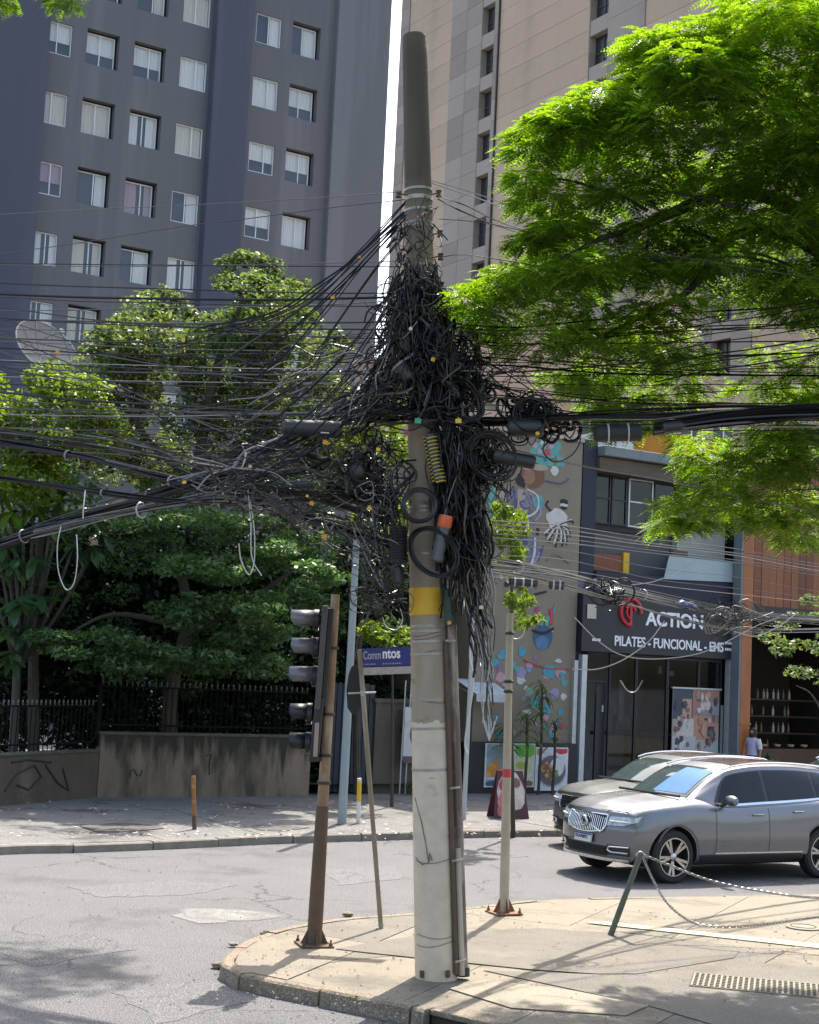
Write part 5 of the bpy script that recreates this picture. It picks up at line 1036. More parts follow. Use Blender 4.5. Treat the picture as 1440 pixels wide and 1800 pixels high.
q = MB(); q.tube([onpole(1400, -150, .004), onpole(1440, -125, .006), onpole(1480, -112, .006), onpole(1512, -105, .01), onpole(1516, -125, .006), onpole(1505, -150, .004)], .005, 5); q.tube([onpole(1512, -105, .01), onpole(1495, -100, .02), onpole(1508, -95, .015)], .007, 5); q.build('loose_wire', wirem, up)
# steel hooks / spools up the pole
for y in (350, 420, 460, 510, 560, 610, 660, 700):
    for s in (-1, 1):
        c = onpole(y, -50 if s > 0 else -130, .03); q = MB(); q.tube([c, c+Vector((s*.09, -.03, .01))], .008, 6); q.lathe([(.001, -.03), (.03, -.03), (.018, 0), (.03, .03), (.001, .03)], c+Vector((s*.09, -.03, 0)), (0, 0, 1), 10); q.build('hook', MATS['dark_rust'], up)
# ------------------------------------------------------------------ other posts
def post(name, label, base_px, top_px, r0, r1, mat, z0=ZI, Y1=None, cat='post', group=None, n=12, bands=()):
    g = Vector(gnd(*base_px, z0)); t = Vector(at(*top_px, g.y if Y1 is None else Y1)); root = empty(name, g, 0, label, cat, group); v = t-g
    root.rotation_euler = Vector((0, 0, 1)).rotation_difference(v).to_euler(); H = v.length; q = MB(); k = 14
    q.lathe([(.001, 0)]+[(r0+(r1-r0)*i/k+random.uniform(-.0015, .0015), H*i/k) for i in range(k+1)]+[(.001, H+.002)], n=n); q.build('shaft', mat, root, smooth=True); return root, H
def flange(root, r, s=.2, yaw=.3, mat=rust_dark):
    ca_, sa_ = math.cos(yaw), math.sin(yaw); q = MB(); q.obox((0, 0, .012), Vector((ca_, sa_, 0))*s, Vector((-sa_, ca_, 0))*s, (0, 0, .01)); q.build('base_plate', mat, root, bevel=.003)
    for k in range(4): a = yaw+math.pi/4+k*math.pi/2; q = MB(); q.lathe([(.001, 0), (.02, 0), (.02, .025), (.01, .03), (.01, .06), (.001, .06)], (math.cos(a)*s*1.15, math.sin(a)*s*1.15, .02), n=6); q.build('bolt', mat, root)
    for k in range(4): a = yaw+k*math.pi/2; d = Vector((math.cos(a), math.sin(a), 0)); w_ = Vector((-d.y, d.x, 0))*.004; q = MB(); A = [d*r*.8+Vector((0, 0, .02)), d*(s*.85)+Vector((0, 0, .02)), d*r*.8+Vector((0, 0, .2))]; q.add([p-w_ for p in A]+[p+w_ for p in A], [(0, 1, 2), (3, 5, 4), (0, 3, 4, 1), (1, 4, 5, 2), (2, 5, 3, 0)]); q.build('gusset', mat, root)
sig, Hs = post('traffic_signal', 'brown rusty leaning traffic signal post with signal heads seen from the side', (552, 1662), (590, 1045), .07, .045, rust_m, cat='traffic light')
flange(sig, .07, .17)
q = MB(); q.lathe([(.075, .02), (.078, .35), (.072, .9), (.066, 1.35), (.064, 1.4)], n=14); q.build('dark_lower_sleeve', rust_dark, sig, smooth=True)
for hh in (1.62, 1.9, 2.32, 3.0): q = MB(); q.lathe([(.064, hh), (.069, hh), (.069, hh+.03), (.064, hh+.03)], n=14); q.build('clamp', M('clamp_iron', (.05, .045, .04), .6, .3), sig)
siginv = (Matrix.Translation(sig.location) @ sig.rotation_euler.to_matrix().to_4x4()).inverted()
def sl_(x, y, dy=0.): return siginv @ Vector(at(x, y, sig.location.y+dy))
hm = M('hood_metal', (.2, .185, .2), .36, .3, c2=(.14, .13, .14), ns=8); bk2 = M('signal_black', (.014, .014, .016), .45)
A = sl_(577, 1068, -.02); B = sl_(563, 1245, -.02); mid_ = (A+B)/2; axv = (A-B)/2; q = MB()
q.obox(mid_+Vector((-.02, 0, 0)), (.028, 0, 0), (0, .2, 0), axv*1.02); q.build('backplate', M('backplate_grey', (.06, .055, .055), .6, c2=(.09, .08, .075), ns=5), sig, bevel=.006)
q = MB(); q.obox(mid_+Vector((.035, 0, 0)), (.03, 0, 0), (0, .12, 0), axv*.98); q.build('housing', bk2, sig, bevel=.01)
def hood(cx, cy, Lp, Rr, mat, par, lens):
    c = sl_(cx, cy, -.02); head = MB(); head.lathe([(Rr*1.12, 0), (Rr*1.12, .05), (Rr*.95, .055), (.001, .055)], c, (-1, .0, 0), 20); hd_ = head.build('signal_head', bk2, par, smooth=True)
    q = MB(); d = Vector((-1, -.04, -.03)).normalized(); u = Vector((0, 1, 0)); v = Vector((0, 0, 1)); V = []; n = 18
    for j, (t, rr) in enumerate(((.05, Rr), (Lp, Rr*.98))):
        for k in range(n+1): a = math.radians(-35+250*k/n); V.append(c+d*(t if j == 0 else t*(1-.25*max(0, -math.sin(a))))+(u*math.cos(a)+v*math.sin(a))*rr)
    q.add(V, [(k, k+1, n+2+k, n+1+k) for k in range(n)]); ho = q.build('hood', mat, hd_, smooth=True); so_ = ho.modifiers.new('thick', 'SOLIDIFY'); so_.thickness = .004
    q = MB(); q.lathe([(.001, .03), (Rr*.6, .022), (Rr*.95, 0)], c+d*.055, d, 18); q.build('lens', lens, hd_, smooth=True)
lens_r = M('lens_red', (.12, .01, .012), .15); lens_a = M('lens_amber', (.16, .07, .01), .15); lens_g = M('lens_green', (.01, .09, .06), .15)
hood(561, 1090, .29, .098, hm, sig, lens_r); hood(560, 1139, .28, .098, hm, sig, lens_a); hood(558, 1189, .29, .098, hm, sig, lens_g)
q = MB(); q.tube([sl_(582, 1230), sl_(560, 1236, -.05)], .02, 8); q.tube([sl_(578, 1080), sl_(590, 1078)], .018, 8); q.tube([sl_(572, 1335), sl_(556, 1335, -.05)], .02, 8); q.build('arm', MATS['clamp_iron'], sig)
A = sl_(560, 1225, -.06); B = sl_(548, 1338, -.06); q = MB(); q.obox((A+B)/2+Vector((.02, 0, 0)), (.045, 0, 0), (0, .12, 0), (A-B)/2); q.build('pedestrian_housing', bk2, sig, bevel=.015)
hood(549, 1255, .23, .1, bk2, sig, lens_r); hood(546, 1306, .22, .1, bk2, sig, lens_g)
q = MB(); q.obox(sl_(556, 1300, -.2), (.02, 0, 0), (0, .05, 0), (0, 0, .17)); q.build('side_box', M('grey_pink_box', (.35, .25, .22), .6, ns=4), sig, bevel=.004)
# street name post
nmp, Hn = post('street_name_post', 'thin weathered post leaning left with a blue street name sign', (670, 1632), (632, 1142), .028, .026, M('weathered_pole', (.27, .22, .15), .75, c2=(.16, .12, .08), ns=7, c3=(.36, .32, .26), ns3=3, lo3=.5, hi3=.6, stretch=(1, 1, .3)), cat='street sign')
ninv = (Matrix.Translation(nmp.location) @ nmp.rotation_euler.to_matrix().to_4x4()).inverted()
def nl(x, y, dy=0.): return ninv @ Vector(at(x, y, nmp.location.y+dy))
A, Bx, Cx, D_ = nl(636, 1140), nl(775, 1135), nl(775, 1168), nl(637, 1172); zb_ = M('sign_blue', (.015, .035, .22), .35, c2=(.012, .028, .17), ns=3)
q = MB(); th = Vector((0, .006, 0)); q.add([p-th for p in (A, Bx, Cx, D_)]+[p+th for p in (A, Bx, Cx, D_)], [(0, 1, 2, 3), (7, 6, 5, 4), (0, 4, 5, 1), (1, 5, 6, 2), (2, 6, 7, 3), (3, 7, 4, 0)]); q.build('blue_plate', zb_, nmp)
E_, F2, G2, H2 = nl(637, 1173.5), nl(775, 1169.5), nl(775, 1182), nl(638, 1187); q = MB(); q.add([p-th for p in (E_, F2, G2, H2)]+[p+th for p in (E_, F2, G2, H2)], [(0, 1, 2, 3), (7, 6, 5, 4), (0, 4, 5, 1), (1, 5, 6, 2), (2, 6, 7, 3), (3, 7, 4, 0)]); q.build('white_plate', M('worn_white_plate', (.5, .47, .45), .6, c2=(.3, .27, .25), ns=12), nmp)
vx = (Bx-A).normalized(); ry = math.atan2(-vx.z, vx.x)
def stext(s_, x0, x1, yb, yt, mat, off=.0):
    a = nl(x0, yb, 0); b = nl(x1, yb-(x1-x0)*.035, 0); c = nl(x0, yt, 0); o = text(s_, 1, mat, nmp, 0, 0, 0, .0015, off=off); xs = [v.co.x for v in o.data.vertices]; ys = [v.co.y for v in o.data.vertices]; k = (b-a).length/(max(xs)-min(xs)); kz = (c-a).length/(max(ys)-min(ys))
    o.location = a+Vector((-min(xs)*k, -.0085, 0)); o.scale = (k, kz, 1); o.rotation_euler = (math.pi/2, ry, 0)
stext('Comm', 639, 670, 1159, 1144, M('worn_lettering', (.42, .38, .5), .5), .02); stext('ntos', 673, 704, 1157, 1141, let, .03); rt = random.Random(4); q = MB()   # second line of the sign, illegible in the photograph
for x0_, x1_ in ((641, 662), (674, 706)):
    x = x0_
    while x < x1_: w_ = rt.uniform(1, 2.2); a = nl(x, 1168-(x-639)*.035); q.obox(a+Vector((0, -.0075, 0)), (w_*.0027, 0, 0), (0, .001, 0), (0, 0, .008)); x += w_+1.2
q.build('small_print', MATS['worn_lettering'], nmp, kind='stuff')
q = MB(); q.tube([nl(612, 1219), nl(661, 1217)], .011, 6); q.obox(nl(637, 1219, -.03), (.02, 0, 0), (0, .012, 0), (0, 0, .03)); q.build('bracket', steel, nmp)
# dark round-backed panel facing away
P = [(625, 1168), (632, 1180), (637, 1200), (637, 1238), (630, 1252), (619, 1256), (611, 1244), (609, 1212), (613, 1185), (618, 1172)]; q = MB(); ps_ = [nl(x, y, .06) for x, y in P]; n = len(ps_); q.add([p for p in ps_]+[p+Vector((0, .02, 0)) for p in ps_], [tuple(range(n)), tuple(range(2*n-1, n-1, -1))]+[(i, (i+1) % n, (i+1) % n+n, i+n) for i in range(n)]); q.build('dark_panel', black_m, nmp)
# right-hand post with flange
rp_, Hr = post('empty_sign_post', 'pale brown signless steel post with bolted base right of the big pole', (886, 1606), (897, 1078), .06, .042, palepole); flange(rp_, .06, .17, .4, M('red_rust', (.2, .09, .045), .8, ns=8))
for hh in (2.6, 2.72, 3.3): q = MB(); q.lathe([(.046, hh), (.062, hh+.01), (.062, hh+.03), (.046, hh+.04)], n=12); q.build('clamp', MATS['clamp_iron'], rp_)
q = MB(); q.lathe([(.0535, 1.6), (.0545, 1.62), (.0545, 1.68), (.0535, 1.7)], n=12); q.build('red_sticker', M('red_sticker', (.5, .04, .05), .5), rp_)
q = MB(); q.ring((.07, -.05, 3.35), (0, 1, .2), .1, .006, a0=0, a1=4.2); q.build('loose_wire', M('white_wire', (.5, .5, .48), .4, ns=3), rp_)
# background posts
post('lamp_post', 'pale grey painted steel lamp post rising behind the signal post', (601, 1448), (628, 930), .085, .06, M('grey_post_paint', (.3, .34, .34), .6, c2=(.24, .27, .27), ns=3), z0=.13, cat='lamp post')
post('thin_white_post', 'thin white post with climbing cables just right of the big pole', (815, 1440), (832, 1085), .05, .035, M('white_post_paint', (.45, .45, .43), .6, ns=4), z0=.13)
b1_, h_ = post('rusty_bollard', 'short rusty orange bollard post on the far pavement left', (342, 1458), (340, 1364), .035, .035, M('orange_rust', (.36, .16, .05), .8, c2=(.2, .09, .03), ns=9, c3=(.5, .3, .1), ns3=5, lo3=.55, hi3=.65), z0=.13, cat='bollard')
q = MB(); q.lathe([(.037, 0), (.038, .22), (.035, .23)], n=10); q.build('dark_foot', rust_dark, b1_)
b2_, h_ = post('yellow_bollard', 'short yellow and white bollard beside the grey lamp post foot', (630, 1447), (632, 1368), .04, .04, white_paint, z0=.13, cat='bollard')
q = MB(); q.lathe([(.0425, h_*.48), (.0425, h_*.93), (.04, h_*.94)], n=12); q.build('yellow_sleeve', yellow_paint, b2_)
# A-board on the pavement
ag = Vector(gnd(893, 1437, .13)); ab = empty('a_board', ag, math.radians(12), 'folding sandwich board with dessert pictures and red ribbon on the far pavement', 'sandwich board')
Hb = .92; wb = .36
for s, nm in ((-1, 'front_panel'), (1, 'rear_panel')):
    q = MB(); wt = wb*.72; y0_, y1_ = s*.26, s*.02; V = [(-wb, y0_, 0), (wb, y0_, 0), (wt, y1_, Hb), (-wt, y1_, Hb)]; q.add([(a, b_, c) for a, b_, c in V]+[(a, b_+.025, c) for a, b_, c in V], [(0, 1, 2, 3), (7, 6, 5, 4), (0, 4, 5, 1), (1, 5, 6, 2), (2, 6, 7, 3), (3, 7, 4, 0)]); q.build(nm, ppaint((.1, .03, .04)), ab)
def abp(u, v, du, dv, c, lv, n=12, jag=.1):
    pts = []
    for i in range(n): t = 2*math.pi*i/n; k = 1+random.uniform(-jag, jag); uu = min(max(u+math.cos(t)*du*k, -.97), .97); vv = min(max(v+math.sin(t)*dv*k, .02), .98); w_ = wb+(wb*.72-wb)*vv; pts.append((uu*w_, -.26+.24*vv-.003-.001*lv, vv*Hb))
    q = MB(); q.add(pts, [tuple(range(n))]); q.build('printed_shape', ppaint(c), ab)
for i, a in enumerate(((0, .58, 1, .4, (.55, .48, .42)), (.3, .5, .6, .3, (.7, .6, .5)), (-.5, .35, .35, .22, (.6, .2, .15)), (.2, .32, .5, .1, (.65, .5, .45)), (-.4, .7, .4, .16, (.5, .08, .1)), (.1, .88, .5, .1, (.6, .55, .5)), (-.55, .15, .3, .12, (.55, .15, .12)), (.4, .75, .3, .1, (.25, .12, .08)), (-.2, .5, .2, .1, (.7, .5, .2)))): abp(*a, i)
q = MB(); q.ring((-.06, -.1, Hb-.04), (0, 1, 0), .07, .03, n=12); q.tube([(-.08, -.1, Hb-.08), (-.12, -.16, Hb-.28)], .02, 6); q.build('ribbon', M('ribbon_red', (.65, .03, .12), .5), ab)
# chain post and chains
cp_b = (1073, 1645); cpo, Hc = post('chain_post', 'leaning dark green steel post holding two slack chains', cp_b, (1127, 1500), .034, .03, M('dark_green_post', (.1, .11, .08), .5, c2=(.06, .07, .05), ns=8), cat='post')
q = MB(); q.ring((0, 0, Hc-.02), (0, 1, 0), .035, .01, n=12); q.tube([(-.05, 0, Hc-.03), (.05, 0, Hc-.03)], .014, 6); q.build('eye', steel, cpo, smooth=True)
cpo2 = copy_tree(cpo); cpo2.location = Vector(gnd(1620, 1640, ZI)); cpo2['label'] = 'second chain post standing outside the frame to the right'; 
chm = M('chain_steel', (.38, .36, .31), .4, .6, c2=(.2, .19, .17), ns=14)
def chain(label, pts, r=.0055, ll=.045):
    P = spline([Vector(at(x, y, Y)) for x, y, Y in pts], 30); L = [0]
    for i in range(1, len(P)): L.append(L[-1]+(P[i]-P[i-1]).length)
    q = MB(); s = 0; k = 0; i = 0
    while s < L[-1]-ll:
        while L[i+1] < s+ll*.5: i += 1
        t = (s+ll*.5-L[i])/(L[i+1]-L[i]+1e-9); p = P[i].lerp(P[i+1], t); d = (P[i+1]-P[i]).normalized(); u = d.orthogonal().normalized(); v = d.cross(u); s_ = u if k % 2 else v
        pts_ = [p+d*math.cos(a)*ll*.62+s_*math.sin(a)*ll*.3 for a in [2*math.pi*j/8 for j in range(9)]]; q.tube(pts_, r, 4, False); s += ll*.8; k += 1
    o = q.build('chain', chm, smooth=False); tag(o, label, 'chain'); return o
Yc = cpo.location.y
chain('upper chain running from the leaning post towards the right edge', [(1129, 1502, Yc), (1180, 1522, Yc), (1250, 1548, Yc), (1340, 1567, Yc), (1440, 1578, Yc+.05), (1560, 1570, Yc+.1), (1672, 1506, Yc+.2)])
chain('lower slack chain hanging from the leaning post down to the pavement', [(1129, 1505, Yc), (1150, 1550, Yc-.05), (1175, 1590, Yc-.15), (1215, 1620, Yc-.35), (1260, 1629, Yc-.5), (1330, 1626, Yc-.5), (1440, 1612, Yc-.4), (1580, 1600, Yc-.2)])
# ------------------------------------------------------------------ woman standing in the bar front
def person(loc, rz):
    root = empty('person', loc, rz, 'woman in lavender top with a white sleeve and dark long hair beside the orange column', 'person')
    sk_ = [((0, 0, .93), .15), ((0, 0, 1.1), .125), ((0, .0, 1.28), .15), ((0, 0, 1.42), .11), ((0, 0, 1.49), .05), ((0, -.005, 1.54), .06), ((0, -.01, 1.6), .092), ((0, 0, 1.66), .075)]
    V = [a for a, _ in sk_]; Rr = [b for _, b in sk_]; Ed = [(i, i+1) for i in range(len(sk_)-1)]
    def chain_(st, pts): 
        k = st
        for p, r in pts: V.append(p); Rr.append(r); Ed.append((k, len(V)-1)); k = len(V)-1
        return k
    for s in (-1, 1):
        chain_(0, [((s*.09, 0, .85), .1), ((s*.1, -.02, .5), .065), ((s*.1, .01, .28), .055), ((s*.1, .02, .09), .036), ((s*.11, -.09, .035), .035), ((s*.11, -.15, .03), .025)])
        e_ = chain_(3, [((s*.17, 0, 1.38), .055), ((s*.22, .01, 1.12), .04), ((s*.2, -.12 if s < 0 else .0, .92), .032), ((s*.19, -.17 if s < 0 else -.02, .84), .026)])
        hx, hy, hz_ = V[e_]
        for f in range(4): chain_(e_, [((hx+s*(.012*f-.018), hy-.01, hz_-.06), .0095), ((hx+s*(.012*f-.018), hy-.015, hz_-.1+.006*abs(f-1)), .008)])
        chain_(e_, [((hx-s*.03, hy-.02, hz_-.03), .01), ((hx-s*.035, hy-.03, hz_-.06), .008)])
    chain_(6, [((0, -.1, 1.585), .016)])
    me = bpy.data.meshes.new('body'); me.from_pydata(V, Ed, []); o = bpy.data.objects.new('body', me); COL.objects.link(o); me.update()
    md = o.modifiers.new('s', 'SKIN'); 
    for i, v in enumerate(me.skin_vertices[0].data if me.skin_vertices else []): pass
    bm = bmesh.new(); bm.from_mesh(me); ly = bm.verts.layers.skin.verify(); bm.verts.ensure_lookup_table()
    for i, v in enumerate(bm.verts): v[ly].radius = (Rr[i], Rr[i]*(.72 if i < 4 else 1)); v[ly].use_root = (i == 0)
    bm.to_mesh(me); bm.free(); o.modifiers.new('d', 'SUBSURF').levels = 1; o.modifiers['d'].render_levels = 2
    bpy.context.view_layer.update(); dg = bpy.context.evaluated_depsgraph_get(); me2 = bpy.data.meshes.new_from_object(o.evaluated_get(dg)); o.modifiers.clear(); o.data = me2
    mats = [M('skin', (.36, .2, .13), .55), M('lavender_top', (.5, .46, .66), .85, ns=10), M('dark_trousers', (.03, .035, .05), .9)]
    for mm in mats: me2.materials.append(mm)
    for p in me2.polygons:
        z = p.center.z; x = abs(p.center.x); p.use_smooth = True
        p.material_index = 1 if .95 < z < 1.42 and x < .15 else (2 if .06 < z <= .95 and x < .17 and p.center.y > -.1 else 0)
    o.parent = root
    q = MB(); q.lathe([(.001, .1), (.06, .09), (.095, .05), (.1, 0), (.1, -.1), (.085, -.25), (.05, -.33), (.001, -.34)], (0, .028, 1.62), n=16); q.build('hair', M('dark_hair', (.015, .01, .008), .5), root, smooth=True)
    q = MB(); q.tube([(.15, 0, 1.41), (.2, .005, 1.27), (.215, .01, 1.16)], [.075, .068, .06], 10); q.build('sleeve', white_paint, root, smooth=True)
    for s in (-1, 1): q = MB(); q.lathe([(.001, -.006), (.008, 0), (.001, .006)], (s*.032, -.098, 1.6), (0, 1, 0), 8); q.build('eye', black_m, root)
    q = MB(); q.tube([(-.02, -.098, 1.55), (0, -.102, 1.548), (.02, -.098, 1.55)], .005, 5); q.build('mouth', M('lips', (.35, .1, .1), .5), root)
    return root
pp = at(1319, 1390, 42.2); pw = FA.w(FA.l(1322, 1330, .7)[0], .13, .7); person(pw, math.radians(-35))
# ------------------------------------------------------------------ cars
def cr1(xs, ys, x):
    """smooth interpolation through (xs, ys)"""
    x = np.clip(x, xs[0], xs[-1]); i = np.clip(np.searchsorted(xs, x, side='right')-1, 0, len(xs)-2); xs = np.asarray(xs, float); ys = np.asarray(ys, float)
    h = xs[i+1]-xs[i]; t = (x-xs[i])/h; d = np.gradient(ys, xs); return (2*t**3-3*t**2+1)*ys[i]+(t**3-2*t**2+t)*h*d[i]+(-2*t**3+3*t**2)*ys[i+1]+(t**3-t**2)*h*d[i+1]
glass_car = M('car_glass', (.006, .007, .008), .04, spec=.35, c2=(.02, .024, .026), ns=1.2)
wind_m = M('windscreen_glass', (.03, .05, .05), .05, spec=.8, c2=(.05, .07, .065), ns=2)
chrome = M('chrome', (.75, .75, .76), .12, 1.); blackp = M('black_plastic', (.02, .02, .022), .45); tyre_m = M('tyre', (.018, .018, .018), .8, bump=.2, bs=60)
rim_m = M('alloy', (.55, .55, .56), .25, .9); rimd = M('alloy_dark', (.05, .05, .055), .35, .6); lampg = M('lamp_lens', (.6, .65, .68), .06, spec=.8, c2=(.25, .28, .3), ns=14, amt=.3); blue_refl = M('blue_reflection', (.05, .17, .5), .6, c2=(.04, .14, .42), ns=3, spec=.2)
plate_m = M('plate_white', (.6, .6, .6), .5)
def car(name, label, loc, rz, paint, hero=True, L=4.69, group=None, cat='car', sy=1., sz=1.):
    root = empty(name, loc, rz, label, cat, group); WB = 2.865; xf = .87; xr = xf+WB; R = .365
    # local axes: +x towards the nose would be awkward; x runs from the nose (0) to the tail (L)
    XS = [0, .15, .5, .9, 1.3, 1.8, 2.6, 3.4, 4.0, 4.4, L]
    belt = [.93, .99, 1.04, 1.075, 1.1, 1.06, 1.08, 1.12, 1.16, 1.15, 1.05]; hood = [.95, 1.02, 1.09, 1.13, 1.17, 1.17, 1.17, 1.17, 1.17, 1.17, 1.08]
    hwid = [.86, .89, .93, .945, .945, .94, .945, .95, .945, .92, .86]
    def sec(x):
        b, h, w_ = (float(cr1(XS, a, x)) for a in (belt, hood, hwid)); lo = .24 if x > .2 else .27
        cy = [.0, .55, .87, .965, .985, 1., .995, .98, .93, .80, .62, .3, 0.]; cz = [lo, lo, lo+.01, .34, .46, .6, .74, b-.17, b-.035, b+(h-b)*.5, b+(h-b)*.85, h, h+.012]
        return [(y*w_, z) for y, z in zip(cy, cz)]
    NT = 49
    def body(x, t, off=0.):
        s_ = sec(x); k = np.arange(len(s_)); tt = t*(len(s_)-1); y = float(cr1(k, [a[0] for a in s_], tt)); z = float(cr1(k, [a[1] for a in s_], tt))
        return y, z
    def sweep(x, y, z):
        nose = math.exp(-x/.55); a = abs(y)/.95; x2 = x+(.30*a**2.8)*nose; lean = .10*max(0, (z-.72))/.3*nose+.05*max(0, (.45-z))/.2*nose; tail = math.exp(-(L-x)/.4); x2 += lean; x2 -= (.2*a**3+.09*abs(z-.75))*tail; return x2
    def P(x, t, s=1, out=0.):
        y, z = body(x, t); return Vector((sweep(x, y, z), s*(y+out), z))
    xs = [0, .04, .1, .18]+list(np.linspace(.28, L-.3, 58))+[L-.18, L-.08, L]
    q = MB(); V = []; n = NT
    for x in xs:
        for s in (1, -1):
            for j in range(n): V.append(P(x, j/(n-1), s))
    F_ = []; st = 2*n
    for i in range(len(xs)-1):
        for s in (0, 1):
            for j in range(n-1):
                a = i*st+s*n+j; f = (a, a+1, a+st+1, a+st); F_.append(f if s else f[::-1])
    q.add(V, F_)
    for x in (0, L):   # nose and tail caps
        m_ = 13; V = []
        for j in range(n):
            p = P(x, j/(n-1), 1)
            for k in range(m_): y = p.y*(1-2*k/(m_-1)); V.append((sweep(x, y, p.z), y, p.z))
        F2 = [(j*m_+k, j*m_+k+1, (j+1)*m_+k+1, (j+1)*m_+k) for j in range(n-1) for k in range(m_-1)]; q.add(V, [f if x else f[::-1] for f in F2])
    bd = q.build('body', [paint, dark_m], root, smooth=False)
    bm = bmesh.new(); bm.from_mesh(bd.data); bmesh.ops.remove_doubles(bm, verts=bm.verts, dist=.0008); bmesh.ops.dissolve_degenerate(bm, dist=.0005, edges=bm.edges); bmesh.ops.recalc_face_normals(bm, faces=bm.faces); bm.to_mesh(bd.data); bm.free()
    cut_ = MB()
    for xx in (xf, xr):
        for s in (-1, 1): cut_.lathe([(.001, 0), (R+.055, 0), (R+.055, .5), (.001, .5)], (xx, s*.62 if s > 0 else -1.12, R+.01), (0, 1, 0), 32)
    cu = cut_.build('cut', dark_m); cu.parent = root
    bmc = bmesh.new(); bmc.from_mesh(cu.data); bmesh.ops.remove_doubles(bmc, verts=bmc.verts, dist=.002); bmesh.ops.recalc_face_normals(bmc, faces=bmc.faces); bmc.to_mesh(cu.data); bmc.free()
    md = bd.modifiers.new('b', 'BOOLEAN'); md.operation = 'DIFFERENCE'; md.solver = 'EXACT'; md.object = cu; bpy.context.view_layer.update()
    me = bpy.data.meshes.new_from_object(bd.evaluated_get(bpy.context.evaluated_depsgraph_get())); bd.modifiers.clear(); bd.data = me; bpy.data.objects.remove(cu)
    me.materials.clear(); me.materials.append(paint); me.materials.append(dark_m)
    for p in me.polygons: p.use_smooth = True; p.material_index = 1 if min(abs(math.hypot(me.vertices[v].co.x-xf, me.vertices[v].co.z-R-.01)-(R+.055)) for v in p.vertices) < .002 and max(abs(math.hypot(me.vertices[v].co.x-xf, me.vertices[v].co.z-R-.01)-(R+.055)) for v in p.vertices) < .003 else 0
    me.set_sharp_from_angle(angle=math.radians(38))
    # greenhouse
    GX = [1.12, 1.35, 1.65, 2.0, 2.4, 3.0, 3.6, 4.1, 4.4, 4.58]; GZ = [1.14, 1.27, 1.43, 1.56, 1.625, 1.65, 1.63, 1.565, 1.42, 1.2]; GB_ = [.78, .84, .86, .87, .87, .87, .86, .83, .8, .74]; GT = [.72, .69, .665, .655, .65, .645, .635, .62, .62, .66]
    def gsec(x):
        z1 = float(cr1(GX, GZ, x)); yb = float(cr1(GX, GB_, x)); yt = float(cr1(GX, GT, x)); zb = float(cr1(XS, belt, x))-.02; zb = min(zb, z1-.01); hh = z1-zb; k = min(1, hh/.45)
        return [(yb, zb), (yb-(yb-yt)*.33, zb+hh*.33), (yb-(yb-yt)*.68, zb+hh*.66), (yt+.01, z1-.085*k), (yt-.035, z1-.035*k), (yt-.12, z1-.01*k), (yt*.5, z1+.012*k), (0, z1+.018*k)]
    def gp(x, t, s=1, off=0.):
        g = gsec(x); k = np.arange(len(g)); tt = t*(len(g)-1); y = float(cr1(k, [a[0] for a in g], tt)); z = float(cr1(k, [a[1] for a in g], tt))
        fr = .22*(abs(y)/.72)**2*max(0, 1-(x-1.1)/1.0) if x < 2.1 else 0     # curved screen
        bk = .12*(abs(y)/.72)**2*max(0, (x-3.9)/.68); return Vector((x+fr-bk, s*y, z))
    def patch(nm, x0, x1, t0, t1, mt, off, s=1, nx=10, nt_=8, par=root, fx=None, f=None, ft0=None, ft1=None):
        f = f or gp; V = []; G = []
        for i in range(nx+1):
            x = x0+(x1-x0)*i/nx; a_ = ft0(x) if ft0 else t0; b_ = ft1(x) if ft1 else t1
            for j in range(nt_+1): t = a_+(b_-a_)*j/nt_; p = f(x, t, s); p1 = f(x+.01, t, s); p2 = f(x, min(t+.01, 1), s) if t < .99 else f(x, t, s)*2-f(x, t-.01, s); nn = (p1-p).cross(p2-p); nn = nn.normalized() if nn.length > 1e-9 else Vector((0, 0, 1)); nn = nn*(1 if (nn.z+nn.y*s) > 0 else -1); V.append(p+nn*off)
        Fc = [(i*(nt_+1)+j, i*(nt_+1)+j+1, (i+1)*(nt_+1)+j+1, (i+1)*(nt_+1)+j) for i in range(nx) for j in range(nt_)]; q = MB(); q.add(V, Fc); return q.build(nm, mt, par, smooth=True, ang=60)
    q = MB(); gxs = list(np.linspace(1.12, 4.58, 44)); V = []; m2 = 25
    for x in gxs:
        for s in (1, -1):
            for j in range(m2): V.append(gp(x, j/(m2-1), s))
    F_ = [((i*2+s)*m2+j, (i*2+s)*m2+j+1, ((i+1)*2+s)*m2+j+1, ((i+1)*2+s)*m2+j) for i in range(len(gxs)-1) for s in (0, 1) for j in range(m2-1)]
    q.add(V, F_); q.build('roof', paint, root, smooth=True, ang=50)
    # screens and side windows
    for s in (1, -1): pass
    def strip(nm, x0, x1, y0, y1, mt, off, t_of=None, par=root):
        nx, ny = 12, 14; V = []
        for i in range(nx+1):
            x = x0+(x1-x0)*i/nx; g = gsec(x); zt = g[-1][1]; yt = g[4][0]
            for j in range(ny+1):
                u = y0+(y1-y0)*j/ny; y = u*yt; fr = .22*(abs(y)/.72)**2*max(0, 1-(x-1.1)/1.0) if x < 2.1 else 0; bk = .12*(abs(y)/.72)**2*max(0, (x-3.9)/.68)
                z = float(np.interp(abs(y), [0, g[6][0], g[5][0], g[4][0]+1e-6], [g[7][1], g[6][1], g[5][1], g[4][1]])); V.append((x+fr-bk-(off*.5 if x < 2.1 else -off*.5 if x > 3.9 else 0), y, z+off))
        q = MB(); q.add(V, [(i*(ny+1)+j, i*(ny+1)+j+1, (i+1)*(ny+1)+j+1, (i+1)*(ny+1)+j) for i in range(nx) for j in range(ny)]); return q.build(nm, mt, par, smooth=True)
    ws = strip('windscreen', 1.15, 1.93, -.93, .93, wind_m, .008)
    strip('rear_window', 4.08, 4.52, -.9, .9, glass_car, .008)
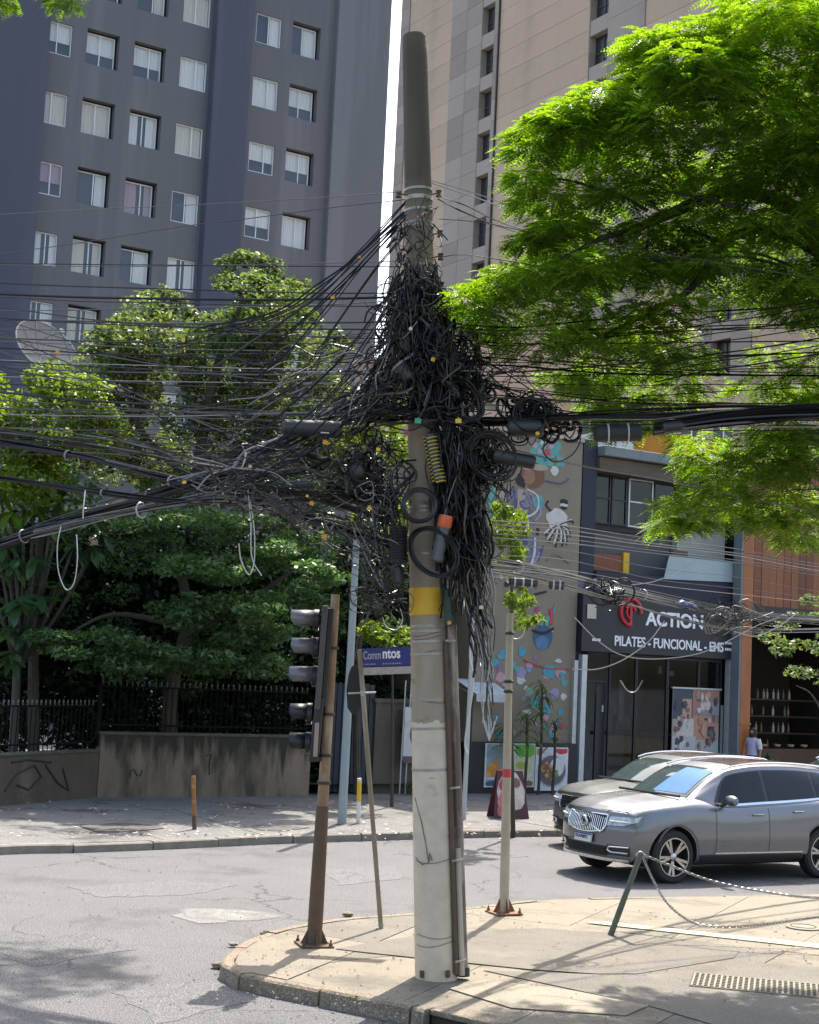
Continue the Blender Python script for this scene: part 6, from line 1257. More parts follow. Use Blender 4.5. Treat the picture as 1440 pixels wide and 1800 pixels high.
    strip('sunroof', 2.25, 3.5, -.8, .8, M('sunroof_glass', (.12, .085, .065), .12, spec=.7), .006)  # brown of a reflection put into the glass colour
    q = MB(); q.tube([(1.13, y, 1.17+.01) for y in np.linspace(-.7, .7, 6)], .02, 6); q.build('wiper', blackp, ws)
    for s in (1, -1):
        lo = lambda x: .03; 
        patch('side_window', 1.62, 2.62, 0, 0, glass_car, .007, s, 14, 6, ft0=lambda x: .045, ft1=lambda x: .395*min(1, (x-1.55)/.5+.15))
        patch('side_window', 2.70, 3.62, 0, 0, glass_car, .007, s, 12, 6, ft0=lambda x: .045, ft1=lambda x: .40)
        patch('side_window', 3.68, 4.2, 0, 0, glass_car, .007, s, 8, 6, ft0=lambda x: .045+.18*max(0, (x-3.9)/.3), ft1=lambda x: .40-.12*max(0, (x-3.9)/.3))
        patch('window_trim', 1.5, 4.25, 0, 0, chrome, .011, s, 20, 2, ft0=lambda x: .015, ft1=lambda x: .04)
        patch('window_surround', 1.5, 4.3, 0, 0, blackp, .004, s, 24, 6, ft0=lambda x: .03, ft1=lambda x: .42*min(1, (x-1.45)/.5+.1)-.16*max(0, (x-3.85)/.45))
        q = MB(); q.tube([gp(x, .56, s)+Vector((0, 0, .045)) for x in np.linspace(1.95, 4.15, 12)], .018, 6); q.build('roof_rail', chrome, root, smooth=True)
        # doors, sill cladding, arch lips
        tz = lambda x, z: next((t/100 for t in range(15, 75) if body(x, t/100)[1] > z), .75)
        for k, (a, b_) in enumerate(((1.62, 2.62), (2.64, 3.42 if True else 0))):
            d = patch('door', a, b_, 0, 0, paint, .006, s, 10, 22, f=lambda x, t, s_: P(x, t, s_), ft0=lambda x: tz(x, .36), ft1=lambda x: .655)
            q = MB(); hx = b_-.2; hp = P(hx, .6, s); q.tube([hp+Vector((-.1, s*.012, 0)), hp+Vector((-.07, s*.035, .005)), hp+Vector((.07, s*.035, .005)), hp+Vector((.1, s*.012, 0))], .013, 6); q.build('handle', paint if hero else blackp, d, smooth=True)
        patch('sill_cladding', 1.32, 3.3, 0, 0, blackp, .01, s, 12, 6, f=lambda x, t, s_: P(x, t, s_), ft0=lambda x: .19, ft1=lambda x: tz(x, .37))
        patch('sill_trim', 1.6, 3.3, 0, 0, chrome, .016, s, 12, 2, f=lambda x, t, s_: P(x, t, s_), ft0=lambda x: tz(x, .385), ft1=lambda x: tz(x, .40)+.003)
        for xx in (xf, xr):
            q = MB(); pts = []
            for a in np.linspace(-.12, math.pi+.12, 22):
                px_, pz_ = xx-math.cos(a)*(R+.062), R+.01+math.sin(a)*(R+.062); yy = np.interp(pz_, [.3, .6, .9], [.95, .985, .975])*float(cr1(XS, hwid, px_)); pts.append((sweep(px_, yy, pz_), s*yy, pz_))
            q.tube(pts, .022, 6); q.build('arch_lip', blackp if not hero else M('arch_lip_grey', (.1, .1, .105), .4, .4), root, smooth=True)
        # mirror
        mp_ = gp(1.72, .04, s); q = MB(); q.lathe([(.001, -.12), (.06, -.11), (.095, -.05), (.1, .03), (.085, .1), (.001, .13)], mp_+Vector((.0, s*.17, .06)), (0.25, 1, 0), 14)
        q.v = [tuple(Vector(v)) if False else ((v[0]-mp_.x)*.75+mp_.x, v[1], (v[2]-mp_.z-.06)*.78+mp_.z+.06) for v in q.v]; mi = q.build('mirror', paint, root, smooth=True)
        q = MB(); q.tube([mp_, mp_+Vector((0, s*.1, .02))], .025, 8); q.build('mirror_arm', blackp, mi)
        # headlight and lower grille corner
        def ff(y, z, o_=.01): return Vector((sweep(0, y, z)-o_, y, z))
        V = []
        ys_ = np.linspace(.46, .845, 10)
        for i, y in enumerate(ys_):
            z0, z1 = .76-.0*i, .885; 
            for z in (z0+.02*(i/9)+(.05 if i > 6 else 0)*(i-6)/3, z1+.015*(i/9)): V.append(ff(s*y, z, .016))
        for k in range(1, 5):
            x = .04+k*.1; p0 = P(x, .655, s); V += [Vector((p0.x, p0.y+s*.012, .82+.02*k)), Vector((p0.x, p0.y+s*.008, .905+.012*k))]
        nn = len(V)//2; q = MB(); q.add(V, [(2*i, 2*i+2, 2*i+3, 2*i+1) for i in range(nn-1)]); hl = q.build('headlight', lampg, root, smooth=True)
        q = MB(); q.tube([ff(s*y, .825, .03) for y in np.linspace(.5, .8, 5)], .012, 6); q.build('light_bar', white_paint, hl)
        q = MB(); q.add([ff(s*y, z, .012) for y in np.linspace(.47, .8, 7) for z in (.36, .5)], [(2*i, 2*i+2, 2*i+3, 2*i+1) for i in range(6)]); q.build('bumper_corner', blackp, root)
        q = MB(); q.tube([ff(s*.52, .475, .025), ff(s*.5, .43, .03), ff(s*.56, .4, .03), ff(s*.78, .4, .02)], .014, 6); q.tube([ff(s*.52, .475, .025), ff(s*.8, .485, .02)], .01, 6); q.build('fog_trim', chrome, root)
    # nose: grille, slats, emblem, plate, intakes
    def ff(y, z, o_=.01): return Vector((sweep(0, y, z)-o_, y, z))
    def facep(nm, yz, mt, o_, par=root, ny=12):
        (y0, y1), zf0, zf1 = yz; V = []
        for k in range(ny+1): y = y0+(y1-y0)*k/ny; V += [ff(y, zf0(y), o_), ff(y, zf1(y), o_)]
        q = MB(); q.add(V, [(2*k, 2*k+2, 2*k+3, 2*k+1) for k in range(ny)]); return q.build(nm, mt, par, smooth=True)
    g = facep('grille', ((-.42, .42), lambda y: .645+.05*(abs(y)/.42)**2, lambda y: .895), dark_m, .012)
    ol = [ff(y, .9, .02) for y in np.linspace(-.43, .43, 9)]+[ff(.44, .76, .02)]+[ff(y, .64+.05*(abs(y)/.42)**2, .02) for y in np.linspace(.4, -.4, 9)]+[ff(-.44, .76, .02)]; q = MB(); q.tube(ol+[ol[0]], .012, 6); q.build('grille_frame', chrome, g, smooth=True)
    if hero:
        for k in range(21):
            y = -.4+k*.04; q = MB(); q.obox((ff(y, .655, .02)+ff(y, .89, .02))/2, (.012, 0, 0), (0, .0055, 0), (ff(y, .89, .02)-ff(y, .66+.05*(abs(y)/.42)**2, .02))/2); q.build('slat', chrome, g)
        q = MB(); q.ring(ff(0, .775, .045), (1, 0, .1), .075, .015, n=26, m_=8); q.ring(ff(0, .775, .042), (1, 0, .1), .045, .006); q.build('emblem', chrome, g, smooth=True); q = MB(); q.lathe([(.001, .0), (.068, 0), (.068, .012)], ff(0, .775, .03), (-1, 0, -.1), 20); q.build('emblem_back', M('emblem_dark', (.02, .03, .06), .3), g)
        q = MB(); q.tube([ff(.4, .9, .035), ff(-.38, .66, .035)], .012, 6); q.build('diagonal_bar', chrome, g)
    else:
        for k in range(5): z = .68+k*.045; q = MB(); q.tube([ff(y, z, .018) for y in np.linspace(-.4, .4, 7)], .006, 5); q.build('slat', chrome, g)
    lowg = facep('lower_intake', ((-.46, .46), lambda y: .34, lambda y: .47), dark_m, .014)
    for k in range(4): q = MB(); q.tube([ff(y, .36+k*.03, .018) for y in np.linspace(-.45, .45, 7)], .006, 4); q.build('mesh_bar', blackp, lowg)
    facep('skid_plate', ((-.78, .78), lambda y: .27, lambda y: .315), chrome if hero else blackp, .02)
    q = MB(); c = ff(0, .555, .03); q.obox(c, (.008, 0, 0), (0, .2, 0), (.01, 0, .058)); pl = q.build('number_plate', plate_m, root, bevel=.003)
    if hero:
        o = text('FVV9I01', .105, M('plate_black', (.02, .02, .03), .5), pl, 0, 0, 0, .001, off=.002); o.location = c+Vector((-.0105, .18, -.045)); o.rotation_euler = (math.pi/2, 0, -math.pi/2); o.scale = (.83, 1, 1)
        q = MB(); q.obox(c+Vector((-.009, 0, .048)), (.001, 0, 0), (0, .195, 0), (0, 0, .009)); q.build('plate_band', M('plate_blue', (.02, .06, .3), .5), pl)
    q = MB(); q.tube([ff(y, .945, -.02)+Vector((.0, 0, .012)) for y in np.linspace(-.7, .7, 11)], .006, 5); q.build('bonnet_gap', dark_m, root)
    # blue reflection painted as a panel over the screen on the driver's side
    if hero: strip('screen_reflection', 1.22, 1.86, -.86, .02, blue_refl, .0115)
    # wheels
    for xx in (xf, xr):
        for s in (1, -1):
            wh = bpy.data.objects.new('wheel', None); COL.objects.link(wh); wh.parent = root; wh.location = (xx, s*.84, R); wh.rotation_euler = (0, .4*s+xx, 0 if xx > 2 else .0); wh.empty_display_size = .1; a = (0, s, 0)
            q = MB(); q.lathe([(.25, -.1), (.33, -.11), (R, -.085), (R, .07), (.335, .1), (.262, .095), (.25, .08)], (0, 0, 0), a, 36); q.build('tyre', tyre_m, wh, smooth=True)
            q = MB(); q.lathe([(.252, .09), (.262, .1), (.255, .06), (.24, .03), (.235, -.05), (.001, -.05)], (0, 0, 0), a, 32); q.build('rim', rimd, wh, smooth=True)
            q = MB(); q.lathe([(.266, .088), (.266, .1), (.252, .1), (.25, .085)], (0, 0, 0), a, 32); q.build('rim_edge', rim_m, wh, smooth=True)
            for k in range(5):
                sp_ = MB(); 
                for da in (-.14, .14):
                    t = k*2*math.pi/5; d0 = Vector((math.cos(t+da*.6), 0, math.sin(t+da*.6))); d1 = Vector((math.cos(t+da*1.1), 0, math.sin(t+da*1.1))); w1 = d1.cross(Vector(a)); c0 = d0*.06+Vector(a)*.075; c1 = d1*.25+Vector(a)*.09
                    sp_.add([c0-w1*.016, c0+w1*.016, c1+w1*.02, c1-w1*.02, c0-w1*.02-Vector(a)*.03, c0+w1*.02-Vector(a)*.03, c1+w1*.026-Vector(a)*.03, c1-w1*.026-Vector(a)*.03], [(0, 1, 2, 3), (0, 4, 5, 1), (1, 5, 6, 2), (2, 6, 7, 3), (3, 7, 4, 0)])
                sp_.build('spoke', rim_m, wh)
            q = MB(); q.lathe([(.001, .095), (.035, .092), (.055, .08), (.06, .05)], (0, 0, 0), a, 16); q.build('hub', rim_m, wh, smooth=True)
    q = MB(); q.box(.5, L-.5, -.6, .6, .2, .3); q.build('underbody', dark_m, root)
    q = MB(); q.add([(1.3, -.8, 1.0), (4.3, -.8, 1.0), (4.3, .8, 1.0), (1.3, .8, 1.0)], [(0, 1, 2, 3)]); q.build('parcel_floor', dark_m, root)
    return root
# place by the near front wheel: local x runs nose to tail, so the car's own +x points to the tail
def place_car(fw_px, rw_dir, **k):
    g = Vector(gnd(*fw_px)); a = rw_dir; d = Vector((math.cos(a), math.sin(a), 0)); side = Vector((math.sin(a), -math.cos(a), 0))  # towards the camera = -y local
    o = g-d*.87-side*.93; return car(loc=(o.x, o.y, .0), rz=a, **k)
suv_p = M('suv_paint_grey', (.175, .18, .195), .45, .88, c2=(.16, .165, .178), ns=2, coat=1.)
c1 = place_car((1176, 1553), math.radians(29.5), name='suv', label='metallic grey SUV with blue reflection painted on the windscreen beside the chained pavement', paint=suv_p)
c1.scale = (1.05, 1.05, 1.06)
off = Vector((-math.sin(ANG), math.cos(ANG), 0)); dd = Vector((math.cos(ANG), math.sin(ANG), 0))
car('hatchback', 'dull green-grey car half hidden behind the grey SUV', c1.location+off*2.9+dd*2.1, ANG, M('green_grey_paint', (.11, .115, .11), .4, .5, c2=(.1, .105, .1), ns=2, coat=.6), hero=False)
car('blue_car', 'pale blue car just showing at the right edge behind the grey SUV', c1.location+off*3.1+dd*7.0, ANG, M('pale_blue_paint', (.22, .34, .42), .35, .3, coat=.8), hero=False)
# ------------------------------------------------------------------ cables
cb = [M('cable_black', (.006, .0055, .0055), .3, spec=.35, ns=4), M('cable_charcoal', (.016, .013, .012), .33, spec=.4, c2=(.008, .007, .007), ns=5), M('cable_faded', (.1, .082, .07), .42, c2=(.035, .028, .024), ns=3), M('cable_grey', (.3, .28, .26), .45, c2=(.16, .15, .14), ns=4), M('cable_white', (.6, .58, .55), .4, c2=(.4, .38, .36), ns=4)]
rc = random.Random(77)
at_true = at
def at(x, y, Y): return at_true(x, y, Y-.68 if Y < 27 else Y)
ORD = 'first second third fourth fifth sixth seventh eighth ninth tenth eleventh twelfth thirteenth fourteenth fifteenth sixteenth seventeenth eighteenth nineteenth twentieth'.split()
ORD += ['twenty-'+o for o in ORD[:9]]+['thirtieth']
def pts3(pts): return [Vector(at(x, y, Y)) for x, y, Y in pts]
def cable(pts, r, mi, label, group=None, name='overhead_cable', k=7, n=5, smooth=True):
    q = MB(); q.tube(spline(pts3(pts), k), r, n); o = q.build(name, cb[mi] if isinstance(mi, int) else mi, smooth=smooth); return tag(o, label, 'cable', group)
PY = 15.3
# horizontal run of thin cables, left of the pole (listed top to bottom; heights read at the left edge and at the pole)
H = [(376, 338, 3, .004, 2), (448, 350, -6, .004, 2), (462, 470, 2, .0045, 1), (467, 458, 4, .004, 2), (497, 515, 6, .005, 1), (516, 522, 8, .0095, 0), (522, 540, 5, .006, 1), (545, 530, 5, .005, 1), (558, 580, 8, .006, 0), (563, 565, 5, .0095, 0), (578, 590, 4, .0045, 2), (594, 601, 7, .0065, 1), (600, 622, 5, .0045, 2), (611, 640, 5, .006, 0), (622, 618, 4, .0045, 2), (632, 650, 4, .004, 3), (645, 655, 9, .0065, 1), (655, 690, 8, .0045, 2), (663, 672, 5, .004, 3), (674, 700, 10, .005, 1), (691, 735, 6, .011, 0), (703, 730, 10, .005, 2), (718, 742, 6, .0065, 1), (728, 715, 12, .0045, 3), (752, 738, 12, .0045, 2), (760, 790, 8, .005, 2)]
for i, (yl, yp, sag, r, mi) in enumerate(H):
    Yl = 18.6+rc.uniform(-2.2, 3); xe = rc.uniform(690, 735); P = []
    for t in (-.12, 0, .2, .42, .62, .82, 1): x = xe*t; y = yl+(yp-yl)*t+sag*4*max(0, t*(1-t))*.8+rc.uniform(-1.5, 1.5); P.append((x, y, Yl+(PY-.12-Yl)*t))
    cable(P, r*1.35, 1 if mi == 2 and i % 3 else mi, '%s cable from the top in the level run left of the pole' % ORD[i], 'level cables running left from the pole')
# diagonals dropping to the left from high on the pole
D = [((712, 352), (640, 432), (560, 515), (470, 560), (300, 610)), ((716, 368), (650, 430), (575, 500), (520, 545), (380, 640)), ((712, 380), (655, 440), (600, 497), (520, 575), (430, 640)), ((708, 372), (620, 455), (560, 500), (480, 548), (350, 578)), ((700, 396), (640, 460), (575, 540), (500, 620), (400, 700)), ((715, 405), (660, 470), (600, 560), (540, 640), (470, 720)), ((705, 480), (650, 560), (590, 640), (500, 720), (420, 800)), ((700, 520), (640, 600), (590, 680), (520, 750), (440, 830)), ((705, 560), (640, 640), (560, 720), (480, 780), (380, 850)), ((700, 590), (640, 660), (570, 735), (500, 800), (400, 860)), ((705, 620), (640, 690), (580, 750), (500, 815), (330, 880)), ((708, 640), (660, 690), (600, 740), (540, 790), (420, 850))]
for i, p in enumerate(D):
    for j in range(2):
        Ye = 15.3+rc.uniform(-.6, .8); cable([(x+rc.uniform(-3, 3), y+j*6+rc.uniform(-3, 3), PY-.15+(Ye-PY)*t/4) for t, (x, y) in enumerate(p)], rc.choice([.006, .0075, .0095]), rc.choice([0, 0, 1]), '%s slanting cable from the top dropping left from the pole, %s strand' % (ORD[i], ('upper', 'lower')[j]), 'slanting cables dropping left from the pole')
for i in range(16):
    ya = 545+i*17+rc.uniform(-6, 6); yb2 = 590+((i*7) % 16)*21+rc.uniform(-6, 6); P = []
    for t in (-.12, 0, .25, .5, .75, 1): P.append((712*t, ya+(yb2-ya)*t+rc.uniform(4, 14)*4*max(0, t*(1-t)), 18.5-3.3*t+rc.uniform(-.1, .1)))
    cable(P, rc.choice([.0045, .006, .0075]), rc.choice([0, 0, 1, 2]), '%s crossing wire from the top at the left edge, running aslant before the left trees' % ORD[i], 'aslant wires crossing before the left trees')
def bundle(pts, n, spread, r, mats, label, group=None, name='cable_bundle', twist=0., tie=0, wob=.5):
    """a bundle of parallel cables tied together: strands are parts"""
    root = empty(name, Vector(at(*pts[0])), 0, label, 'cable bundle', group); o = root.location; base = spline(pts3(pts), 5); rr = rc
    for i in range(n):
        a = 2*math.pi*rr.random(); d = spread*math.sqrt(rr.random()); P = []; ph = rr.uniform(0, 6)
        for j, p in enumerate(base):
            aa = a+twist*j+.35*math.sin(j*.3+ph); dd_ = d*(1+wob*math.sin(j*.22+ph*2)); P.append(p-o+Vector((0, math.cos(aa)*dd_, math.sin(aa)*dd_)))
        q = MB(); q.tube(P, r*rr.uniform(.7, 1.3), 5); q.build('strand', cb[rr.choice(mats)], root, smooth=True)
    for t in range(tie):
        j = int((t+.6)/(tie+.2)*(len(base)-1)); p = base[j]-o; d = (base[min(j+1, len(base)-1)]-base[j-1]).normalized(); q = MB(); q.lathe([(spread*1.15, -.012), (spread*1.3, 0), (spread*1.15, .012)], p, d, 14); q.build('tie', cb[rr.choice([3, 4, 2])], root)
    return root
bundle([(-90, 768, 18.2), (0, 780, 18), (150, 806, 17.5), (300, 845, 17), (420, 868, 16.6), (560, 920, 15.8), (700, 968, 15.3)], 18, .045, .0085, [0, 0, 1, 1, 2], 'thick upper cable bundle sloping down from the left edge to the knot', tie=5)
bundle([(-90, 755, 18.8), (0, 760, 18.5), (180, 785, 17.9), (330, 815, 17.2), (480, 850, 16.5), (700, 900, 15.4)], 12, .07, .0055, [0, 1, 2, 3], 'loose bundle of pale cables just above the thick sloping bundle', wob=.9)
bundle([(-90, 832, 18.0), (0, 840, 17.7), (150, 862, 17.2), (300, 880, 16.8), (440, 884, 16.4), (560, 880, 16), (700, 925, 15.3)], 10, .03, .009, [0, 0, 1, 2], 'middle black cable bundle entering at the left edge above the rising bundle', tie=4)
bundle([(-90, 985, 18.8), (0, 958, 18.5), (110, 918, 18), (220, 886, 17.5), (330, 850, 16.9), (430, 808, 16.3), (520, 758, 15.8), (620, 700, 15.5), (700, 645, 15.3)], 28, .065, .0075, [0, 1, 1, 2, 0, 3], 'fat dusty cable bundle rising from the lower left edge to the pole', tie=8, twist=.08)
bundle([(60, 935, 18), (170, 910, 17.4), (300, 890, 16.8), (400, 885, 16.5), (520, 905, 16), (620, 930, 15.7), (705, 955, 15.3)], 14, .07, .006, [0, 1, 2, 3], 'grey cable bundle passing under the knot to the pole', wob=.9, tie=2)
bundle([(430, 850, 15.1), (520, 868, 15.1), (600, 872, 15.2), (700, 888, 15.2)], 14, .10, .006, [1, 2, 0, 3], 'loose spread of cables between the knot and the steel ring', wob=.7)
bundle([(500, 790, 15.1), (560, 765, 15.1), (620, 742, 15.2), (720, 738, 15.2)], 8, .06, .006, [1, 0, 2], 'cables reaching the pole beside the long black splice case', wob=.7)
# knot of cables left
def tangle(label, n, regA, regB, wob, r0, r1, mats, Y0, Y1, name='cable_tangle', mids=3, seg=5, loops=.0, down=0):
    n = int(n*.62); wob *= .9; root = empty(name, Vector(at((regA[0]+regA[2])/2, (regA[1]+regA[3])/2, (Y0+Y1)/2)), 0, label, 'cable tangle'); o = root.location; qs = {}
    for i in range(n):
        x0, y0 = rc.uniform(regA[0], regA[2]), rc.uniform(regA[1], regA[3]); x1, y1 = rc.uniform(regB[0], regB[2]), rc.uniform(regB[1], regB[3]); Ya, Yb = rc.uniform(Y0, Y1), rc.uniform(Y0, Y1); P = [(x0, y0, Ya)]
        for k in range(1, mids+1):
            t = k/(mids+1); P.append((x0+(x1-x0)*t+rc.gauss(0, wob), y0+(y1-y0)*t+rc.gauss(0, wob)+down*4*t*(1-t), Ya+(Yb-Ya)*t+rc.gauss(0, .08)))
            if rc.random() < loops:
                px_, py_, Y_ = P[-1]; R_ = rc.uniform(10, 26); a0 = rc.uniform(0, 6)
                for j in range(6): P.append((px_+R_*math.cos(a0+j*1.1), py_+R_*math.sin(a0+j*1.1)*rc.uniform(.8, 1.3), Y_+rc.uniform(-.04, .04)))
        P.append((x1, y1, Yb)); m_ = rc.choice(mats)
        if loops and m_ == 3 and rc.random() < .8: m_ = 1
        q = qs.setdefault(m_, MB()); q.tube([p-o for p in spline(pts3(P), seg)], rc.uniform(r0, r1)*rc.choice([.8, .9, 1, 1.1, 1.9]), 5, False)
    for m_, q in qs.items(): c = q.build('strands', cb[m_], root, smooth=True); c['kind'] = 'stuff'
    return root
K = 'cable_knot'
tangle('knot of crossing cables left of the pole where the sloping bundles meet', 70, (280, 800, 420, 890), (430, 770, 600, 900), 14, .004, .008, [1, 2, 2, 0, 3], 14.7, 15.4, K)
tangle('scribble of thin dark wires across the left tree above the knot', 40, (120, 700, 420, 840), (420, 740, 700, 900), 12, .003, .005, [0, 0, 1, 2], 14.9, 16.5, K)
tangle('wiry loops below and right of the cable knot', 34, (400, 840, 560, 900), (560, 860, 715, 1000), 16, .003, .006, [1, 2, 3], 14.8, 15.4, K, loops=.05, down=14)
tangle('thin hanging wires in front of the trees left of the ring', 30, (540, 900, 640, 960), (660, 940, 720, 1040), 16, .003, .005, [1, 2, 3], 14.9, 15.4, K, down=20)
tangle('sparse wires crossing the treetop left of the pole', 26, (380, 600, 520, 760), (560, 560, 710, 700), 12, .003, .005, [1, 2, 3], 14.9, 15.6, K)
# brooms of cut cable ends left of the pole
for lab, n, A, B in (('bristling cut cable ends high on the left of the pole', 32, (698, 380, 722, 470), (676, 400, 712, 520)), ('broom of cable ends at the upper left flank of the pole', 115, (690, 470, 735, 600), (640, 520, 700, 700)), ('broom of cable ends fanning down left at mid height', 90, (685, 580, 730, 690), (585, 640, 690, 770)), ('dense bristle of cables hugging the left of the pole', 95, (680, 480, 740, 560), (680, 640, 745, 740)), ('cables spreading left beneath the broom toward the splice case', 60, (690, 640, 730, 740), (560, 690, 650, 780))):
    tangle(lab, n, A, B, 9, .0035, .0075, [1, 1, 2, 0, 0, 3], 14.85, 15.35)
tangle('loose wires round the neck of the pole', 30, (694, 340, 770, 400), (690, 420, 778, 480), 10, .003, .006, [0, 1, 2], 15.05, 15.35)
tangle('wires wound round the pole just above the leaves', 34, (700, 440, 770, 520), (705, 500, 790, 600), 14, .004, .007, [0, 0, 1, 2, 3], 15.0, 15.3, loops=.1)
tangle('black mass of cables on the front of the pole at mid height', 170, (715, 540, 800, 640), (730, 650, 815, 750), 14, .005, .01, [0, 0, 0, 1, 2], 14.85, 15.3, loops=.06)
tangle('upper wrap of cables over the pole front beside the leaf tips', 96, (705, 455, 775, 520), (715, 540, 800, 640), 13, .0045, .009, [0, 0, 1, 2, 3], 14.9, 15.3, loops=.05)
tangle('cables crossing sideways over the pole above the spiral wrap', 46, (640, 700, 720, 745), (780, 700, 880, 760), 9, .004, .008, [0, 0, 1, 2], 14.9, 15.15)
tangle('cables draping the right half of the pole beside the ring', 90, (752, 740, 800, 800), (765, 930, 810, 1010), 8, .005, .01, [0, 0, 0, 1], 14.98, 15.2)
tangle('dark mass of cables bulging right of the pole', 110, (760, 570, 850, 640), (770, 690, 850, 760), 14, .004, .009, [0, 0, 1, 2, 3], 15.0, 15.6, loops=.1)
tangle('right-hand swirl of looping cables beside the spiral coil', 110, (780, 740, 860, 800), (800, 800, 900, 900), 16, .004, .008, [0, 0, 1, 2, 3], 14.9, 15.5, loops=.22)
tangle('curtain of black cables hanging down the right side of the pole', 190, (765, 740, 850, 800), (785, 940, 868, 1010), 8, .005, .01, [0, 0, 0, 1, 1, 2], 14.95, 15.5, mids=4)
tangle('densest black cables behind the orange-capped splice', 110, (760, 850, 830, 900), (770, 960, 850, 1090), 7, .005, .01, [0, 0, 0, 1], 15.0, 15.4, mids=3)
tangle('lower fringe of hanging cables right of the yellow band', 80, (800, 960, 866, 1010), (826, 1060, 868, 1200), 6, .003, .007, [0, 0, 1, 2, 3], 15.0, 15.5, mids=3)
tangle('frayed pale cable tails hanging lowest beside the pole', 22, (835, 1060, 866, 1130), (848, 1230, 868, 1302), 5, .003, .005, [0, 1, 3, 4], 15.1, 15.4)
tangle('tangle of loops left of the pole around the ring coil', 70, (620, 790, 716, 860), (640, 900, 716, 1010), 20, .003, .007, [0, 1, 1, 2, 3], 14.9, 15.4, loops=.14)
tangle('dark loops knotted over the left arm at mid height', 60, (600, 760, 700, 830), (560, 820, 700, 880), 14, .004, .008, [0, 0, 1, 2], 14.9, 15.4, loops=.2)
tangle('small wire tangle below the corrugated case', 40, (640, 980, 716, 1040), (640, 1040, 722, 1100), 14, .003, .005, [1, 2, 0], 15.0, 15.4, loops=.2)
tangle('web of thin wires right of the pole under the leaves', 44, (780, 590, 850, 690), (890, 600, 1010, 740), 10, .003, .005, [0, 1, 2, 3], 15.0, 16, down=6)
tangle('knot of black cable around the right splice case', 60, (880, 700, 960, 740), (900, 730, 1010, 775), 12, .005, .01, [0, 0, 0, 1], 14.9, 15.5, loops=.2)
# long thin runs on the right
R = [[(760, 322, 15.3), (830, 345, 16.4), (930, 380, 18.5), (1080, 420, 21), (1500, 500, 24)], [(760, 318, 15.3), (830, 338, 16.4), (940, 375, 18.5), (1080, 412, 21), (1500, 490, 24)], [(770, 350, 15.2), (820, 375, 15), (900, 405, 17.5), (1060, 450, 20), (1500, 540, 24)], [(770, 345, 15.2), (820, 362, 15), (900, 398, 17.5), (1060, 440, 20), (1500, 530, 24)], [(772, 385, 15.2), (850, 392, 15), (1000, 420, 14.6), (1500, 500, 13.5)], [(775, 452, 15.2), (815, 448, 15), (900, 460, 14.8), (1500, 560, 13.5)]]
for i, p in enumerate(R): cable(p, (.007, .005)[i % 2] if i < 4 else .004, (3, 2, 0, 0, 2, 1)[i], '%s cable from the top leaving the pole neck to the right' % ORD[i], 'cables leaving the pole top to the right')
for i in range(18):
    y0 = 566+i*8.2+rc.uniform(-3, 3); yr = y0+rc.uniform(-35, 45); cable([(770, y0, 15.3), (900, y0+6+rc.uniform(-4, 4), 15.3+rc.uniform(-.3, .3)), (1080, y0+(yr-y0)*.45+8, 15.5), (1280, y0+(yr-y0)*.75+4, 15.8), (1540, yr, 16+rc.uniform(-1, 1.5))], rc.choice([.0045, .0055, .0065, .009]), rc.choice([0, 0, 1, 2]), '%s cable from the top in the run behind the feathery leaves' % ORD[i], 'cables running right through the feathery tree')
for i, p in enumerate([[(790, 660, 15.2), (860, 675, 15.1), (905, 700, 15.1), (960, 745, 15)], [(800, 615, 15.3), (870, 645, 15.2), (940, 690, 15.1), (1000, 735, 15)], [(795, 640, 15.3), (900, 690, 15.2), (960, 716, 15.1), (1050, 730, 15)], [(905, 640, 15.2), (890, 690, 15.2), (880, 735, 15.2)], [(820, 650, 15.2), (838, 690, 15.2), (838, 760, 15.2)], [(830, 640, 15.2), (848, 700, 15.2), (842, 770, 15.2)]]): cable(p, .006, (0, 1, 0, 0, 0, 1)[i], '%s drooping cable right of the black mass' % ORD[i], 'drooping cables right of the pole')
bundle([(810, 742, 15.2), (900, 738, 15), (1000, 733, 14.8), (1100, 730, 14.5), (1180, 727, 14.2), (1300, 722, 13.8), (1440, 722, 13.4), (1600, 722, 13)], 9, .04, .009, [0, 0, 0, 1], 'very thick black cable bundle running right across the leaves', tie=0, wob=.4)
bundle([(1150, 752, 14.2), (1200, 746, 14), (1300, 733, 13.7), (1440, 723, 13.4), (1600, 726, 13)], 24, .062, .012, [0, 0, 0, 1, 2], 'second thick black bundle merging in at the right edge', wob=.3)
bundle([(850, 748, 15.2), (1000, 742, 15), (1150, 738, 15), (1500, 740, 14)], 8, .05, .006, [0, 1, 2, 3], 'loose thin cables beneath the thick black right-hand bundle', wob=1)
# runs right across the shop front
for i, (ya, yb_, yc, mi, r) in enumerate([(925, 960, 992, 2, .006), (932, 968, 997, 2, .008), (940, 972, 1003, 3, .006), (948, 980, 1006, 2, .005), (955, 985, 1012, 1, .008), (968, 1010, 1040, 2, .004), (985, 1030, 1052, 1, .005), (1003, 1040, 1060, 3, .004)]):
    cable([(860, ya-10, 15.3), (1000, ya, 17.9), (1150, yb_-12, 19.8), (1290, yb_+4, 21.4), (1440, yc, 23), (1600, yc+18, 25)], r, mi, '%s pale cable from the top sloping right across the studio window' % ORD[i], 'pale cables crossing the studio front')
bundle([(830, 985, 15.2), (880, 992, 16), (960, 1006, 17.2), (1040, 1022, 18.6), (1130, 1045, 20.1), (1230, 1068, 21.6), (1340, 1085, 23), (1440, 1092, 24.2), (1600, 1100, 26)], 20, .055, .008, [0, 1, 1, 2, 0, 3], 'thick dusty bundle crossing just above the studio sign', tie=3, wob=.6)
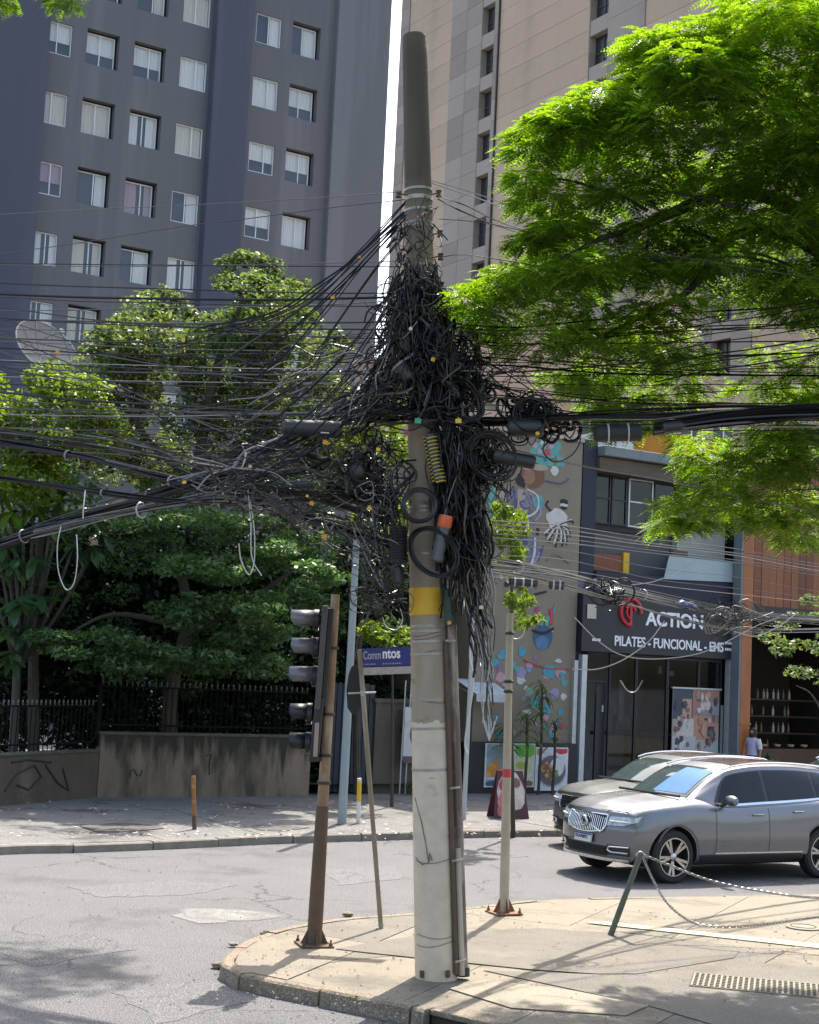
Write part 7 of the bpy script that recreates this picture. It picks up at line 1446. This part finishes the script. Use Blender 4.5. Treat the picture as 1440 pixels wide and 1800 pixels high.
bundle([(850, 1000, 15.4), (960, 1020, 17), (1100, 1060, 19), (1200, 1090, 20.4), (1330, 1108, 22), (1600, 1100, 25)], 7, .05, .006, [1, 2, 3], 'thin loose cables drooping over the red and white sign', wob=1.2)
tangle('blue tape and black cable knot above the round red emblem', 30, (1020, 1020, 1060, 1045), (1060, 1030, 1110, 1060), 8, .004, .007, [0, 0, 1, 3], 18.3, 19.0, loops=.2)
tangle('wire loops bunched over the end of the red and white sign', 40, (1200, 1060, 1260, 1090), (1270, 1075, 1400, 1115), 10, .003, .006, [0, 1, 2, 3], 21.0, 22.2, loops=.25)
bt = M('blue_tape', (.03, .06, .2), .35, c2=(.02, .03, .08), ns=30)
for lab, a, b_ in (('crumpled blue tape around the cables left above the emblem', (1022, 1030), (1082, 1042)), ('crumpled blue tape around the cables above the white sign letters', (1150, 1056), (1222, 1066))):
    q = MB(); Yt = 18.5 if a[0] < 1100 else 20.7; A = Vector(at(*a, Yt)); B = Vector(at(*b_, Yt+.6)); o = A.copy(); pts = [A.lerp(B, t/9)+Vector((0, rc.uniform(-.02, .02), rc.uniform(-.02, .02))) for t in range(10)]; q.tube([p-o for p in pts], [rc.uniform(.03, .062) for _ in pts], 8); ob = q.build('tape_wrap', bt); ob.location = o; tag(ob, lab, 'tape')
# sagging white wires over the studio front
for lab, p, mi, r in (('white wire sagging deepest in front of the dark studio glazing', [(1006, 1176, 16.5), (1050, 1176, 16.5), (1095, 1160, 16.4), (1140, 1128, 16.2), (1168, 1092, 16)], 4, .006), ('long white wire sagging under the studio lettering', [(1010, 1085, 16.3), (1050, 1125, 16.3), (1095, 1152, 16.3), (1160, 1158, 16.3), (1240, 1145, 16.3), (1330, 1100, 16.4), (1370, 1085, 16.5)], 4, .005), ('pale wire looping from column to branch at right', [(1290, 1110, 16.3), (1330, 1118, 16.3), (1370, 1100, 16.3), (1400, 1078, 16.3)], 4, .006), ('short wire sagging in front of the studio door', [(1090, 1196, 30), (1104, 1215, 30), (1118, 1215, 30), (1130, 1196, 30)], 3, .012), ('twisted bright wire above the balcony sheet', [(1110, 1028, 15.9), (1150, 1022, 15.9), (1190, 1005, 15.9), (1230, 985, 16)], 4, .005), ('pale twisted cable crossing high over the studio window', [(900, 790, 15.4), (990, 812, 15.5), (1060, 826, 15.6), (1170, 845, 15.7), (1300, 872, 15.9), (1500, 915, 16.3)], 3, .008), ('white wire climbing the thin white post', [(834, 1085, 29), (826, 1150, 29), (832, 1200, 29), (818, 1300, 29), (822, 1325, 29)], 4, .02)):
    cable(p, r, mi, lab, name='sagging_wire')
# white tail wires, loops
def loop(label, pts, r, mi): return cable(pts, r, mi, label, name='wire_loop', k=8)
loop('white wire loop hanging from the rising bundle at far left', [(107, 925, 14.8), (101, 960, 14.8), (103, 1005, 14.8), (116, 1036, 14.8), (130, 1025, 14.8), (136, 985, 14.8), (135, 940, 14.9)], .005, 4)
loop('short bright wire tied over the rising bundle', [(150, 862, 14.8), (147, 890, 14.7), (146, 912, 14.7)], .006, 4)
loop('white wire loop hanging below the cable knot', [(440, 880, 15), (447, 930, 15), (447, 985, 15), (438, 1010, 15), (424, 985, 15), (420, 955, 15)], .006, 4)
loop('second white tail hanging below the cable knot', [(436, 860, 15), (441, 920, 15), (443, 980, 15), (460, 1012, 15)], .006, 4)
loop('pale wire ring hanging left of the yellow band', [(672, 1085, 15.2), (680, 1102, 15.2), (697, 1107, 15.2), (708, 1090, 15.2), (704, 1070, 15.2)], .005, 4)
loop('cable sweeping from the corrugated case over the street sign', [(716, 1052, 15.2), (680, 1058, 15.2), (650, 1080, 15.2), (632, 1110, 15.2), (625, 1160, 15.2)], .006, 1)
loop('second cable sweeping over the street sign', [(716, 1060, 15.2), (690, 1055, 15.2), (655, 1072, 15.2), (640, 1095, 15.2)], .006, 2)
loop('large black loop hanging right of the splice case', [(970, 745, 15), (955, 790, 15), (975, 812, 15), (1005, 800, 15), (1020, 775, 15), (1015, 755, 15)], .007, 0)
loop('thin steel guy from the orange cap up to the black mass', [(779, 915, 14.9), (788, 880, 14.95), (800, 845, 15), (812, 815, 15.05)], .005, 3)
loop('slack cable hanging in a curve right of the orange cap', [(793, 968, 14.9), (815, 980, 14.9), (845, 986, 14.9), (870, 980, 14.95), (885, 968, 15)], .006, 1)
# white frayed end
for k in range(5): pass
fr = empty('frayed_cable_end', Vector(at(858, 1290, 15.2)), 0, 'frayed white cable end splayed at the bottom of the hanging curtain', 'cable end'); o = fr.location
for k in range(7): q = MB(); q.tube([p-o for p in spline(pts3([(860, 1302, 15.2), (856+k*1.5, 1290, 15.2), (850+k*4, 1270-rc.uniform(0, 14), 15.2+rc.uniform(-.05, .05))]), 5)], .005, 4); q.build('strand', cb[4], fr)
# splice closures and coils
def closure(label, a, b_, Y, r, mt, name='splice_case', bands=0, ribs=0, cap=None, dY=0.):
    A = Vector(at(*a, Y)); B = Vector(at(*b_, Y+dY)); root = empty(name, A, 0, label, 'splice case'); v = B-A; L = v.length; q = MB(); pr = [(.001, 0), (r*.75, .0), (r*.97, r*.25)]
    if ribs:
        for k in range(ribs*2): pr.append((r*(1.02 if k % 2 else .88), r*.3+(L-r*.6)*(k+.5)/(ribs*2)))
    pr += [(r*.97, L-r*.25), (r*.75, L), (.001, L)]; q.lathe(pr, (0, 0, 0), v, 22); q.build('case', mt, root, smooth=True, ang=30)
    for k in range(bands): t = (k+.7)/(bands+.4); q = MB(); q.lathe([(r*1.0, -.008), (r*1.06, -.008), (r*1.06, .008), (r*1.0, .008)], v*t, v, 20); q.build('band', cb[4], root)
    if cap: q = MB(); q.lathe([(r*1.06, -.0), (r*1.12, .03), (r*1.12, .1), (r*.8, .13), (.001, .13)], v.normalized()*-.1, v, 20); q.build('cap', cap, root, smooth=True)
    return root
bk3 = M('splice_black', (.016, .018, .017), .4, c2=(.03, .03, .028), ns=8, rr=.1); br3 = M('splice_brown', (.05, .04, .038), .5, c2=(.03, .026, .025), ns=8)
cc_ = closure('long black splice case hung level left of the pole', (497, 752), (603, 756), 15.1, .085, bk3); q = MB(); q.obox((.0, 0, .1), (.012, 0, 0), (0, .02, 0), (0, 0, .03)); q.obox((.6, 0, .08), (.012, 0, 0), (0, .02, 0), (0, 0, .03)); q.build('hanger', bk3, cc_, kind='stuff'); q = MB(); q.obox(Vector(at(572, 763, 15.1))-cc_.location+Vector((0, -.085, 0)), (.04, 0, 0), (0, .003, 0), (0, 0, .006)); q.build('label_plate', cb[4], cc_)
closure('tilted brown splice case below the cable knot', (472, 872), (508, 902), 14.95, .065, br3, ribs=4)
closure('black splice case wrapped in cables right of the pole', (893, 752), (955, 752), 14.95, .09, bk3, bands=0)
closure('black cylinder with two white bands right of the pole', (1044, 762), (1128, 760), 15.0, .085, M('splice_soft_black', (.03, .03, .03), .6), bands=2)
closure('dark green-black tube pointing right over the mural', (868, 800), (941, 814), 14.95, .068, bk3)
closure('blunt black splice end merging into the thick right bundle', (1166, 752), (1240, 744), 14.0, .05, bk3)
closure('small dark splice case in the left tangle', (520, 850), (550, 852), 15.0, .045, bk3)
closure('fat grey drum end in the left tangle', (618, 832), (640, 826), 15.0, .08, br3)
closure('corrugated black case on the left flank of the pole', (700, 925), (702, 992), 15.02, .088, M('corrugated_black', (.03, .027, .028), .45), ribs=11, name='corrugated_case')
closure('lower black stub under the corrugated case', (697, 995), (702, 1026), 15.05, .06, bk3)
closure('small ringed insulator row hanging over the mural', (895, 1022), (945, 1026), 15.2, .04, br3, bands=3)
closure('coil of beige rings beside the insulator row', (965, 1028), (992, 1030), 15.3, .045, cb[2], bands=2, name='ring_insulator')
closure('orange-capped grey splice hanging on the front of the pole', (781, 925), (768, 988), 14.92, .06, M('splice_grey', (.09, .09, .095), .5), ribs=3, cap=M('orange_cap', (.65, .12, .03), .45, c2=(.5, .09, .025), ns=9), name='capped_splice')
closure('long dark splice hidden in the right tangle', (786, 740), (800, 905), 15.12, .06, bk3)
closure('black box shape behind the spiral coil', (762, 760), (772, 850), 15.12, .08, bk3)
closure('green-black tube beside the yellow band', (786, 1035), (789, 1100), 15.12, .045, M('green_tube', (.015, .045, .03), .5))
closure('black slanting case high on the right flank', (778, 585), (800, 640), 15.1, .07, bk3)
closure('round black case low in the broom of cables', (702, 645), (722, 668), 14.95, .085, bk3)
# coils of spare cable
def coil(label, c, Y, R_, r, n, mt, tilt=(0, 1, 0), wob=.008, name='cable_coil', sx=1.):
    P = Vector(at(*c, Y)); root = empty(name, P, 0, label, 'cable coil'); ax = Vector(tilt).normalized(); 
    for k in range(n): q = MB(); q.ring(ax*rc.uniform(-wob, wob)*2+Vector((rc.uniform(-wob, wob), 0, rc.uniform(-wob, wob))), ax+Vector((rc.uniform(-.1, .1), 0, rc.uniform(-.1, .1))), R_*rc.uniform(.95, 1.05), r, 30, 6, sx); q.build('turn', mt, root, smooth=True)
    return root
coil('black ring of coiled cable on the front of the pole', (737, 889), 14.88, .148, .012, 13, M('coil_black', (.014, .012, .012), .35), wob=.011)
coil('large black cable loops below the ring', (762, 970), 14.9, .19, .009, 9, cb[0], wob=.02, sx=1.35)
coil('small coil of thin black cable in the left tangle', (640, 828), 14.95, .12, .006, 6, cb[0], wob=.03)
coil('swirl of cable turns right of the pole', (862, 800), 14.95, .19, .007, 9, cb[1], wob=.04, sx=1.2)
coil('black cable turns wrapped round the right splice', (935, 728), 14.95, .16, .009, 7, cb[0], wob=.04)
coil('wire turns near the end of the studio sign', (1262, 1090), 21.6, .2, .006, 6, cb[3], wob=.03, sx=.5)
coil('dark oval turns in the broom of cables', (808, 700), 15.0, .16, .007, 8, cb[1], wob=.03, sx=1.5)
sp_ = empty('spiral_wrap', Vector(at(754, 765, 14.95)), 0, 'black case wound with yellow spiral wrap on the pole front', 'spiral wrap'); v = Vector(at(772, 848, 14.92))-sp_.location
q = MB(); q.tube([Vector((0, 0, 0)), v], .06, 12); q.build('core', bk3, sp_)
u_ = v.normalized(); a_ = u_.orthogonal().normalized(); b_ = u_.cross(a_); ym = M('yellow_spiral', (.6, .42, .02), .4, c2=(.3, .2, .02), ns=25)
for k in range(13): q = MB(); t = (k+.5)/13; q.tube([v*(t+.05*j/20)+(a_*math.cos(j*.314)+b_*math.sin(j*.314))*.064 for j in range(20)], .007, 5); q.build('turn', ym, sp_, smooth=True)
# yellow and orange plastic tags
TG = [(806, 740, 9, 0), (762, 632, 8, 0), (665, 790, 6, 0), (570, 943, 8, 1), (548, 885, 7, 1), (650, 893, 7, 0), (572, 778, 8, 1), (322, 598, 6, 0), (101, 620, 7, 1), (324, 848, 6, 0), (722, 578, 6, 2), (680, 755, 6, 2), (612, 700, 4, 0), (735, 740, 10, 3), (715, 760, 8, 4), (1000, 716, 6, 0), (945, 762, 6, 0), (988, 768, 6, 2), (1330, 595, 5, 0), (632, 452, 4, 1), (585, 523, 6, 1), (790, 1095, 6, 1), (846, 1068, 6, 2), (540, 872, 4, 0), (440, 820, 5, 2)]
tm = [M('tag_yellow', (.7, .45, .02), .5), M('tag_orange', (.7, .25, .02), .5), M('tag_pale', (.65, .55, .3), .5), M('tag_green', (.05, .3, .18), .5), M('tag_red', (.3, .05, .03), .5)]; tn = ['yellow', 'orange', 'cream', 'green', 'dark red']
where = ['right of the pole at splice height', 'on the pole front above the black mass', 'left of the pole under the broom', 'below the cable knot, lowest on the left', 'just above the lowest orange tag', 'nearest the ring coil on its left', 'under the long level splice case', 'high in front of the treetop', 'beside the satellite dish', 'inside the cable knot', 'half buried in the broom', 'on the left flank above the ring', 'in front of the pale building strip', 'across the pole beneath the black mass', 'left of the green tag on the pole', 'right above the wrapped splice', 'under the wrapped splice', 'between the two right splice cases', 'among the leaves at right', 'on the slanting cables high left', 'on the slanting cables mid left', 'beside the green tube below the yellow band', 'on the hanging curtain low right', 'in the middle of the left tangle', 'at the right end of the cable knot']
for i, (x, y, s, k) in enumerate(TG):
    p = Vector(at(x, y, 14.85)); a = rc.uniform(-.6, .6); q = MB(); w_ = s/175*.55; q.v = []; ux = Vector((math.cos(a), .3*rc.uniform(-1, 1), math.sin(a)*.5))*w_; uz = Vector((-math.sin(a)*.4, .2, 1))*w_*.75; nn_ = ux.cross(uz).normalized()*.0025; q.obox((0, 0, 0), ux, nn_, uz); q.obox(uz*1.2, ux*.25, nn_, uz*.3); o = q.build('cable_tag', tm[k], kind=None); o.location = p; tag(o, '%s plastic cable tag %s' % (tn[k], where[i]), 'tag')
# aluminium lattice arm catching light behind the pole
la = empty('corrugated_awning', Vector(at(805, 690, 17.5)), 0, 'pale striped louvre catching light right of the pole', 'louvre'); o = la.location
for k in range(13): q = MB(); a = Vector(at(806+k*5, 684+k*2.2, 17.5))-o; b_ = Vector(at(832+k*5, 712+k*1.4, 17.5))-o; q.tube([a, b_], .008, 5); q.build('slat', cb[4], la)
q = MB(); q.tube([Vector(at(803, 684, 17.5))-o, Vector(at(872, 712, 17.5))-o], .012, 5); q.build('rail', steel, la)
# high service wires in front of the leaves at right
for i in range(7):
    y0 = 548+i*16+rc.uniform(-4, 4); cable([(1150, y0+30, 14.2), (1240, y0+10, 13.9), (1340, y0-4, 13.6), (1560, y0-40, 13)], rc.choice([.005, .007]), 0, '%s dark cable from the top crossing the leaves at the right edge' % ORD[i], 'dark cables across the leaves at the right edge')
S.render.engine = 'CYCLES'
